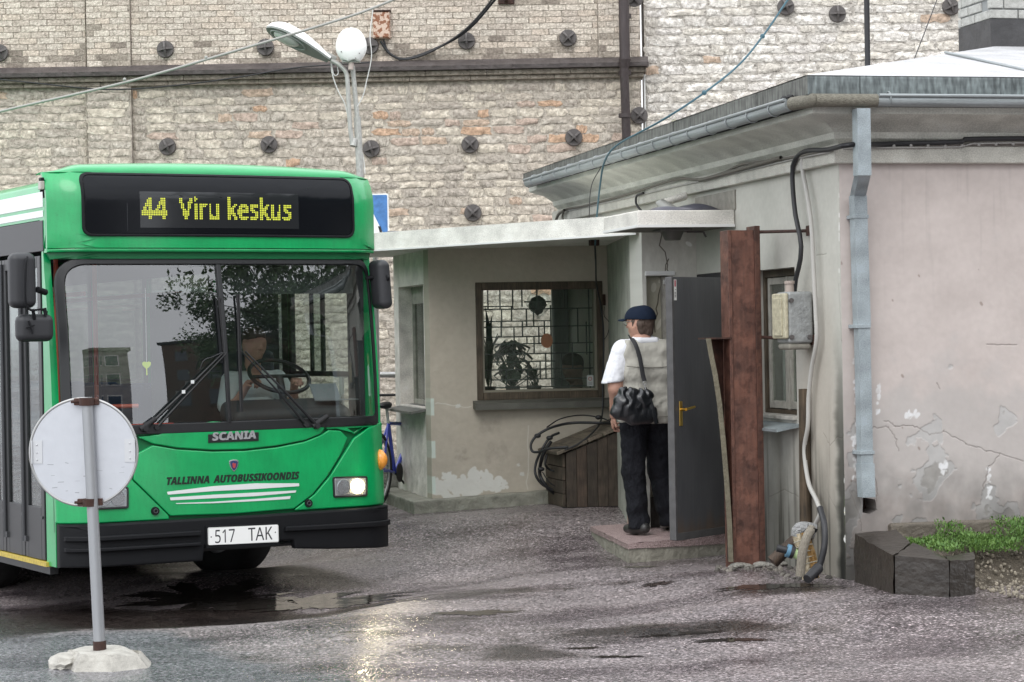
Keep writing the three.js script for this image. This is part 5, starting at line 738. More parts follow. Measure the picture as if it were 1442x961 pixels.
  cable('blue_cable', 'blue-green cable hanging from the upper right over the eaves to the kiosk roof', [W(1300, -330, 19), W(1150, -60, 18), W(1108, 2, 17.8), W(1075, 50, 17.6), W(1040, 92, 17.4), W(990, 132, 17.2), W(940, 165, 17.3), W(900, 187, 17.6), W(876, 200, 17.9), W(860, 213, 18.1), W(850, 232, 18.3), W(845, 262, 18.5), W(841, 300, 18.8), W(838, 345, 19.05)], .008, M.cableBlue, [[1074, 51, 17.6], [992, 130.5, 17.2]].map(([x, y, d]) => { const p = W(x, y, d); return new THREE.SphereGeometry(.02, 8, 6).translate(p.x, p.y, p.z); }));
  cable('thin_drop_wire', 'thin wire hanging beside the blue cable to the kiosk roof edge', [W(846, 236, 18.3), W(833, 262, 18.5), W(830, 300, 18.8), W(832, 340, 19.05)], .004, M.cable);
  const cl = thing('cable_clamp', 'small rusty clamp holding the cable at the kiosk roof edge', 'clamp', null, W(837.5, 341, 19.08), TURN); part('block', box(-.04, .04, -.03, .03, -.05, .012, .006), M.rustDark, cl);
  cable('lower_drop_cable', 'dark cable hanging from the kiosk roof edge past the window to the box', [W(838, 347, 19.1), W(839, 370, 19.2), u(840, 400, ZK + .3), u(846, 430, ZK + .08), u(850, 470, ZK + .08), u(849, 540, ZK + .1), u(848, 585, ZK + .2), w(838, 606, z1 - .05), w(815, 625, z1 + .03), w(795, 634, z1 + .03)], .008, M.cable);
  cable('window_wire', 'thin loose wire hanging at the right edge of the kiosk window', [u(851, 432, ZK + .03), u(851, 445, ZK + .05), u(858, 455, ZK + .05), u(856, 470, ZK + .04), u(850, 480, ZK + .03)], .003, M.cable);
}
// ---------------------------------------------------------------- green city bus
const BT = Math.PI / 6, BUS = thing('city_bus', 'green city bus with a lit yellow destination display coming out of the yard', 'bus', null, V(-1.985, -.15, -16.2), BT);
const HX = 1.27, bz = (x, y) => {           // forward skin of the bus nose at sideways x and height y
  const ax = Math.min(Math.abs(x), HX), t = Math.max(0, (ax - .98) / (HX - .98));
  let p = y < 1.28 ? -.02 * smooth(.7, 1.28, y) : y < 2.5 ? -.02 - .14 * (y - 1.28) / 1.22 - .03 * Math.sin((y - 1.28) / 1.22 * Math.PI) * -1 : -.16;
  if (y > 2.9) p -= .20 * ((y - 2.9) / .3) ** 2.2;
  return p - .07 * (ax / HX) ** 2 - .13 * t ** 2.5;
};
const bf = (px, py, off = .02) => { let p = hit(BUS, 'z', -.1, px, py); for (let k = 0; k < 8; k++) p = hit(BUS, 'z', bz(p.x, p.y) + off, px, py); return p; };
const bxy = (l) => l.map(([x, y, r]) => { const p = bf(x, y); return r === undefined ? [p.x, p.y] : [p.x, p.y, r]; });
const skin = (g, off = 0, edge = .07, soft = .7) => softNormals(warp(tess(g, edge, 8), (v) => { v.z += bz(v.x, v.y) + off; }), soft);
const dirt = dataTex(512, 512, (i, j) => { const u = i / 512, v = j / 512, a = tfbm(u, v, 5, 5, 31), s = tile4(u, v * .2, 60, 32) * .5, k = 236 + 20 * a + 10 * s + (tile4(u, v, 110, 33) > .8 ? -26 : 0); return [k, k, k]; });
const green = phys([.0, .39, .11], .35, { clearcoat: .6, clearcoatRoughness: .12, map: rep(dirt, .5), bumpMap: rep(T.fine, 1.2), bumpScale: .0003 });
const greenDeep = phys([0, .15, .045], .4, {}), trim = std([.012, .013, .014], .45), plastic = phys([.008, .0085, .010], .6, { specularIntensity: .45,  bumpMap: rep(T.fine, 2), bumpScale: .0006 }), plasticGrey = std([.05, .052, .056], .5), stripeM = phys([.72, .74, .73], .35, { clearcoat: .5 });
const yRoof = 3.16;
{ // ---- nose
  const top = [], brow = 2.575;
  // upper panel with the display and the brow
  const up = (y0, y1) => poly([[-HX, y0], [HX, y0], [HX, y1], [-HX, y1]]);
  const n0 = part('front_panel', skin(extrude(up(brow, 3.11), .03), .055), green, BUS, 'green upper front panel over the windscreen');
  { // rounded front edge of the roof
    const P = [], UV = [], I = [], nx = 60, ny = 12; for (let j = 0; j <= ny; j++) for (let i = 0; i <= nx; i++) { const x = lerp(-HX, HX, i / nx), t = j / ny, a = t * Math.PI / 2, crown = .035 * (1 - (x / HX) ** 2) - .06 * smooth(.8, 1, Math.abs(x) / HX); P.push(x, 3.109 + Math.sin(a) * .05 + crown * t, bz(x, 3.109) + .085 - (1 - Math.cos(a)) * .14); UV.push(x, t); }
    for (let j = 0; j < ny; j++) for (let i = 0; i < nx; i++) { const a = j * (nx + 1) + i; I.push(a, a + 1, a + nx + 1, a + 1, a + nx + 2, a + nx + 1); }
    const g = new THREE.BufferGeometry(); g.setAttribute('position', new THREE.Float32BufferAttribute(P, 3)); g.setAttribute('uv', new THREE.Float32BufferAttribute(UV, 2)); g.setIndex(I); g.computeVertexNormals(); part('roof_edge', g, green, BUS);
  }
  part('brow', skin(extrude(poly([[-HX + .03, 2.50], [HX - .05, 2.50], [HX - .0, brow + .003], [-HX, brow + .003]]), .03), .0, .07, .4), greenDeep, BUS, 'green recess under the brow, its shade put into the colour');  // shade under the overhang painted as a darker copy of the body green
  part('brow_lip', skin(extrude(poly([[-HX, brow - .028], [HX, brow - .028], [HX, brow - .001], [-HX, brow - .001]]), .075, .012), .005, .08), green, BUS);
  // destination display
  const x0 = bf(119, 290, .095).x, x1 = bf(496, 290, .095).x, y1 = bf(300, 249, .095).y, y0 = bf(300, 330, .095).y, disp = part('destination_display', skin(extrude(roundPoly([[x0, y0], [x1, y0], [x1, y1], [x0, y1]], .06), .02, .004), .072, .08), phys([.006, .007, .009], .16, { specularIntensity: .35 }), BUS, 'black destination display with yellow dot letters');
  const ring = roundPoly([[x0 - .018, y0 - .018], [x1 + .018, y0 - .018], [x1 + .018, y1 + .018], [x0 - .018, y1 + .018]], .075), hole = new THREE.Path(roundPoly([[x0, y0], [x1, y0], [x1, y1], [x0, y1]], .06).getPoints(10).reverse()); ring.holes.push(hole);
  part('rim', skin(extrude(ring, .024, .005), .075, .08), plastic, disp);
  const led = { x0: bf(199, 297, .095).x, x1: bf(410, 292, .095).x, y0: bf(300, 309.5, .095).y, y1: bf(300, 277, .095).y };
  part('dot_screen', skin(extrude(poly([[led.x0 - .01, led.y0 - .06], [led.x1 + .06, led.y0 - .06], [led.x1 + .06, led.y1 + .03], [led.x0 - .01, led.y1 + .03]]), .003), .0905, .1), std([.02, .022, .024], .12), disp);
  { // lettering in dots
    const rows = 13, fs = 72, c = document.createElement('canvas'); c.width = 900; c.height = 120; const x = c.getContext('2d'); x.fillStyle = '#000'; x.fillRect(0, 0, 900, 120); x.fillStyle = '#fff'; x.font = `${fs}px sans-serif`; x.fillText('44  Viru keskus', 10, 90); x.lineWidth = 3; x.strokeStyle = '#fff'; x.strokeText('44  Viru keskus', 10, 90);
    const d = x.getImageData(0, 0, 900, 120).data; let a = 900, b = 0, t = 120, u = 0; for (let j = 0; j < 120; j++) for (let i = 0; i < 900; i++) if (d[(j * 900 + i) * 4] > 128) { a = Math.min(a, i); b = Math.max(b, i); t = Math.min(t, j); u = Math.max(u, j); }
    const pitch = (led.y1 - led.y0) / rows, cols = Math.round((led.x1 - led.x0) / pitch), G = [], base = new THREE.CircleGeometry(pitch * .43, 6);
    for (let j = 0; j < rows; j++) for (let i = 0; i < cols; i++) { let s = 0, n = 0; for (let q = 0; q < 3; q++) for (let w = 0; w < 3; w++) { const X = Math.round(lerp(a, b, (i + (w + .5) / 3) / cols)), Y = Math.round(lerp(t, u, (j + (q + .5) / 3) / rows)); s += d[(Y * 900 + X) * 4]; n++; } if (s / n > 120) { const X = lerp(led.x0, led.x1, (i + .5) / cols), Y = lerp(led.y1, led.y0, (j + .5) / rows); G.push(base.clone().translate(X, Y, bz(X, Y) + .0945)); } }
    part('led_letters', G, std([.1, .12, .01], .5, { emissive: new THREE.Color(.78, .82, .07), emissiveIntensity: .55 }), disp);
    const lt = new THREE.RectAreaLight(new THREE.Color(.9, .95, .1), .4, led.x1 - led.x0, led.y1 - led.y0); lt.position.set((led.x0 + led.x1) / 2, (led.y0 + led.y1) / 2, -.02); lt.lookAt(0, 0, 0); disp.add(lt); lt.rotation.set(0, Math.PI, 0);
  }
  part('display_glint', skin(extrude(poly([[x0 + .3, y0 + .02], [x0 + .302, y0 + .02], [x0 + .302, y1 - .02], [x0 + .3, y1 - .02]]), .002), .0912, .2), std([.03, .035, .04], .2), disp);
  // windscreen: black surround, two panes, divider
  const wo = [[bf(66, 420).x, 2.37], [bf(66, 420).x, 1.33]], wl = -1.225, wr = 1.215, wt = 2.51, wb = 1.265;
  const sur = roundPoly([[wl, wb, .05], [wr, wb, .05], [wr, wt, .16], [wl, wt, .2]], .1), gl = [[wl + .055, wb + .07, .04], [wr - .03, wb + .07, .04], [wr - .03, wt - .05, .12], [wl + .055, wt - .05, .15]];
  sur.holes.push(new THREE.Path(roundPoly(gl, .1).getPoints(10).reverse()));
  part('windscreen_frame', skin(extrude(sur, .03, .006), -.012, .06), trim, BUS);
  const mid = bf(318, 480).x, pane = glassMat(2.3, [.80, .86, .84], .008);
  const L = roundPoly([[wl + .06, wb + .075, .04], [mid - .012, wb + .075, .01], [mid - .012, wt - .055, .01], [wl + .06, wt - .055, .15]], .05), Rr = roundPoly([[mid + .012, wb + .075, .01], [wr - .035, wb + .075, .04], [wr - .035, wt - .055, .12], [mid + .012, wt - .055, .01]], .05);
  const shell = (s) => skin(plain(new THREE.ShapeGeometry(s, 10)), .0, .05, 1.2);
  part('windscreen', shell(L), pane, BUS); part('windscreen', shell(Rr), pane, BUS);
  part('windscreen_divider', skin(extrude(poly([[mid - .014, wb + .06], [mid + .014, wb + .06], [mid + .006, wt - .05], [mid - .03, wt - .05]]), .03, .006), -.006, .06), trim, BUS);
  part('divider_clip', skin(extrude(poly([[mid - .055, 1.75], [mid - .035, 1.75], [mid - .05, 2.22], [mid - .06, 2.22]]), .02, .004), .01, .1), plastic, BUS);
  // lower body: dark seams behind, green panels before
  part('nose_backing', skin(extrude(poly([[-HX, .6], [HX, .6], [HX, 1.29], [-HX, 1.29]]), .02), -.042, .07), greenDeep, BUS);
  const hood = bxy([[186, 676], [240, 727], [414, 716], [462, 676], [500, 620], [532, 599]]), pan = (pts, off, r = .02, label) => part('front_panel', skin(extrude(roundPoly(pts, r), .03, .008), off, .06, .6), green, BUS, label);
  const T0 = 1.262; // top edge under the windscreen
  // bonnet: trapezoid below the smile line
  const smile = [[195, 617], [215, 626], [250, 632], [300, 635], [345, 634], [390, 629], [430, 621], [452, 612], [458, 604]];
  const smx = bxy(smile), bl = bxy([[197, 617], [192, 640], [188, 676], [240, 727], [330, 724], [414, 717], [440, 697], [462, 670], [480, 640], [490, 617], [480, 607], [460, 604]]);
  pan([...bl.slice(1, 10), [bl[10][0], bl[10][1]], [bl[11][0] + .02, bl[11][1] - .01], ...smx.slice(1, -1).reverse().map(([x, y]) => [x, y - .007])], -.012, .01, 'green bonnet with company lettering and three white stripes');
  pan([...smx.map(([x, y]) => [x, y + .004]), ...bxy([[452, 597], [300, 594], [236, 602], [226, 612]])], -.014, .012, 'green badge panel');
  // side quarters
  const q1 = bxy([[416, 717], [443, 697], [465, 671], [485, 639], [499, 617], [520, 602]]), edgeR = HX - .0;
  pan([...q1, [edgeR, bf(531, 595).y], [edgeR, .675], [q1[0][0] - .0, .675]], -.012, .015, 'green right front quarter with lit headlight');
  const q2 = bxy([[190, 610], [186, 676], [238, 727]]); pan([[-HX, T0 - .02], ...q2, [q2[2][0], .665], [-HX, .665]], -.012, .015, 'green left front quarter');
  const q3 = bxy([[462, 602], [487, 603], [500, 612], [520, 597]]); pan([...q3, [edgeR, T0], [q3[0][0], T0]], -.02, .006);
  const q4 = bxy([[232, 600], [194, 611]]); pan([[q4[0][0], T0], [q4[0][0], q4[0][1]], [q4[1][0], q4[1][1]], [-1.16, T0 - .015], [-1.16, T0]], -.022, .005);
  // raised flank around the lamp
  const fl = bxy([[458, 672], [505, 664], [540, 668], [541, 690], [520, 704], [478, 708]]); 
  const hl = bxy([[470, 674], [515, 673], [515, 697], [471, 699]]), lampAt = (pts, lit) => {
    const o = part('headlight', skin(extrude(roundPoly(pts, .012), .03, .006), .0, .05), std([.5, .52, .53], .18, { metal: .6, bumpMap: rep(T.fine, .5), bumpScale: .002 }), BUS, lit ? 'lit headlight' : 'headlight half hidden by the round sign');
    const cx = (a) => pts[0][0] + (pts[1][0] - pts[0][0]) * a, cy = (pts[0][1] + pts[2][1]) / 2;
    for (const a of [.27, .7]) { const x = cx(a), on = lit && a > .5; part('lamp_lens', metreUV(new THREE.CylinderGeometry(.052, .052, .012, 24).rotateX(Math.PI / 2).translate(x, cy, bz(x, cy) + .034), 1), on ? std([1, .95, .8], .3, { emissive: new THREE.Color(1, .8, .45), emissiveIntensity: 18 }) : std([.62, .64, .66], .12, { metal: .8 }), o); if (on) { const l = new THREE.SpotLight(new THREE.Color(1, .88, .62), 2.5, 0, .5, .8, 2); l.position.set(x, cy, bz(x, cy) + .09); l.target.position.set(x + 0, cy - .7, bz(x, cy) + 5); l.shadow.radius = 2.5; l.castShadow = true; o.add(l); o.add(l.target); } }
    part('lens_cover', skin(extrude(roundPoly(pts, .012), .004), .046, .06), glassMat(1.5, [.96, .97, .97], .03), o); part('lamp_rim', skin(extrude((() => { const s = roundPoly(pts.map(([x, y], i) => [x + (i === 0 || i === 3 ? -.012 : .012), y + (i < 2 ? .012 : -.012)]), .02); s.holes.push(new THREE.Path(roundPoly(pts, .012).getPoints(8).reverse())); return s; })(), .02, .004), .012, .08), trim, o);
  };
  lampAt(hl, true); lampAt(bxy([[132, 690], [178, 688], [178, 714], [132, 716]]), false);
  { const c = bf(535, 648), g = new THREE.SphereGeometry(1, 20, 14); warp(g, (v) => v.set(HX - .045 + v.x * .05, c.y + v.y * .078 * (1 - .25 * v.x), bz(HX - .06, c.y) + .0 + v.z * .07)); part('indicator', plain(g), phys([.85, .32, .02], .15, { clearcoat: 1, bumpMap: rep(T.fine, 4), bumpScale: .002 }), BUS, 'orange indicator lamp'); }
  for (const [x, y] of [[218, 720], [434, 709]]) { const p = bf(x, y); const o = part('towing_plug', metreUV(new THREE.CylinderGeometry(.028, .03, .02, 18).rotateX(Math.PI / 2).translate(p.x, p.y, bz(p.x, p.y) + .025), 1), plastic, BUS); part('plug_centre', metreUV(new THREE.TorusGeometry(.014, .004, 6, 14).translate(p.x, p.y, bz(p.x, p.y) + .036), 1), plasticGrey, o); }
  // white stripes
  for (const [l, a] of [[[[235, 693], [300, 685], [360, 681], [421, 681], [421, 685], [360, 689], [300, 692], [236, 697]], 0], [[[239, 701], [300, 697], [360, 694], [417, 691], [416, 694], [360, 699], [300, 702], [240, 705]], 0], [[[247, 709], [300, 707], [360, 703], [409, 699], [408, 703], [360, 706], [300, 709], [248, 710]], 0]]) part('white_stripe', skin(extrude(roundPoly(bxy(l), .004), .003), .0185, .06), stripeM, BUS);
  // lettering
  const lettering = (txt, box4, depth, shear, mat, name, off, spread = 1) => { const g = new TextGeometry(txt, { font, size: 1, depth: .01, curveSegments: 3, bevelEnabled: true, bevelSize: .04, bevelThickness: .0005, bevelSegments: 1 }); g.computeBoundingBox(); const b = g.boundingBox, [a, c] = box4, pl = bf(...a), pr = bf(...c); warp(g, (v) => { const u = (v.x - b.min.x) / (b.max.x - b.min.x), t = (v.y) / .76, x = lerp(pl.x, pr.x, u), y = lerp(pl.y, pr.y, u) + t * depth; v.set(x + t * shear, y, bz(x, y) + off + (v.z > .005 ? .003 : 0)); }); return part(name, plain(g), mat, BUS); };
  lettering('TALLINNA  AUTOBUSSIKOONDIS', [[233, 683], [420, 674.5]], .038, .009, std([.01, .02, .014], .5), 'company_lettering', .018);
  const bd = bxy([[293, 612], [364, 609], [364, 621], [293, 624]]); const badge = part('badge_plate', skin(extrude(roundPoly(bd, .003), .012, .002), .012, .08), trim, BUS, 'black maker badge with silver letters');
  { const s = lettering('SCANIA', [[298, 620.5], [360, 617.5]], .041, .004, std([.62, .64, .65], .25, { metal: .7 }), 'badge_letters', .0255); BUS.remove(s); badge.add(s); }
  { const c = bf(329, 656), sh = new THREE.Shape(); sh.moveTo(-.034, .036); sh.quadraticCurveTo(0, .05, .034, .036); sh.quadraticCurveTo(.04, -.01, 0, -.045); sh.quadraticCurveTo(-.04, -.01, -.034, .036); const z = bz(c.x, c.y); const e = part('emblem', plain(extrude(sh, .008, .002).translate(c.x, c.y, z + .016)), std([.5, .52, .54], .25, { metal: .8 }), BUS, 'small shield emblem in blue and red'); const in2 = plain(extrude(sh, .004).scale(.78, .78, 1).translate(c.x, c.y, z + .022)); part('shield_field', in2, std([.03, .045, .14], .4), e); part('shield_figure', plain(extrude(poly([[-.014, .014], [-.004, .02], [.006, .012], [.013, .018], [.012, 0], [.006, -.016], [-.006, -.02], [-.013, -.006]]), .004).translate(c.x, c.y, z + .0255)), std([.42, .06, .07], .4), e); }
  // bumper with ledges, number plate
  const yb = [.672, .365], bump = part('bumper', skin(extrude(poly([[-HX - .0, .362], [bf(281, 770).x, .362], [bf(284, 770).x, .468], [bf(409, 770).x, .468], [bf(411, 770).x, .405], [bf(455, 770).x, .385], [HX + .0, .355], [HX, .665], [-HX, .66]]), .08, .015), .0, .06, .6), plastic, BUS, 'black front bumper');
  const rib = (pts) => part('bumper_ledge', skin(extrude(roundPoly(pts, .006), .05, .01), .065, .07, .5), plastic, bump), xl = bf(277, 760).x, xr = bf(395, 750).x;
  rib([[-HX + .02, .545], [xl, .545], [xl - .005, .58], [-HX + .02, .58]]); rib([[-HX + .02, .47], [xl, .475], [xl - .005, .5], [-HX + .02, .5]]); rib([[xr, .535], [HX + .0, .52], [HX + .0, .56], [xr, .57]]);
  const np = bxy([[286, 742.5], [385, 737], [385, 761.5], [287, 767]]), pl = [[np[0][0], np[3][1]], [np[1][0], np[2][1] - .006], [np[1][0], np[1][1] - .006], [np[0][0], np[0][1]]];
  const pt = canvasTex(512, 128, null, (x) => { x.fillStyle = '#f1f1ee'; x.fillRect(0, 0, 512, 128); x.strokeStyle = '#cfcfcb'; x.lineWidth = 5; x.strokeRect(4, 4, 504, 120); x.fillStyle = '#1c1c20'; x.font = '122px sans-serif'; const put = (s, a, w) => { x.save(); x.translate(a, 107); x.scale(w / x.measureText(s).width, 1); x.fillText(s, 0, 0); x.restore(); }; put('517', 44, 152); put('TAK', 288, 178); x.fillStyle = '#777'; for (const [a, b] of [[22, 64], [488, 60]]) { x.beginPath(); x.arc(a, b, 5, 0, 7); x.fill(); } });
  const pz = Math.max(...pl.map(([x, y]) => bz(x, y))) + .1, plate = part('number_plate', planarUV(extrude(roundPoly(pl, .012), .006, .001).translate(0, 0, pz), 'x', pl[0][0], pl[1][0], 'y', pl[1][1], pl[0][1] + (pl[3][1] - pl[0][1])), std([1, 1, 1], .4, { map: pt }), BUS, 'white number plate');
  part('plate_holder', extrude(poly([[pl[0][0] - .01, pl[0][1] - .02], [pl[1][0] + .01, pl[1][1] - .02], [pl[1][0] + .01, pl[2][1] + .01], [pl[0][0] - .01, pl[3][1] + .01]]), .03).translate(0, 0, pz - .032), plastic, plate);
  // wipers
  const wp = (px, py, o) => { const p = bf(px, py); return V(p.x, p.y, bz(p.x, p.y) + o); };
  const wiper = (piv, tip, b0, b1, arm2) => { const w = part('wiper', [rod(wp(...piv, .03), wp((piv[0] + tip[0]) / 2, (piv[1] + tip[1]) / 2, .05), .013, .009, 8), rod(wp((piv[0] + tip[0]) / 2, (piv[1] + tip[1]) / 2, .05), wp(...tip, .05), .009, .006, 8), rod(wp(piv[0] + 16 * (arm2), piv[1] - 2, .03), wp((piv[0] + tip[0]) / 2 + 9 * arm2, (piv[1] + tip[1]) / 2, .045), .011, .008, 8), rod(wp((piv[0] + tip[0]) / 2 + 9 * arm2, (piv[1] + tip[1]) / 2, .045), wp(tip[0] + 5 * arm2, tip[1], .05), .007, .005, 8)], trim, BUS); part('wiper_blade', [rod(wp(...b0, .03), wp(...b1, .03), .008, .008, 6), rod(wp(b0[0] + 3, b0[1], .022), wp(b1[0] + 3, b1[1], .022), .006, .006, 6)], M.rubber, w); part('wiper_pivot', [rod(wp(...piv, -.01), wp(...piv, .045), .024, .02, 12), rod(wp(piv[0] + 16 * arm2, piv[1] - 2, -.01), wp(piv[0] + 16 * arm2, piv[1] - 2, .04), .02, .018, 12), rod(wp(piv[0] - 6, piv[1] + 1, .02), wp(piv[0] + 14, piv[1] - 14, .035), .022, .018, 10)], M.rubber, w); if (arm2 > 0) part('reflector_tag', [box(-.012, .012, -.012, .012, 0, .006).translate(...wp(268, 538, .055).toArray()), box(-.012, .012, -.012, .012, 0, .006).translate(...wp(255, 552, .06).toArray())], stripeM, w); };
  wiper([204, 604], [312, 497], [322, 590], [307, 420], 1); wiper([446, 600], [343, 495], [338, 580], [333, 415], -1);
  const hose = [wp(280, 520, .04), wp(284, 508, .06), wp(296, 503, .06), wp(310, 497, .05)]; part('wiper_hose', tube(hose, .005, 16, 6), trim, BUS);
}
{ // ---- mirrors
  const mk = (name, x0, x1, y0, y1, z, dz, r, label, ry = 0) => { const g = softNormals(new RoundedBoxGeometry(x1 - x0, y1 - y0, dz, 4, r), 1).rotateY(ry).translate((x0 + x1) / 2, (y0 + y1) / 2, z); const o = part(name, metreUV(g, 1), std([.028, .029, .032], .5, { bumpMap: rep(T.fine, 3), bumpScale: .0005 }), BUS, label); return o; };
  const at = (px, py, z = -.02) => hit(BUS, 'z', z, px, py), a = at(13, 356), b = at(51, 434), c = at(23, 443), d = at(76, 481);
  const m1 = mk('wing_mirror', a.x, b.x, b.y, a.y, -.05, .13, .05, 'tall black mirror by the door side'), m2 = mk('wide_angle_mirror', c.x, d.x, d.y, c.y, -.05, .11, .05, 'small lower black mirror by the door side');
  const P = (px, py, z = .04) => at(px, py, z); part('mirror_stalk', [tube([P(38, 362, .03), P(36, 372, .05), P(35, 410, .05), P(37, 430, .04), P(44, 437, .03), P(58, 436, .0), P(66, 440, -.02)], .008, 40, 8), rod(P(52, 408, -.02), P(64, 412, -.06), .022), rod(P(46, 436, .02), P(48, 450, .0), .012), rod(P(62, 434, .0), P(64, 444, 0), .014)], plastic, m1);
  part('bracket', [rod(P(40, 452, .02), P(46, 470, .02), .007), rod(P(37, 462, .02), P(48, 458, .02), .006)], plastic, m2);
  const e = at(529, 366, -.15), f = at(549, 435, -.15); const m3 = part('wing_mirror', metreUV(softNormals(warp(new RoundedBoxGeometry(.11, f.y - e.y > 0 ? .36 : e.y - f.y, .2, 4, .05), (v) => { v.x += -.07 * v.y - .0; }).translate((e.x + f.x) / 2 + .005, (e.y + f.y) / 2, -.2), 1), 1), std([.028, .029, .032], .5), BUS, 'black mirror on the driver side'); part('mirror_arm', [tube([V(HX - .08, 2.36, bz(1.2, 2.36)), V(HX + .02, 2.37, -.1), V((e.x + f.x) / 2, 2.3, -.16)], .016, 14, 8)], plastic, m3);
}
{ // ---- body sides, roof, tail
  const len = 11.9, zb = -len;
  const sideShape = (side) => { const pts = [], n = 20; for (let i = 0; i <= n; i++) { const y = lerp(.36, 2.93, i / n); pts.push([bz(HX, y) + (y > 2.55 ? .05 : -.005), y]); } return pts; };
  // side wall: outline in (z, y)
  const wallSide = (sx, holes, label) => { const s = poly([...sideShape(), [zb, 2.93], [zb, .36]]); holes.forEach(([a, b, c, d]) => s.holes.push(new THREE.Path(roundPoly([[a, c], [b, c], [b, d], [a, d]], .04).getPoints(5).reverse()))); const g = extrude(s, .05).rotateY(-Math.PI / 2); g.translate(sx > 0 ? HX + .0 : -HX + .05, 0, 0); return part('side_panel', metreUV(g, 1), green, BUS, label); };
  const doorZ = [-.40, -1.62], tintGlass = glassMat(1.6, [.42, .46, .45], .02);
  const holesR = [[-3.3, -1.75, 1.25, 2.55], [-4.9, -3.4, 1.25, 2.55], [-6.3, -5.0, .4, 2.55], [-7.9, -6.4, 1.25, 2.55], [-9.4, -8.0, 1.25, 2.55], [-11.6, -9.5, 1.25, 2.55]], holesL = [[-1.75, -.62, 1.12, 2.42], [-3.3, -1.86, 1.25, 2.5], [-4.9, -3.4, 1.25, 2.5], [-6.4, -5.0, 1.25, 2.5], [-7.9, -6.5, 1.25, 2.5], [-9.4, -8.0, 1.25, 2.5], [-11.6, -9.5, 1.25, 2.5]];
  wallSide(-1, [[doorZ[1], doorZ[0], .37, 2.78], ...holesR]); wallSide(1, holesL);
  const lining = std([.05, .053, .055], .8); for (const [sx, hs] of [[-1, [[doorZ[1], doorZ[0], .43, 2.7], ...holesR]], [1, holesL]]) { const s = poly([[-.37, .43], [-.37, 2.72], [zb + .1, 2.72], [zb + .1, .43]]); hs.forEach(([a, b, c, d]) => s.holes.push(rectHole(a, b, c, d))); part('side_lining', extrude(s, .006).rotateY(-Math.PI / 2).translate(sx > 0 ? HX - .052 : -HX + .059, 0, 0), lining, BUS); }
  for (const [sx, hs] of [[-1, holesR], [1, holesL.slice(1)]]) hs.forEach(([a, b, c, d]) => part('side_window', [box(sx * (HX - .03), sx * (HX - .026), c - .01, d + .01, a - .01, b + .01)], tintGlass, BUS));
  { const [a, b, c, d] = holesL[0], x = HX - .03, w = part('side_window', [box(x - .02, x + .02, c, d, a, a + .05), box(x - .02, x + .02, c, d, b - .04, b), box(x - .02, x + .02, c, c + .05, a + .051, b - .041), box(x - .02, x + .02, d - .05, d, a + .051, b - .041), box(x - .015, x + .015, 1.62, 1.66, a + .051, b - .041), box(x - .012, x + .012, 1.661, d - .051, -1.16, -1.12), box(x - .012, x + .012, 1.661, d - .051, -1.36, -1.33)], trim, BUS, 'driver side window with sliding pane'); part('pane', box(x - .002, x + .002, c + .05, 1.62, a + .05, b - .04), M.glass, w); part('pane', box(x - .002, x + .002, 1.66, d - .05, -1.33, b - .04), M.glass, w); part('pane', box(x - .006, x - .003, 1.66, d - .05, a + .05, -1.12), M.glass, w); }
  // roof
  { const P = [], I = [], UV = [], n = 24; for (let j = 0; j < 2; j++) for (let i = 0; i <= n; i++) { const t = i / n, a = lerp(0, Math.PI, t), x = -Math.cos(a) * HX, y = 2.925 + Math.pow(Math.sin(a), .45) * .215; const xx = Math.sign(x) * Math.min(HX, Math.abs(x) + .0); P.push(xx, y, j ? zb : bz(xx, 3.1) - .0); UV.push(t * 3, j * 12); } for (let i = 0; i < n; i++) I.push(i, i + 1, n + 1 + i, i + 1, n + 2 + i, n + 1 + i); const g = new THREE.BufferGeometry(); g.setAttribute('position', new THREE.Float32BufferAttribute(P, 3)); g.setAttribute('uv', new THREE.Float32BufferAttribute(UV, 2)); g.setIndex(I); g.computeVertexNormals(); part('roof', g, green, BUS); }
  part('tail', box(-HX + .051, HX - .051, .5, 3.0, zb, zb + .05), green, BUS);
  // white side stripes and black header over the door
  part('side_stripe', [box(-HX - .004, -HX - .0005, 2.87, 2.975, zb + .2, -.345)], stripeM, BUS); part('side_stripe', [box(-HX - .004, -HX - .0005, 2.80, 2.845, zb + .2, -.345)], stripeM, BUS);
  part('door_header', [box(-HX - .006, -HX + .04, 2.56, 2.775, -3.2, -.35, .004)], std([.035, .036, .038], .45), BUS);
  { const p = hit(BUS, 'x', -HX, 67, 259); part('marker_lamp', [box(-HX - .03, -HX - .001, p.y - .035, p.y + .025, -.36, -.30, .006)], std([.4, .39, .34], .3), BUS); part('marker_cap', [box(-HX - .026, -HX - .001, p.y + .026, p.y + .05, -.36, -.3, .008)], plastic, BUS); }
  // folding door: two glazed leaves
  const leaf = (z0, z1, label) => { const o = part('door', [box(-HX - .004, -HX + .03, .39, 2.53, z0, z0 - .07, .006), box(-HX - .004, -HX + .03, .39, 2.53, z1 + .07, z1, .006), box(-HX - .004, -HX + .03, 2.45, 2.53, z0 - .071, z1 + .071, .004), box(-HX - .004, -HX + .03, .39, .76, z0 - .071, z1 + .071, .004)], std([.022, .023, .024], .4), BUS, label); part('pane', box(-HX + .01, -HX + .014, .75, 2.46, z0 - .06, z1 + .06), glassMat(1.6, [.72, .78, .76], .02), o); part('hinge', [rod(V(-HX - .014, .5, z1), V(-HX - .014, 2.5, z1), .014, .014, 8), box(-HX - .02, -HX - .004, .5, .54, z1 + .0, z1 + .05), box(-HX - .016, -HX - .004, .68, .7, z0 - .04, z0 - .02)], plasticGrey, o); };
  leaf(-.43, -.86); leaf(-.875, -1.3); leaf(-1.315, -1.6);
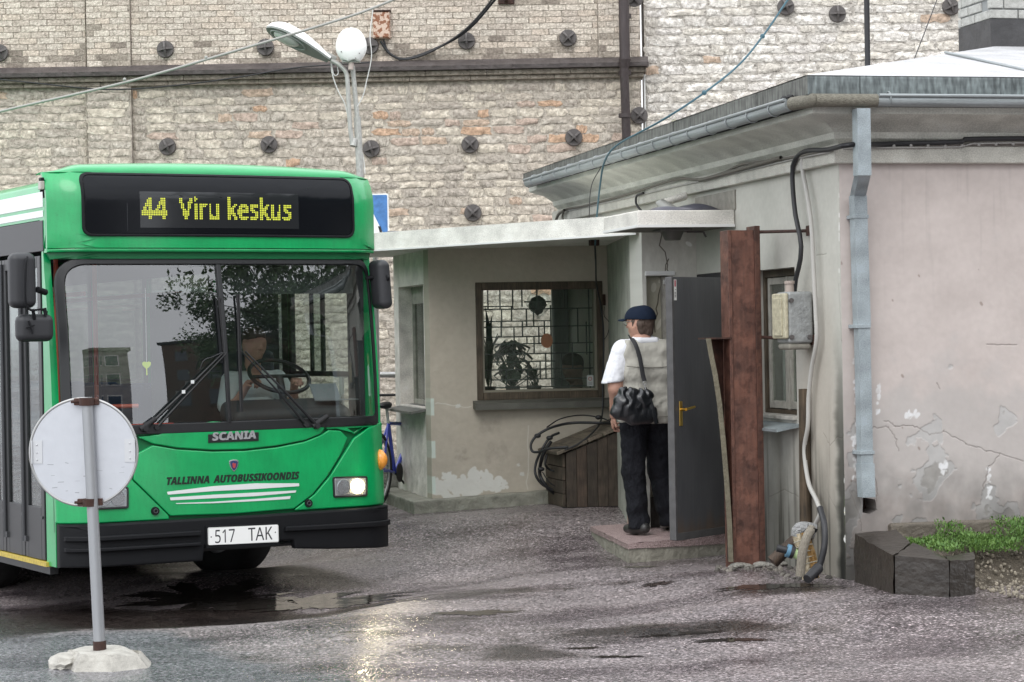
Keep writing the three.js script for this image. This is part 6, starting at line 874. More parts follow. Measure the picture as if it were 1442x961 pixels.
  part('door_sill', [box(-HX - .02, -HX + .1, .352, .385, -1.7, -.36)], std([.62, .48, .08], .5, { map: rep(T.grime, 4) }), BUS, 'yellow step edge under the door');
  part('sill_skirt', [box(-HX - .0, -HX + .06, .30, .3515, zb, -.34)], trim, BUS);
  // wheels and underside
  const tyre = (x, z, turn) => { const g = new THREE.Group(); g.name = 'wheel'; BUS.add(g); g.position.set(x, .42, z); g.rotation.y = turn; const prof = [[.28, -.14], [.44, -.145], [.47, -.12], [.48, 0], [.47, .12], [.44, .145], [.28, .14]].map(([r, y]) => new THREE.Vector2(r, y)); part('tyre', plain(new THREE.LatheGeometry(prof, 40).rotateZ(Math.PI / 2)), std([.012, .012, .012], .8, { bumpMap: rep(T.fine, 12, 3), bumpScale: .006 }), g); part('rim', plain(new THREE.CylinderGeometry(.29, .29, .2, 28).rotateZ(Math.PI / 2)), std([.2, .2, .2], .5, { metal: .5 }), g); };
  tyre(1.06, -2.72, .35); tyre(-1.06, -2.72, .35); tyre(1.03, -8.7, 0); tyre(-1.03, -8.7, 0);
  part('underside', [box(-1.15, 1.15, .37, .40, -10.9, -.9), box(-.9, .9, .18, .36, -10.5, -4)], M.dark, BUS);
  // ---- inside
  const inside = std([.10, .105, .11], .8), floorM = std([.06, .06, .062], .8);
  part('floor', box(-HX + .052, HX - .052, .401, .42, zb + .1, -.22), floorM, BUS); part('ceiling_lining', box(-HX + .052, HX - .052, 2.74, 2.76, zb + .1, -.36), std([.16, .17, .17], .8), BUS);
  const dash = part('dashboard', [metreUV(softNormals(new RoundedBoxGeometry(1.5, .5, .42, 3, .1), 1).translate(.44, 1.05, -.48), 1), metreUV(softNormals(new RoundedBoxGeometry(.95, .16, .36, 3, .07), 1).rotateX(.25).translate(.62, 1.36, -.5), 1), box(-1.1, 1.2, .45, 1.2, -.34, -.28)], std([.03, .031, .033], .6), BUS);
  part('dash_tray', [box(-.86, -.36, 1.30, 1.33, -.34, -.24, .01)], std([.42, .05, .03], .5), dash, 'red tray edge'); part('papers', [box(-.11, .11, -.005, .005, -.09, .09).rotateX(.9).translate(.98, 1.5, -.56), box(.86, 1.16, 1.452, 1.456, -.5, -.36)], std([.2, .21, .22], .6), dash);
  const swp = hit(BUS, 'z', -1.0, 393, 530);
  part('steering_wheel', [new THREE.TorusGeometry(.235, .016, 10, 40).rotateX(-Math.PI / 2 + .55).translate(...swp.toArray()), rod(swp.clone().add(V(0, -.4, .16)), swp, .03), rod(swp.clone().add(V(-.22, 0, 0)), swp.clone().add(V(.22, 0, 0)), .014)], trim, BUS);
  BUS.userData.wheelX = undefined; M.wheelAt = swp; part('driver_partition', [box(.1, HX - .08, .45, 2.3, -1.9, -1.87)], std([.05, .06, .062], .5), BUS);
  part('driver_door', [box(-.12, -.08, .45, 1.3, -1.8, -.75)], std([.07, .075, .08], .6), BUS);
  part('sun_blind', [box(.02, 1.12, 2.25, 2.44, -.36, -.35)], std([.035, .04, .04], .7), BUS);
  const pole = std([.5, .09, .05], .4); part('grab_rail', [rod(V(-1.05, .42, -.75), V(-1.05, 2.6, -.75), .018), rod(V(-1.05, 1.45, -.75), V(-.5, 1.45, -.6), .016), rod(V(-.35, .42, -1.9), V(-.35, 2.7, -1.9), .018), rod(V(-.4, 2.3, -2), V(-.4, 2.3, -10), .016), rod(V(.4, 2.3, -2), V(.4, 2.3, -10), .016)], pole, BUS);
  const seatG = [box(-.21, .21, .42, .5, -.22, .2, .03), box(-.21, .21, .46, 1.12, -.27, -.2, .03), box(-.04, .04, 0, .42, -.1, .1)]; const sg = merge(seatG);
  for (let r = 0; r < 7; r++) for (const x of [-1, -.54, .54, 1]) { const s = part('seat', sg, r % 2 ? std([.05, .09, .2], .8) : std([.06, .08, .16], .8), BUS); s.position.set(x, .42, -2.6 - r * .95); s.rotation.y = Math.PI * 0; }
  part('driver_seat', [box(swp.x - .23, swp.x + .23, swp.y - .68, swp.y - .58, -1.55, -1.1, .04), box(swp.x - .22, swp.x + .22, swp.y - .57, swp.y + .2, -1.66, -1.55, .05), box(swp.x - .1, swp.x + .1, .42, swp.y - .681, -1.45, -1.2)], std([.04, .05, .06], .85), BUS);
  // heart shaped tag
  const hp = hit(BUS, 'z', -.32, 206, 514), hs = new THREE.Shape(); hs.moveTo(0, -.03); hs.bezierCurveTo(-.05, .0, -.035, .035, 0, .018); hs.bezierCurveTo(.035, .035, .05, 0, 0, -.03);
  const tg = thing('heart_tag', 'small yellow-green heart-shaped tag hanging behind the windscreen', 'tag', null, BUS.localToWorld(hp.clone()), BT); part('heart', [extrude(hs, .004), box(-.004, .004, -.075, -.028, 0, .004)], std([.55, .68, .04], .5, { emissive: new THREE.Color(0, 0, 0) }), tg); part('string', rod(V(0, .018, .002), V(0, .55, .002), .0015), M.cableWhite, tg);
}
// ---------------------------------------------------------------- lamp post, signs, bicycle
{
  const d = 24, w = (x, y, z = d) => W(x, y, z), o = thing('street_lamp', 'grey lamp post with two white lamp heads behind the bus', 'street lamp'), pm = std([.5, .51, .5], .5, { metal: .3, map: rep(T.grime, 2) });
  const foot = w(516, 760); foot.y = groundH(foot.x, foot.z) - .1;
  part('pole', [rod(foot, w(507, 245), .042, .042, 12), rod(w(507, 246), w(503, 165), .04, .038, 12), rod(w(503, 166), w(496.5, 95), .026, .026, 10), tube([w(496.5, 96), w(494, 88), w(491.5, 84)], .026, 8, 10)], pm, o);
  part('arm', [tube([w(496, 203, 23.95), w(493, 180, 23.95), w(490.5, 140, 23.95), w(489, 112, 23.95), w(486, 100, 23.95), w(477, 91, 23.95), w(466, 85, 23.95)], .024, 40, 10), rod(w(497, 206, 23.95), w(499, 196, 23.97), .035)], pm, o);
  const head = (label) => { // axis along +z from neck 0 to tip 1, lamp opening towards -y
    const g = new THREE.Group(), P = [], I = [], UV = [], nz = 26, na = 20, wd = (t) => .5 * (t < .28 ? lerp(.1, .2, smooth(0, .28, t)) : .2 + .07 * Math.sin((t - .28) / .72 * Math.PI) ** .8 * 1.2) * (t > .75 ? Math.sqrt(Math.max(0, 1 - ((t - .75) / .25) ** 2)) * .96 + .04 : 1);
    for (let j = 0; j <= nz; j++) for (let i = 0; i <= na; i++) { const t = j / nz, a = i / na * Math.PI, r = wd(t); P.push(Math.cos(a) * r, Math.sin(a) * r * .95, t * .74); UV.push(i / na, t); }
    for (let j = 0; j < nz; j++) for (let i = 0; i < na; i++) { const a = j * (na + 1) + i; I.push(a, a + na + 1, a + 1, a + 1, a + na + 1, a + na + 2); }
    const sh = new THREE.BufferGeometry(); sh.setAttribute('position', new THREE.Float32BufferAttribute(P, 3)); sh.setAttribute('uv', new THREE.Float32BufferAttribute(UV, 2)); sh.setIndex(I); sh.computeVertexNormals();
    const outline = new THREE.Shape(); for (let j = 0; j <= nz; j++) { const t = j / nz; j ? outline.lineTo(wd(t), t * .74) : outline.moveTo(wd(t), 0); } for (let j = nz; j >= 0; j--) outline.lineTo(-wd(j / nz), j / nz * .74);
    const cover = part('cover', plain(sh), std([.88, .88, .86], .4), g), under = part('underside', plain(extrude(outline, .02).rotateX(Math.PI / 2).translate(0, -.001, 0)), std([.2, .215, .2], .5), g);
    part('diffuser', plain(new THREE.SphereGeometry(1, 20, 12, 0, 6.3, 0, 1.57).scale(.085, .05, .15).rotateX(Math.PI).translate(0, -.02, .5)), phys([.5, .52, .48], .2, { clearcoat: .5 }), g); part('lamp_rim', plain(new THREE.TorusGeometry(1, .05, 8, 40).rotateX(Math.PI / 2).scale(.105, .2, .2).translate(0, -.025, .48)), std([.3, .32, .3], .5), g); part('neck', rod(V(0, .03, -.06), V(0, .03, .05), .04), std([.3, .3, .28], .6), g);
    return g; };
  const merged = (g, at, dir, up, label) => { g.name = 'lamp_head'; const z = dir.clone().normalize(), x = up.clone().cross(z).normalize(), y = z.clone().cross(x); g.quaternion.setFromRotationMatrix(new THREE.Matrix4().makeBasis(x, y, z)); g.position.copy(at); g.userData.label = label; o.add(g); };
  const a = w(463, 84, 23.95), b = w(381, 40, 23.75), dir = b.clone().sub(a), upv = V(.35, .8, -.33); merged(head(), a, dir, upv, 'tilted lamp head showing its lamp');
  const n = w(491.5, 84), tip = w(493, 42, 23.86); { const h2 = new THREE.Group(); h2.name = 'lamp_head'; h2.userData.label = 'upright white lamp head with ragged lower edge'; h2.position.copy(w(494.5, 66, 23.9)); o.add(h2);
    const R = rng(4), dome = softNormals(warp(new THREE.SphereGeometry(1, 36, 24), (v) => { const s = v.y < 0 ? 1 - .32 * v.y * v.y : 1 - .05 * v.y; v.set(Math.sign(v.x) * Math.abs(v.x) ** .85 * .165 * s, Math.max(v.y, -.74 + .05 * Math.sin(v.x * 9)) * .2, v.z * .1); }), 1.2); part('cover', plain(dome), std([.88, .88, .86], .4), h2);
    part('underside', box(-.10, .09, -.165, -.14, -.07, .03, .008), std([.35, .36, .34], .5), h2); part('neck', rod(V(-.01, -.24, 0), V(0, -.15, 0), .028), std([.5, .42, .38], .6), h2); for (const [x, y] of [[-.1, -.06], [.09, -.08], [.05, -.13]]) part('bolt', new THREE.SphereGeometry(.006, 6, 5).translate(x, y, .085), M.iron, h2); };
  part('white_wire', [tube([w(525, 14, 23.98), w(521, 50, 23.98), w(523, 80, 23.98), w(516, 115, 23.98), w(511, 135, 23.98), w(503, 150, 23.98)], .006, 40, 6), tube([w(466, 88), w(468, 105), w(476, 128), w(485, 145), w(489, 160)], .007, 30, 6), tube([w(466, 87), w(470, 105), w(476, 104), w(475, 94)], .006, 20, 6), tube([w(508, 205), w(512, 225), w(514, 245)], .006, 12, 6)], M.cableWhite, o);
}
{ // blue sign behind the bus
  const d = 22, c = W(527, 303, d), o = thing('road_sign', 'blue square road sign with white triangle half hidden behind the bus', 'road sign', null, c), h = .205, ww = .14;
  part('plate', extrude(roundPoly([[-ww, -h], [ww, -h], [ww, h], [-ww, h]], .02), .012, .002), std([.8, .81, .8], .4), o); part('blue_field', extrude(roundPoly([[-ww + .012, -h + .012], [ww - .012, -h + .012], [ww - .012, h - .012], [-ww + .012, h - .012]], .015), .003).translate(0, 0, .012), std([.07, .22, .55], .4, { map: rep(T.grime, 3) }), o); part('white_triangle', extrude(poly([[-.16, -.19], [.11, -.19], [-.06, .1]].map(([x, y]) => [x * .8, y])), .003).translate(0, 0, .0152), std([.8, .81, .8], .4), o); part('black_figure', extrude(poly([[.05, -.17], [.075, -.17], [.06, -.11], [.035, -.11]]), .003).translate(0, 0, .0185), M.black, o);
  const g = groundH(c.x, c.z) - c.y; part('post', rod(V(0, g, -.03), V(0, h, -.03), .025), M.galv, o);
}
{ // round sign in the foreground, seen from behind
  const d = 12.8, w = (x, y, z = d) => W(x, y, z), c = w(117.5, 637), rr = 75.5 / FOCAL * d, o = thing('round_sign', 'round road sign seen from behind on a leaning pole in a concrete foot', 'road sign', null, c);
  const L = (x, y, dz = 0) => w(x, y, d - dz).sub(c);
  const back = canvasTex(512, 512, (i, j) => { const n = 10 * fbm(i / 90, j / 90, 4) + 4 * n2(i / 4, j / 60), s = 10 * smooth(.3, .6, fbm(i / 60, j / 200 + 3, 3)); return [216 + n * .25, 219 + n * .25, 224 + n * .25]; }, (x) => { const R = rng(44); x.strokeStyle = 'rgba(90,92,95,.5)'; for (let k = 0; k < 16; k++) { x.lineWidth = 1 + R() * 2; x.beginPath(); const a = R() * 512, b = 300 + R() * 150; x.moveTo(a, b); x.lineTo(a + 10 + R() * 24, b + (R() - .5) * 8); x.stroke(); } });
  part('disc', planarUV(new THREE.CylinderGeometry(rr, rr, .006, 64).rotateX(Math.PI / 2), 'x', -rr, rr, 'y', -rr, rr), std([.8, .8, .8], .36, { metal: .4, map: back, bumpMap: rep(T.rough, 1), bumpScale: .0006 }), o); part('rim', plain(new THREE.TorusGeometry(rr, .008, 10, 80)), M.galv, o);
  for (const s of [-1, 1]) part('bracket_plate', [box(s * (rr - .07), s * (rr - .012), -.06, .07, .004, .007), box(s * (rr - .016), s * (rr - .010), -.06, .07, .004, .02), ...[-.04, .0, .045].map((y) => new THREE.SphereGeometry(.005, 6, 5).translate(s * (rr - .04), y + .0, .008))], std([.58, .59, .6], .4, { metal: .4 }), o);
  part('spine', [rod(L(119, 566, .012), L(126, 706, .012), .014, .014, 6)], M.galv, o);
  const top = L(122, 560, .045), bot = L(140.5, 922, .05); part('pole', rod(top, bot, .031, .033, 20), std([.36, .37, .38], .42, { metal: .55, bumpMap: rep(T.fine, 1), bumpScale: .0008 }), o);
  part('sleeve', rod(L(139.7, 903, .05), L(140.6, 925, .05), .037, .037, 18), M.rustDark, o);
  for (const [x, y] of [[121.5, 566], [126.5, 708]]) { const p = L(x, y, .045); part('clamp', [rod(V(p.x, p.y - .022, p.z), V(p.x, p.y + .022, p.z), .041, .041, 18), box(p.x - .075, p.x + .065, p.y - .02, p.y + .02, .006, .03, .004), rod(V(p.x - .09, p.y, .03), V(p.x - .04, p.y, .03), .008)], std([.5, .42, .38], .6, { map: rep(T.rust, 4), bumpMap: rep(T.rough, 8), bumpScale: .003 }), o); }
  // broken concrete foot
  const b = L(143, 940, .05), gy = groundH(c.x + b.x, c.z + b.z) - c.y, R = rng(61), foot = []; const hx = .31, P = [[-hx, -.2], [-.12, .26], [.12, .28], [hx + .02, .16], [hx, -.06], [.1, -.24], [-.16, -.26]];
  const topY = L(141, 922, .05).y; const g = extrude(poly(P.map(([x, z]) => [x * .9, z])), 1).rotateX(Math.PI / 2).scale(1, 1, 1); const hgt = Math.max(.085, topY - gy);
  const gg = tess(g, .06, 7); warp(gg, (v) => { const t = v.y > -.5 ? 1 - 0 : 0; const k = (v.y + 1); const sc = lerp(1.12, .72, k); const x = v.x * sc + .006 * n2(v.x * 7, v.z * 7), z = v.z * sc + .006 * n2(v.z * 7 + 5, v.x * 7); v.set(b.x + x, gy - .05 + k * (hgt + .05) + (k > .9 ? 0.005 * n2(x * 6, z * 6) - .05 * smooth(.1, .3, Math.abs(x + .02)) : 0), b.z + z); });
  part('concrete_foot', metreUV(flat(gg), 1), M.concretePale, o, 'chipped concrete foot');
  part('concrete_foot', metreUV(softNormals(warp(new THREE.IcosahedronGeometry(1, 3).deleteAttribute('uv'), (v) => { const n = 1 + .12 * n3(v.x * 2, v.y * 2, v.z * 2); v.set(b.x - .2 + v.x * .1 * n, gy + .015 + v.y * .055 * n, b.z - .03 + v.z * .2 * n); }), .6), 1), M.concretePale, o);
}
{ // bicycle beside the kiosk
  const d = 21.4, c = W(558, 660, d), gy = groundH(c.x, c.z), B = thing('bicycle', 'blue bicycle partly hidden between bus and kiosk wall', 'bicycle', null, V(c.x, gy, c.z), TURN + 1.05), blue = phys([.05, .07, .42], .3, { clearcoat: .6 });
  const wheel = (x) => { const g = new THREE.Group(); g.name = 'wheel'; B.add(g); g.position.set(x, .34, 0); part('tyre', plain(new THREE.TorusGeometry(.32, .022, 10, 40)), M.rubber, g); part('rim', plain(new THREE.TorusGeometry(.295, .012, 8, 40)), M.galv, g); part('spoke', [...Array(18)].map((_, k) => rod(V(Math.cos(k * .349) * .02, Math.sin(k * .349) * .02, (k % 2) * .03 - .015), V(Math.cos(k * .349 + .1) * .29, Math.sin(k * .349 + .1) * .29, 0), .0018, .0018, 4)), M.galv, g); part('hub', rod(V(0, 0, -.05), V(0, 0, .05), .02), M.galv, g); };
  wheel(-.5); wheel(.55);
  const bb = V(-.05, .28, 0), st = V(-.2, .75, 0), hd = V(.36, .72, 0), hb = V(.4, .6, 0), rw = V(-.5, .34, 0), fw = V(.55, .34, 0);
  part('frame', [rod(bb, st, .018), rod(st, hd, .018), rod(bb, hb, .022), rod(hd, hb, .022), rod(bb, rw.clone().add(V(0, 0, .05)), .011), rod(bb, rw.clone().add(V(0, 0, -.05)), .011), rod(st, rw.clone().add(V(0, 0, .05)), .011), rod(st, rw.clone().add(V(0, 0, -.05)), .011)], blue, B); part('fork', [rod(hb, fw.clone().add(V(0, 0, .05)), .013), rod(hb, fw.clone().add(V(0, 0, -.05)), .013)], blue, B);
  part('seat_post', rod(st, V(-.24, .9, 0), .014), M.cableWhite, B); part('saddle', plain(softNormals(warp(new THREE.SphereGeometry(1, 16, 10), (v) => v.set(-.24 + v.x * .14, .92 + v.y * .035, v.z * lerp(.07, .025, smooth(-.6, .8, v.x)))), 1)), M.black, B);
  part('handlebar', [rod(hd, V(.33, .98, 0), .014), tube([V(.3, 1.0, -.3), V(.36, 1.0, -.1), V(.36, 1.0, .1), V(.3, 1.0, .3)], .013, 20, 8)], M.black, B); part('crank', [rod(bb, V(.05, .15, .08), .01), rod(bb, V(-.15, .4, -.08), .01), new THREE.CylinderGeometry(.09, .09, .006, 24).rotateX(Math.PI / 2).translate(-.05, .28, .05)], M.black, B);
  const rl = thing('pipe_rail', 'grey metal pipe rail behind the bicycle', 'rail'); const a = W(470, 528, 23), b = W(575, 528, 23); part('rail', rod(a, b, .03), M.galv, rl); for (const p of [a.clone().lerp(b, .1), a.clone().lerp(b, .95)]) part('post', rod(V(p.x, groundH(p.x, p.z) - .1, p.z), V(p.x, p.y - .02, p.z), .025), M.galv, rl);
  const q = W(545, 694, 21.9), rk = thing('concrete_lump', 'grey rounded concrete lump on the ground behind the bus corner', 'concrete block'); part('block', metreUV(softNormals(warp(new RoundedBoxGeometry(.8, .42, .4, 4, .12), (v) => { v.x += q.x - .1; v.y += groundH(q.x, q.z) + .18; v.z += q.z; v.y += .02 * n2(v.x * 5, v.z * 5); }), 1), 1), std([.3, .295, .28], .85, { map: rep(T.grime, 2), bumpMap: rep(T.rough, 3), bumpScale: .02 }), rk);
}
// ---------------------------------------------------------------- across the yard behind the viewer: what the windscreen mirrors
{
  const R = rng(5), leaf = new THREE.BufferGeometry(); leaf.setAttribute('position', new THREE.Float32BufferAttribute([-.5, 0, 0, .5, 0, 0, 0, 1, .15, .5, 0, 0, -.5, 0, 0, 0, -.8, .1], 3)); leaf.computeVertexNormals();
  const bark = std([.06, .05, .04], .9, { bumpMap: rep(T.rough, 2), bumpScale: .03 });
  const tree = (x, z, h, r, label, seed) => {
    const o = thing('lime_tree', label, 'tree', null, V(x, groundH(x, z) - .1, z)), q = rng(seed), limbsG = [rod(V(0, 0, 0), V(.2, h * .45, .1), .32, .2, 10), rod(V(.2, h * .45, .1), V(.1, h * .85, -.2), .2, .05, 8)], cl = [];
    for (let k = 0; k < 22; k++) { const a = k * 2.4, y = h * (.3 + .55 * q()), l = r * (.5 + .5 * q()), e = V(Math.cos(a) * l, y + l * .25, Math.sin(a) * l); limbsG.push(rod(V(.15, y * .9, 0), e, .09, .02, 6)); for (let m = 0; m < 12; m++) cl.push([e.x + (q() - .5) * r * .7, e.y + (q() - .5) * r * .6 - .3, e.z + (q() - .5) * r * .7, .5 + q() * .7]); }
    part('trunk', limbsG, bark, o); const n = 26000, im = new THREE.InstancedMesh(leaf, std([.045, .085, .028], .6, { side: THREE.DoubleSide }), n), m = new THREE.Matrix4(), e = new THREE.Euler(), qq = new THREE.Quaternion(), col = new THREE.Color();
    for (let i = 0; i < n; i++) { const c = cl[Math.floor(q() * cl.length)], d = V(q() - .5, q() - .5, q() - .5).normalize().multiplyScalar(c[3] * Math.cbrt(q())); e.set(q() * 6, q() * 6, q() * 6); qq.setFromEuler(e); const s = .09 + .09 * q(); m.compose(V(c[0], c[1], c[2]).add(d), qq, V(s, s, s)); im.setMatrixAt(i, m); const t = .6 + .8 * q(); col.setRGB(t, t, t); im.setColorAt(i, col); }
    im.name = 'crown'; im.userData.kind = 'stuff'; im.castShadow = im.receiveShadow = true; o.add(im);
  };
  tree(22, -3, 14, 5, 'tallest dark green tree mirrored in the middle of the windscreen', 3); tree(26, -9, 13, 5, 'dense dark green tree mirrored at the driver side edge of the windscreen', 4); tree(33, -2, 15, 6, 'broad green tree far across the yard before the added dark block', 7);
  { const o = thing('added_dark_block', 'added unseen dark block that keeps low sky out of the windscreen reflection', 'building', null, V(42, 0, 3), -Math.PI / 2 - .4); part('wall', metreUV(box(-13, 18, 0, 13, -8, 0), 1), std([.13, .09, .07], .9, { map: rep(T.grime, .4) }), o); part('roof', box(-13.3, 18.3, 13.002, 13.4, -8.3, .3), M.dark, o); for (let f = 0; f < 4; f++) for (let k = 0; k < 10; k++) { const x = -11.3 + k * 3.05, y = 1.3 + f * 2.9; const wn = part('window', box(x - .7, x + .7, y, y + 1.7, .002, .05), M.woodFrame, o); part('pane', box(x - .6, x + .6, y + .1, y + 1.6, .051, .06), std([.05, .06, .07], .1), wn); } }  // added block, not seen: cuts off low sky behind the mirrored trees
  const B = thing('apartment_block', 'pale apartment block mirrored at the door side of the windscreen', 'building', null, V(19, 0, 26), Math.PI + .55), wm = std([.34, .32, .31], .85, { map: rep(T.grime, .3) }), gm = std([.05, .06, .07], .1);
  part('wall', box(-13, 13, 0, 11.5, -9, 0), wm, B); part('roof', box(-13.3, 13.3, 11.502, 12, -9.3, .3), M.concrete, B);
  for (let f = 0; f < 4; f++) for (let k = 0; k < 9; k++) { const x = -11.4 + k * 2.85, y = 1.2 + f * 2.7; const wn = part('window', box(x - .75, x + .75, y - .1, y + 1.5, 0.002, .06), M.white, B); part('pane', box(x - .65, x + .65, y, y + 1.4, 0.061, .07), gm, wn); }
}
// ---------------------------------------------------------------- people
const skinM = std([.48, .27, .20], .6, { bumpMap: rep(T.fine, 4), bumpScale: .0006 });
const cloth = (c, b = .004) => std(c, .9, { bumpMap: rep(T.rough, 5), bumpScale: b, map: rep(T.grime, 4) });
// an arm ends in a hand: palm, four bent fingers, thumb. dir = along the forearm, pal = the way the palm faces
function handBones(w, dir, pal, curl, side) {
  const x = dir.clone().normalize(), z = pal.clone().sub(x.clone().multiplyScalar(pal.dot(x))).normalize(), y = z.clone().cross(x).multiplyScalar(side), B = [], add = (a, ra, b, rb) => B.push([a.x, a.y, a.z, ra, b.x, b.y, b.z, rb]), at = (u, v, n) => w.clone().addScaledVector(x, u).addScaledVector(y, v).addScaledVector(z, n);
  for (let f = 0; f < 4; f++) add(at(.015, (f - 1.5) * .011, 0), .014, at(.085, (f - 1.5) * .021, 0), .0115);
  [[.038, .026, .02], [.044, .029, .022], [.041, .027, .021], [.032, .02, .018]].forEach((l, f) => { let p = at(.088, (f - 1.5) * .021, 0), ang = curl * (.5 + .06 * f); l.forEach((len, s) => { const d2 = x.clone().multiplyScalar(Math.cos(ang)).addScaledVector(z, Math.sin(ang)), q = p.clone().addScaledVector(d2, len); add(p, .0092 - s * .0008, q, .0085 - s * .0009); p = q; ang += curl * (.75 + .05 * f); }); });
  let p = at(.025, -.03, .008), q = at(.06, -.052, .022), r = at(.086, -.05, .04); add(p, .013, q, .0105); add(q, .010, r, .0085);
  return B;
}
const bone = (a, ra, b, rb) => [a.x, a.y, a.z, ra, b.x, b.y, b.z, rb];
function headGeo(c, face, tilt = 0) {      // c = centre of the skull, face = direction it looks
  const f = face.clone().normalize(), r = V(0, 1, 0).cross(f).normalize(), u = f.clone().cross(r), loc = (x, y, z) => c.clone().addScaledVector(r, x).addScaledVector(u, y).addScaledVector(f, z), B = [], add = (a, ra, b, rb) => B.push(bone(loc(...a), ra, loc(...b), rb));
  add([0, .035, -.02], .082, [0, .03, .03], .074); add([0, -.03, .035], .058, [0, -.075, .05], .036); add([-.035, -.03, .0], .045, [.035, -.03, .0], .045); add([0, -.06, -.03], .056, [0, -.15, -.035], .058);
  const A = limbs(B, .04), N = limbs([bone(loc(0, .02, .094), .008, loc(0, -.022, .116), .011), bone(loc(-.01, -.024, .102), .008, loc(.01, -.024, .102), .008), bone(loc(-.018, -.05, .088), .006, loc(.018, -.05, .088), .006), bone(loc(-.018, -.06, .086), .007, loc(.018, -.06, .086), .007), bone(loc(-.05, .034, .078), .008, loc(.05, .034, .078), .008), ...[-1, 1].flatMap((s) => [bone(loc(s * .081, .012, -.012), .008, loc(s * .085, -.03, -.004), .007), bone(loc(s * .09, .014, -.022), .006, loc(s * .088, -.02, -.02), .005)])], .008);
  const F = (x, y, z) => { const a = A(x, y, z), b = N(x, y, z), k = .012, h = clamp(.5 + .5 * (b - a) / k); return lerp(b, a, h) - k * h * (1 - h); };
  return [surf(F, [c.x - .14, c.y - .2, c.z - .16], [c.x + .14, c.y + .14, c.z + .16], .005), loc, f, r, u];
}
function eyesAndHair(P, loc, f, opts) {
  for (const s of [-1, 1]) { const e = loc(s * .032, .012, .08); part('eye', plain(new THREE.SphereGeometry(.012, 10, 8).translate(e.x, e.y, e.z)), std([.75, .74, .7], .2), P); const i = loc(s * .032, .012, .0905); part('iris', plain(new THREE.SphereGeometry(.0055, 8, 6).translate(i.x, i.y, i.z)), std([.05, .04, .03], .2), P); }
}
{ // ---- man on the doorstep, seen from behind
  const foot = W(914, 748, 17.45), base = V(foot.x, .228, foot.z), P = thing('person', 'man in a dark blue cap, beige waistcoat and white short sleeves standing on the doorstep', 'person', null, base, Math.PI + .28);   // local +z is ahead of him
  const c = V(.035, 1.605, .02), face = V(.62, .02, .78), [hg, loc, f, r, u] = headGeo(c, face);
  const sL = V(.2, 1.4, -.01), sR = V(-.2, 1.39, -.01), eL = V(.265, 1.12, -.03), wL = V(.23, .9, .12), eR = V(-.27, 1.12, .02), wR = V(-.2, .98, .22);
  const hipL = V(.1, .9, 0), hipR = V(-.1, .9, 0), kL = V(.11, .49, .02), aL = V(.085, .09, -.03), kR = V(-.13, .5, .12), aR = V(-.2, .13, .12);
  const legs = (g) => [bone(hipL, .115 + g, kL, .072 + g), bone(kL, .07 + g, aL, .046 + g), bone(hipR, .115 + g, kR, .072 + g), bone(kR, .07 + g, aR, .046 + g)];
  const torso = (g) => [bone(V(-.1, .93, 0), .125 + g, V(.1, .93, 0), .125 + g), bone(V(-.085, 1.08, .03), .135 + g, V(.085, 1.08, .03), .135 + g), bone(V(-.1, 1.25, 0), .125 + g, V(.1, 1.25, 0), .125 + g), bone(V(-.15, 1.38, -.01), .085 + g, V(.15, 1.385, -.01), .085 + g), bone(V(-.12, 1.42, -.01), .06 + g, V(.02, 1.5, .0), .05 + g), bone(V(.14, 1.42, -.01), .06 + g, V(.02, 1.5, .0), .05 + g)];
  const feet = (l) => l;
  const body = limbs([...torso(-.02), ...legs(-.018), bone(sL, .058, eL, .045), bone(eL, .045, wL, .03), bone(sR, .058, eR, .045), bone(eR, .045, wR, .03), bone(V(.02, 1.46, -.005), .056, c.clone().add(V(0, -.1, -.02)), .054)], .04);
  const hL = handBones(wL, V(-.1, -.75, .6), V(-1, 0, -.2), 1.0, 1), hR = handBones(wR, V(.1, -.2, .9), V(1, -.2, 0), .9, -1);
  const hb = (bones, w) => surf(limbs(bones, .006), [w.x - .17, w.y - .2, w.z - .16], [w.x + .17, w.y + .16, w.z + .26], .0045);
  part('body', [surf(body, [-.42, .02, -.3], [.42, 1.62, .4], .016), hg, hb(hL, wL), hb(hR, wR)], skinM, P);
  eyesAndHair(P, loc, f);
  const fold = (x, y, z, k) => .004 * n3(x * 6 + k, y * 9, z * 6) + .002 * n3(x * 14 + k, y * 18, z * 14);
  const shirt = limbs([...torso(-.006), bone(sL, .08, V(.285, 1.15, -.02), .083), bone(sR, .08, V(-.285, 1.17, .0), .082)], .035), sleeveCut = (y, x) => Math.abs(x) > .19 ? 1.165 + (Math.abs(x) - .25) * -.1 : .93;
  part('shirt', surf((x, y, z) => Math.max(shirt(x, y, z) + fold(x, y, z, 3), sleeveCut(y, x) - y, y - 1.52), [-.42, .88, -.3], [.42, 1.56, .3], .012), std([.78, .79, .82], .85, { bumpMap: rep(T.rough, 1), bumpScale: .015 }), P);
  part('collar', surf(limbs([bone(V(-.055, 1.475, -.065), .026, V(.07, 1.475, -.065), .026), bone(V(.09, 1.48, -.03), .022, V(.08, 1.46, .07), .02), bone(V(-.075, 1.48, -.03), .022, V(-.06, 1.46, .07), .02)], .03), [-.14, 1.4, -.14], [.16, 1.54, .12], .008), std([.76, .77, .8], .85), P);
  // waistcoat: torso only, open at the armholes
  const vt = limbs(torso(.016), .03); const vest = (x, y, z) => { let d = vt(x, y, z) + fold(x, y, z, 9) * 1.2 + .012 * Math.max(0, Math.sin(y * 52 + 3 * n2(x * 6, y * 5))) * smooth(1.2, 1.0, y) * -.55; const arm = Math.hypot((Math.abs(x) - .262) / 1, (y - 1.33) * .55, z * .8) - .082; return Math.max(d, -arm, .84 + .0 - y, y - 1.485, Math.abs(x) - .232 - .05 * smooth(1.36, 1.44, y)); };
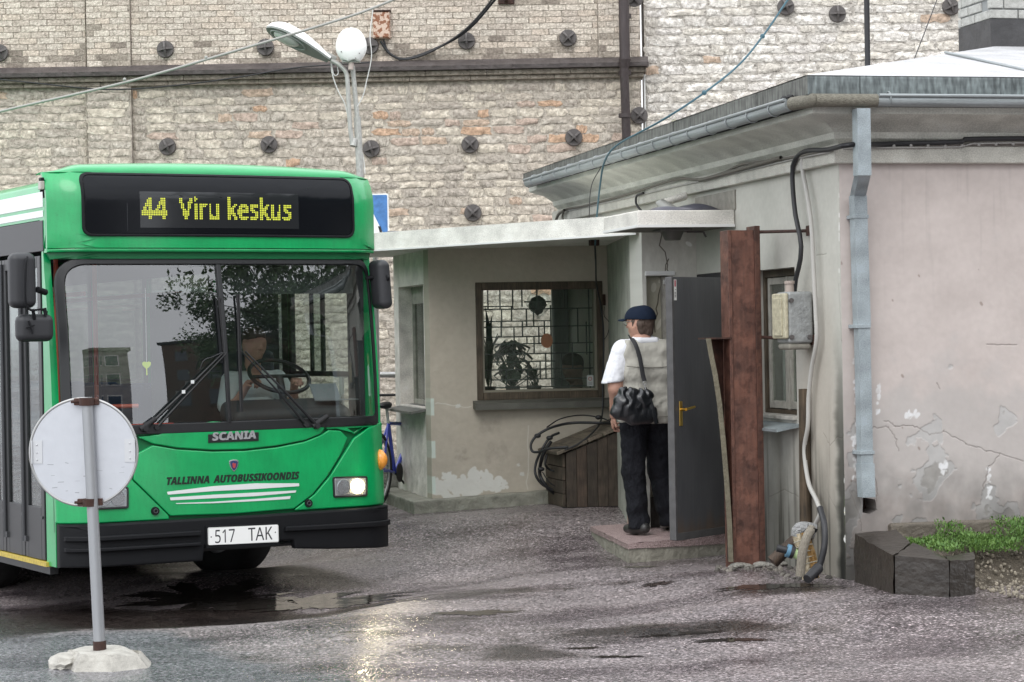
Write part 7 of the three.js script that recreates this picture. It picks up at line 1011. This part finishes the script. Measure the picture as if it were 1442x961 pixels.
  const vestM = std([.43, .415, .365], .9, { bumpMap: rep(T.rough, .9, .6), bumpScale: .02 });
  const vp = part('waistcoat', surf(vest, [-.32, .8, -.3], [.32, 1.52, .32], .010), vestM, P, 'beige sleeveless waistcoat');
  part('yoke_seam', tube([V(-.2, 1.285, -.128), V(-.1, 1.275, -.148), V(0, 1.272, -.15), V(.1, 1.275, -.148), V(.2, 1.285, -.128)], .0035, 30, 6), std([.24, .23, .2], .9), vp);
  part('hem_seam', tube([V(-.2, .9, -.1), V(-.1, .895, -.145), V(0, .893, -.15), V(.1, .895, -.145), V(.2, .9, -.1)], .003, 30, 6), std([.24, .23, .2], .9), vp);
  const trous = limbs([bone(V(-.095, .92, 0), .125, V(.095, .92, 0), .125), bone(hipL, .12, kL, .088), bone(kL, .088, V(.085, .05, -.02), .08), bone(hipR, .12, kR, .086), bone(kR, .086, V(-.2, .1, .115), .078)], .025);
  part('trousers', surf((x, y, z) => Math.max(trous(x, y, z) + fold(x, y, z, 20) * 1.4 + .008 * Math.sin(y * 40 + x * 20) * smooth(.35, .1, y), .035 - y, y - .95), [-.36, .0, -.24], [.32, .99, .34], .013), phys([.012, .0125, .016], .9, { specularIntensity: .4, bumpMap: rep(T.rough, 1, .7), bumpScale: .04 }), P);
  const shoe = (a, yaw, pitch) => { const g = surf(limbs([bone(V(0, .045, -.06), .042, V(0, .04, .06), .044), bone(V(0, .036, .06), .042, V(0, .03, .15), .034)], .03), [-.08, -.02, -.13], [.08, .12, .22], .008); return g.rotateX(pitch).rotateY(yaw).translate(a.x, a.y, a.z); };
  part('shoe', shoe(V(.085, .0, -.03), .35, 0), std([.03, .029, .028], .4), P); part('shoe', shoe(V(-.21, .045, .12), -.1, .35), std([.2, .19, .18], .4), P, 'worn greyish shoe');
  // hair, cap, glasses
  const hair = limbs([bone(loc(0, .03, -.055), .068, loc(0, -.05, -.062), .05), bone(loc(.06, .0, -.04), .036, loc(.05, -.05, -.045), .03), bone(loc(-.06, .0, -.04), .036, loc(-.05, -.05, -.045), .03), bone(loc(.072, .02, .01), .02, loc(.076, -.01, .008), .014)], .02);
  part('hair', surf((x, y, z) => hair(x, y, z) + .004 * n3(x * 70, y * 30, z * 70), [c.x - .14, c.y - .14, c.z - .16], [c.x + .14, c.y + .12, c.z + .14], .006), std([.075, .05, .037], .7), P);
  const capB = limbs([bone(loc(0, .046, -.03), .085, loc(0, .042, .03), .081)], .02), cutv = (x, y, z) => { const q = V(x, y, z).sub(c); return q.dot(u) - q.dot(f) * .0; };
  const capM = phys([.012, .019, .036], .95, { specularIntensity: .3, bumpMap: rep(T.fine, 6), bumpScale: .001 }), cp = part('cap', surf((x, y, z) => Math.max(Math.abs(capB(x, y, z) - .008) - .006, .035 - cutv(x, y, z)), [c.x - .16, c.y - .02, c.z - .17], [c.x + .16, c.y + .2, c.z + .17], .006), capM, P, 'dark blue peaked cap');
  const br = []; for (let i = 0; i <= 12; i++) { const a = (i / 12 - .5) * 2.0; br.push(a); } const bp = [], bi = []; br.forEach((a) => { for (const [k, lift] of [[0, 0], [1, -.012]]) { const q = loc(Math.sin(a) * lerp(.084, .078, k), .046 + lift - .012 * Math.abs(Math.sin(a)) * k, lerp(Math.cos(a) * .1 + .01, .02 + Math.cos(a) * .175, k)); for (const t of [0, -.006]) bp.push(q.x, q.y + t, q.z); } }); for (let i = 0; i < 12; i++) { const a = i * 4, b = a + 4; bi.push(a, a + 2, b, b, a + 2, b + 2, a + 1, b + 1, a + 3, b + 1, b + 3, a + 3, a + 2, a + 3, b + 2, b + 2, a + 3, b + 3); } const bg = new THREE.BufferGeometry(); bg.setAttribute('position', new THREE.Float32BufferAttribute(bp, 3)); bg.setIndex(bi); bg.computeVertexNormals(); part('peak', plain(bg), capM, cp);
  part('glasses', [tube([loc(.082, .016, -.01), loc(.08, .018, .05), loc(.066, .016, .096)], .003, 12, 5), tube([loc(-.082, .016, -.01), loc(-.08, .018, .05), loc(-.066, .016, .096)], .003, 12, 5), ...[-1, 1].map((s) => tube([...Array(13)].map((_, k) => loc(s * .036 + .026 * Math.cos(k / 6 * Math.PI), .008 + .02 * Math.sin(k / 6 * Math.PI), .108)), .0022, 24, 5)), tube([loc(-.01, .012, .11), loc(.01, .012, .11)], .0022, 4, 5)], std([.25, .24, .22], .3, { metal: .6 }), P);
  // shoulder bag at his left side, behind
  const toP = (px, py, d) => P.worldToLocal(W(px, py, d)); const bc = toP(893, 573, 17.18), G = thing('shoulder_bag', 'black crumpled leather shoulder bag hanging on the man in the cap', 'bag', null, P.localToWorld(bc.clone()), P.rotation.y);
  const bagF = limbs([bone(V(-.1, .07, 0), .055, V(.07, .1, 0), .05), bone(V(.12, -.04, 0), .055, V(-.1, -.06, 0), .075), bone(V(.0, -.08, 0), .065, V(-.13, -.05, 0), .05), bone(V(-.05, .04, 0), .08, V(.06, .02, 0), .085), bone(V(.16, -.03, 0), .03, V(.1, .08, 0), .035)], .035), leather = phys([.012, .013, .015], .28, { clearcoat: .4, clearcoatRoughness: .2, bumpMap: rep(T.rough, 2.5, 1.2), bumpScale: .006 });
  const bp0 = part('pouch', surf((x, y, z) => { const w = Math.atan2(x, y - .3) * 16; return bagF(x, y, z * 1.25) + 0.004 * Math.abs(n3(x * 7 + y * 3, y * 5, z * 7)) + .008 * Math.sin(w + 3 * n2(x * 8, y * 8)) * smooth(-.14, .1, y); }, [-.25, -.19, -.14], [.25, .2, .14], .007), leather, G);
  const wl = (px, py, d) => G.worldToLocal(W(px, py, d));
  const strap = (l, wd, name, mat) => { const pts = new THREE.CatmullRomCurve3(l).getPoints(40), Pp = [], I = []; pts.forEach((p, i) => { const t = pts[Math.min(40, i + 1)].clone().sub(pts[Math.max(0, i - 1)]), s = t.cross(V(0, 0, -1)).normalize().multiplyScalar(wd); for (const [k, n] of [[1, 0], [-1, 0], [-1, .006], [1, .006]]) Pp.push(p.x + s.x * k, p.y + s.y * k, p.z + n); }); for (let i = 0; i < 40; i++) for (let k = 0; k < 4; k++) { const a = i * 4 + k, b = i * 4 + (k + 1) % 4; I.push(a, b, a + 4, b, b + 4, a + 4); } const g = new THREE.BufferGeometry(); g.setAttribute('position', new THREE.Float32BufferAttribute(Pp, 3)); g.setIndex(I); g.computeVertexNormals(); return part(name, metreUV(g, 1), mat, G); };
  strap([wl(886, 474, 17.380), wl(890, 477, 17.270), wl(895, 485, 17.240), wl(901, 503, 17.225), wl(906, 530, 17.210), wl(908, 537, 17.205)], .0165, 'strap', std([.018, .018, .02], .6)); part('ring', [plain(new THREE.TorusGeometry(.014, .003, 6, 16).translate(...wl(908, 540, 17.200).toArray())), rod(wl(908, 541, 17.200), wl(909.5, 549, 17.200), .005)], M.galv, G); strap([wl(909, 546, 17.200), wl(911, 553, 17.190), wl(908, 562, 17.150), wl(898, 576, 17.110)], .01, 'strap_end', leather); strap([wl(910, 549, 17.190), wl(915, 562, 17.170), wl(922, 585, 17.160), wl(925, 597, 17.170)], .016, 'strap_end', leather);
}
{ // ---- bus driver behind the wheel
  const P = thing('person', 'bus driver in a light shirt sitting behind the steering wheel', 'person', null, BUS.localToWorld(V(M.wheelAt.x - .03, M.wheelAt.y - .58, M.wheelAt.z - .47)), BT), c = V(-.02, .82, .12), [hg, loc, f, r, u] = headGeo(c, V(.1, -.05, 1));
  const sL = V(.2, .55, .06), sR = V(-.2, .55, .06), eL = V(.27, .3, .2), eR = V(-.27, .3, .2), wL = V(.2, .53, .37), wR = V(-.18, .53, .36);
  const torso = (g) => [bone(V(-.1, .1, 0), .12 + g, V(.1, .1, 0), .12 + g), bone(V(-.09, .28, .03), .125 + g, V(.09, .28, .03), .125 + g), bone(V(-.14, .5, .05), .09 + g, V(.14, .5, .05), .09 + g), bone(V(-.1, .56, .05), .06 + g, V(.1, .56, .05), .06 + g)];
  const hands = [[wL, V(-.2, .3, 1), V(-.2, -1, .2), 1.3, 1], [wR, V(.2, .3, 1), V(.2, -1, .2), 1.3, -1]].map((a) => surf(limbs(handBones(...a), .006), [a[0].x - .17, a[0].y - .16, a[0].z - .1], [a[0].x + .17, a[0].y + .18, a[0].z + .22], .0055));
  part('body', [surf(limbs([...torso(-.02), bone(sL, .055, eL, .045), bone(eL, .043, wL, .03), bone(sR, .055, eR, .045), bone(eR, .043, wR, .03), bone(V(0, .58, .06), .055, V(-.02, .72, .1), .054), bone(V(.1, .02, .05), .09, V(.13, .03, .45), .06), bone(V(-.1, .02, .05), .09, V(-.13, .03, .45), .06), bone(V(.13, .03, .45), .06, V(.12, -.4, .5), .04), bone(V(-.13, .03, .45), .06, V(-.12, -.4, .5), .04)], .035), [-.4, -.45, -.2], [.4, .78, .62], .018), hg, ...hands], skinM, P);
  eyesAndHair(P, loc, f);
  part('shirt', surf(limbs([...torso(.0), bone(sL, .075, V(.27, .36, .14), .075), bone(sR, .075, V(-.27, .36, .14), .075)], .035), [-.42, -.02, -.2], [.42, .68, .34], .016), std([.66, .70, .68], .85, { bumpMap: rep(T.rough, 4), bumpScale: .005 }), P); part('trousers', surf(limbs([bone(V(-.1, .05, 0), .125, V(.1, .05, 0), .125), bone(V(.1, .02, .05), .11, V(.13, .03, .47), .08), bone(V(-.1, .02, .05), .11, V(-.13, .03, .47), .08), bone(V(.13, .03, .47), .08, V(.12, -.38, .5), .065), bone(V(-.13, .03, .47), .08, V(-.12, -.38, .5), .065)], .03), [-.3, -.44, -.2], [.3, .2, .62], .018), M.dark, P);
  const hair = limbs([bone(loc(0, .06, -.03), .085, loc(0, .07, .02), .08), bone(loc(0, .0, -.06), .06, loc(0, -.04, -.05), .05)], .02); part('hair', surf((x, y, z) => Math.max(hair(x, y, z), -(V(x, y, z).sub(loc(0, -.02, .1)).length() - .085)), [c.x - .14, c.y - .14, c.z - .15], [c.x + .14, c.y + .17, c.z + .15], .007), std([.09, .07, .055], .7), P);
}
{ // ---- dim figure in the kiosk
  const { zi, w } = M.kioskIn, p = kf(818, 470, zi - .3), P = thing('person', 'dim figure in dark clothes sitting inside the kiosk at the right of its window', 'person', null, K.localToWorld(V(p.x, .62, zi - .35)), TURN - 1.0), c = V(0, .82, .1), [hg, loc] = headGeo(c, V(0, -.1, 1));
  const torso = (g) => [bone(V(-.1, .1, 0), .12 + g, V(.1, .1, 0), .12 + g), bone(V(-.09, .28, .03), .125 + g, V(.09, .28, .03), .125 + g), bone(V(-.15, .5, .03), .09 + g, V(.15, .5, .03), .09 + g), bone(V(-.1, .57, .03), .06 + g, V(.1, .57, .03), .06 + g)], wr = [V(.12, .24, .42), V(-.14, .24, .42)];
  const hands = [[wr[0], V(-.3, -.1, 1), V(0, -1, 0), .6, 1], [wr[1], V(.3, -.1, 1), V(0, -1, 0), .6, -1]].map((a) => surf(limbs(handBones(...a), .006), [a[0].x - .17, a[0].y - .14, a[0].z - .1], [a[0].x + .17, a[0].y + .14, a[0].z + .22], .006));
  part('body', [surf(limbs([...torso(-.02), bone(V(.2, .53, .03), .055, V(.27, .3, .14), .045), bone(V(.27, .3, .14), .043, wr[0], .03), bone(V(-.2, .53, .03), .055, V(-.27, .3, .14), .045), bone(V(-.27, .3, .14), .043, wr[1], .03), bone(V(0, .58, .04), .055, V(0, .72, .08), .054), bone(V(.1, .0, .05), .09, V(.13, .0, .42), .06), bone(V(-.1, .0, .05), .09, V(-.13, .0, .42), .06), bone(V(.13, 0, .42), .06, V(.12, -.36, .44), .04), bone(V(-.13, 0, .42), .06, V(-.12, -.36, .44), .04)], .035), [-.4, -.42, -.2], [.4, .78, .6], .02), hg, ...hands], std([.2, .12, .09], .7), P);
  part('coat', surf(limbs([...torso(.015), bone(V(.2, .53, .03), .08, V(.27, .3, .14), .07), bone(V(.27, .3, .14), .068, V(.17, .26, .34), .055), bone(V(-.2, .53, .03), .08, V(-.27, .3, .14), .07), bone(V(-.27, .3, .14), .068, V(-.18, .26, .34), .055)], .035), [-.44, -.05, -.22], [.44, .72, .48], .018), std([.02, .024, .032], .9), P);
  const hair = limbs([bone(loc(0, .06, -.03), .088, loc(0, .07, .02), .084), bone(loc(0, .0, -.06), .06, loc(0, -.04, -.05), .05)], .02); part('hair', surf(hair, [c.x - .14, c.y - .14, c.z - .16], [c.x + .14, c.y + .18, c.z + .15], .01), std([.03, .025, .02], .8), P);
  const s = thing('stool', 'dark seat under the figure inside the kiosk', 'stool', null, K.localToWorld(V(p.x, .25, zi - .35)), TURN); part('seat', box(-.2, .2, .2, .26, -.2, .2, .02), M.dark, s); for (const [x, z] of [[-1, -1], [1, -1], [1, 1], [-1, 1]]) part('leg', rod(V(x * .16, 0, z * .16), V(x * .15, .2, z * .15), .018), M.dark, s);
}
renderer.render(scene, camera);
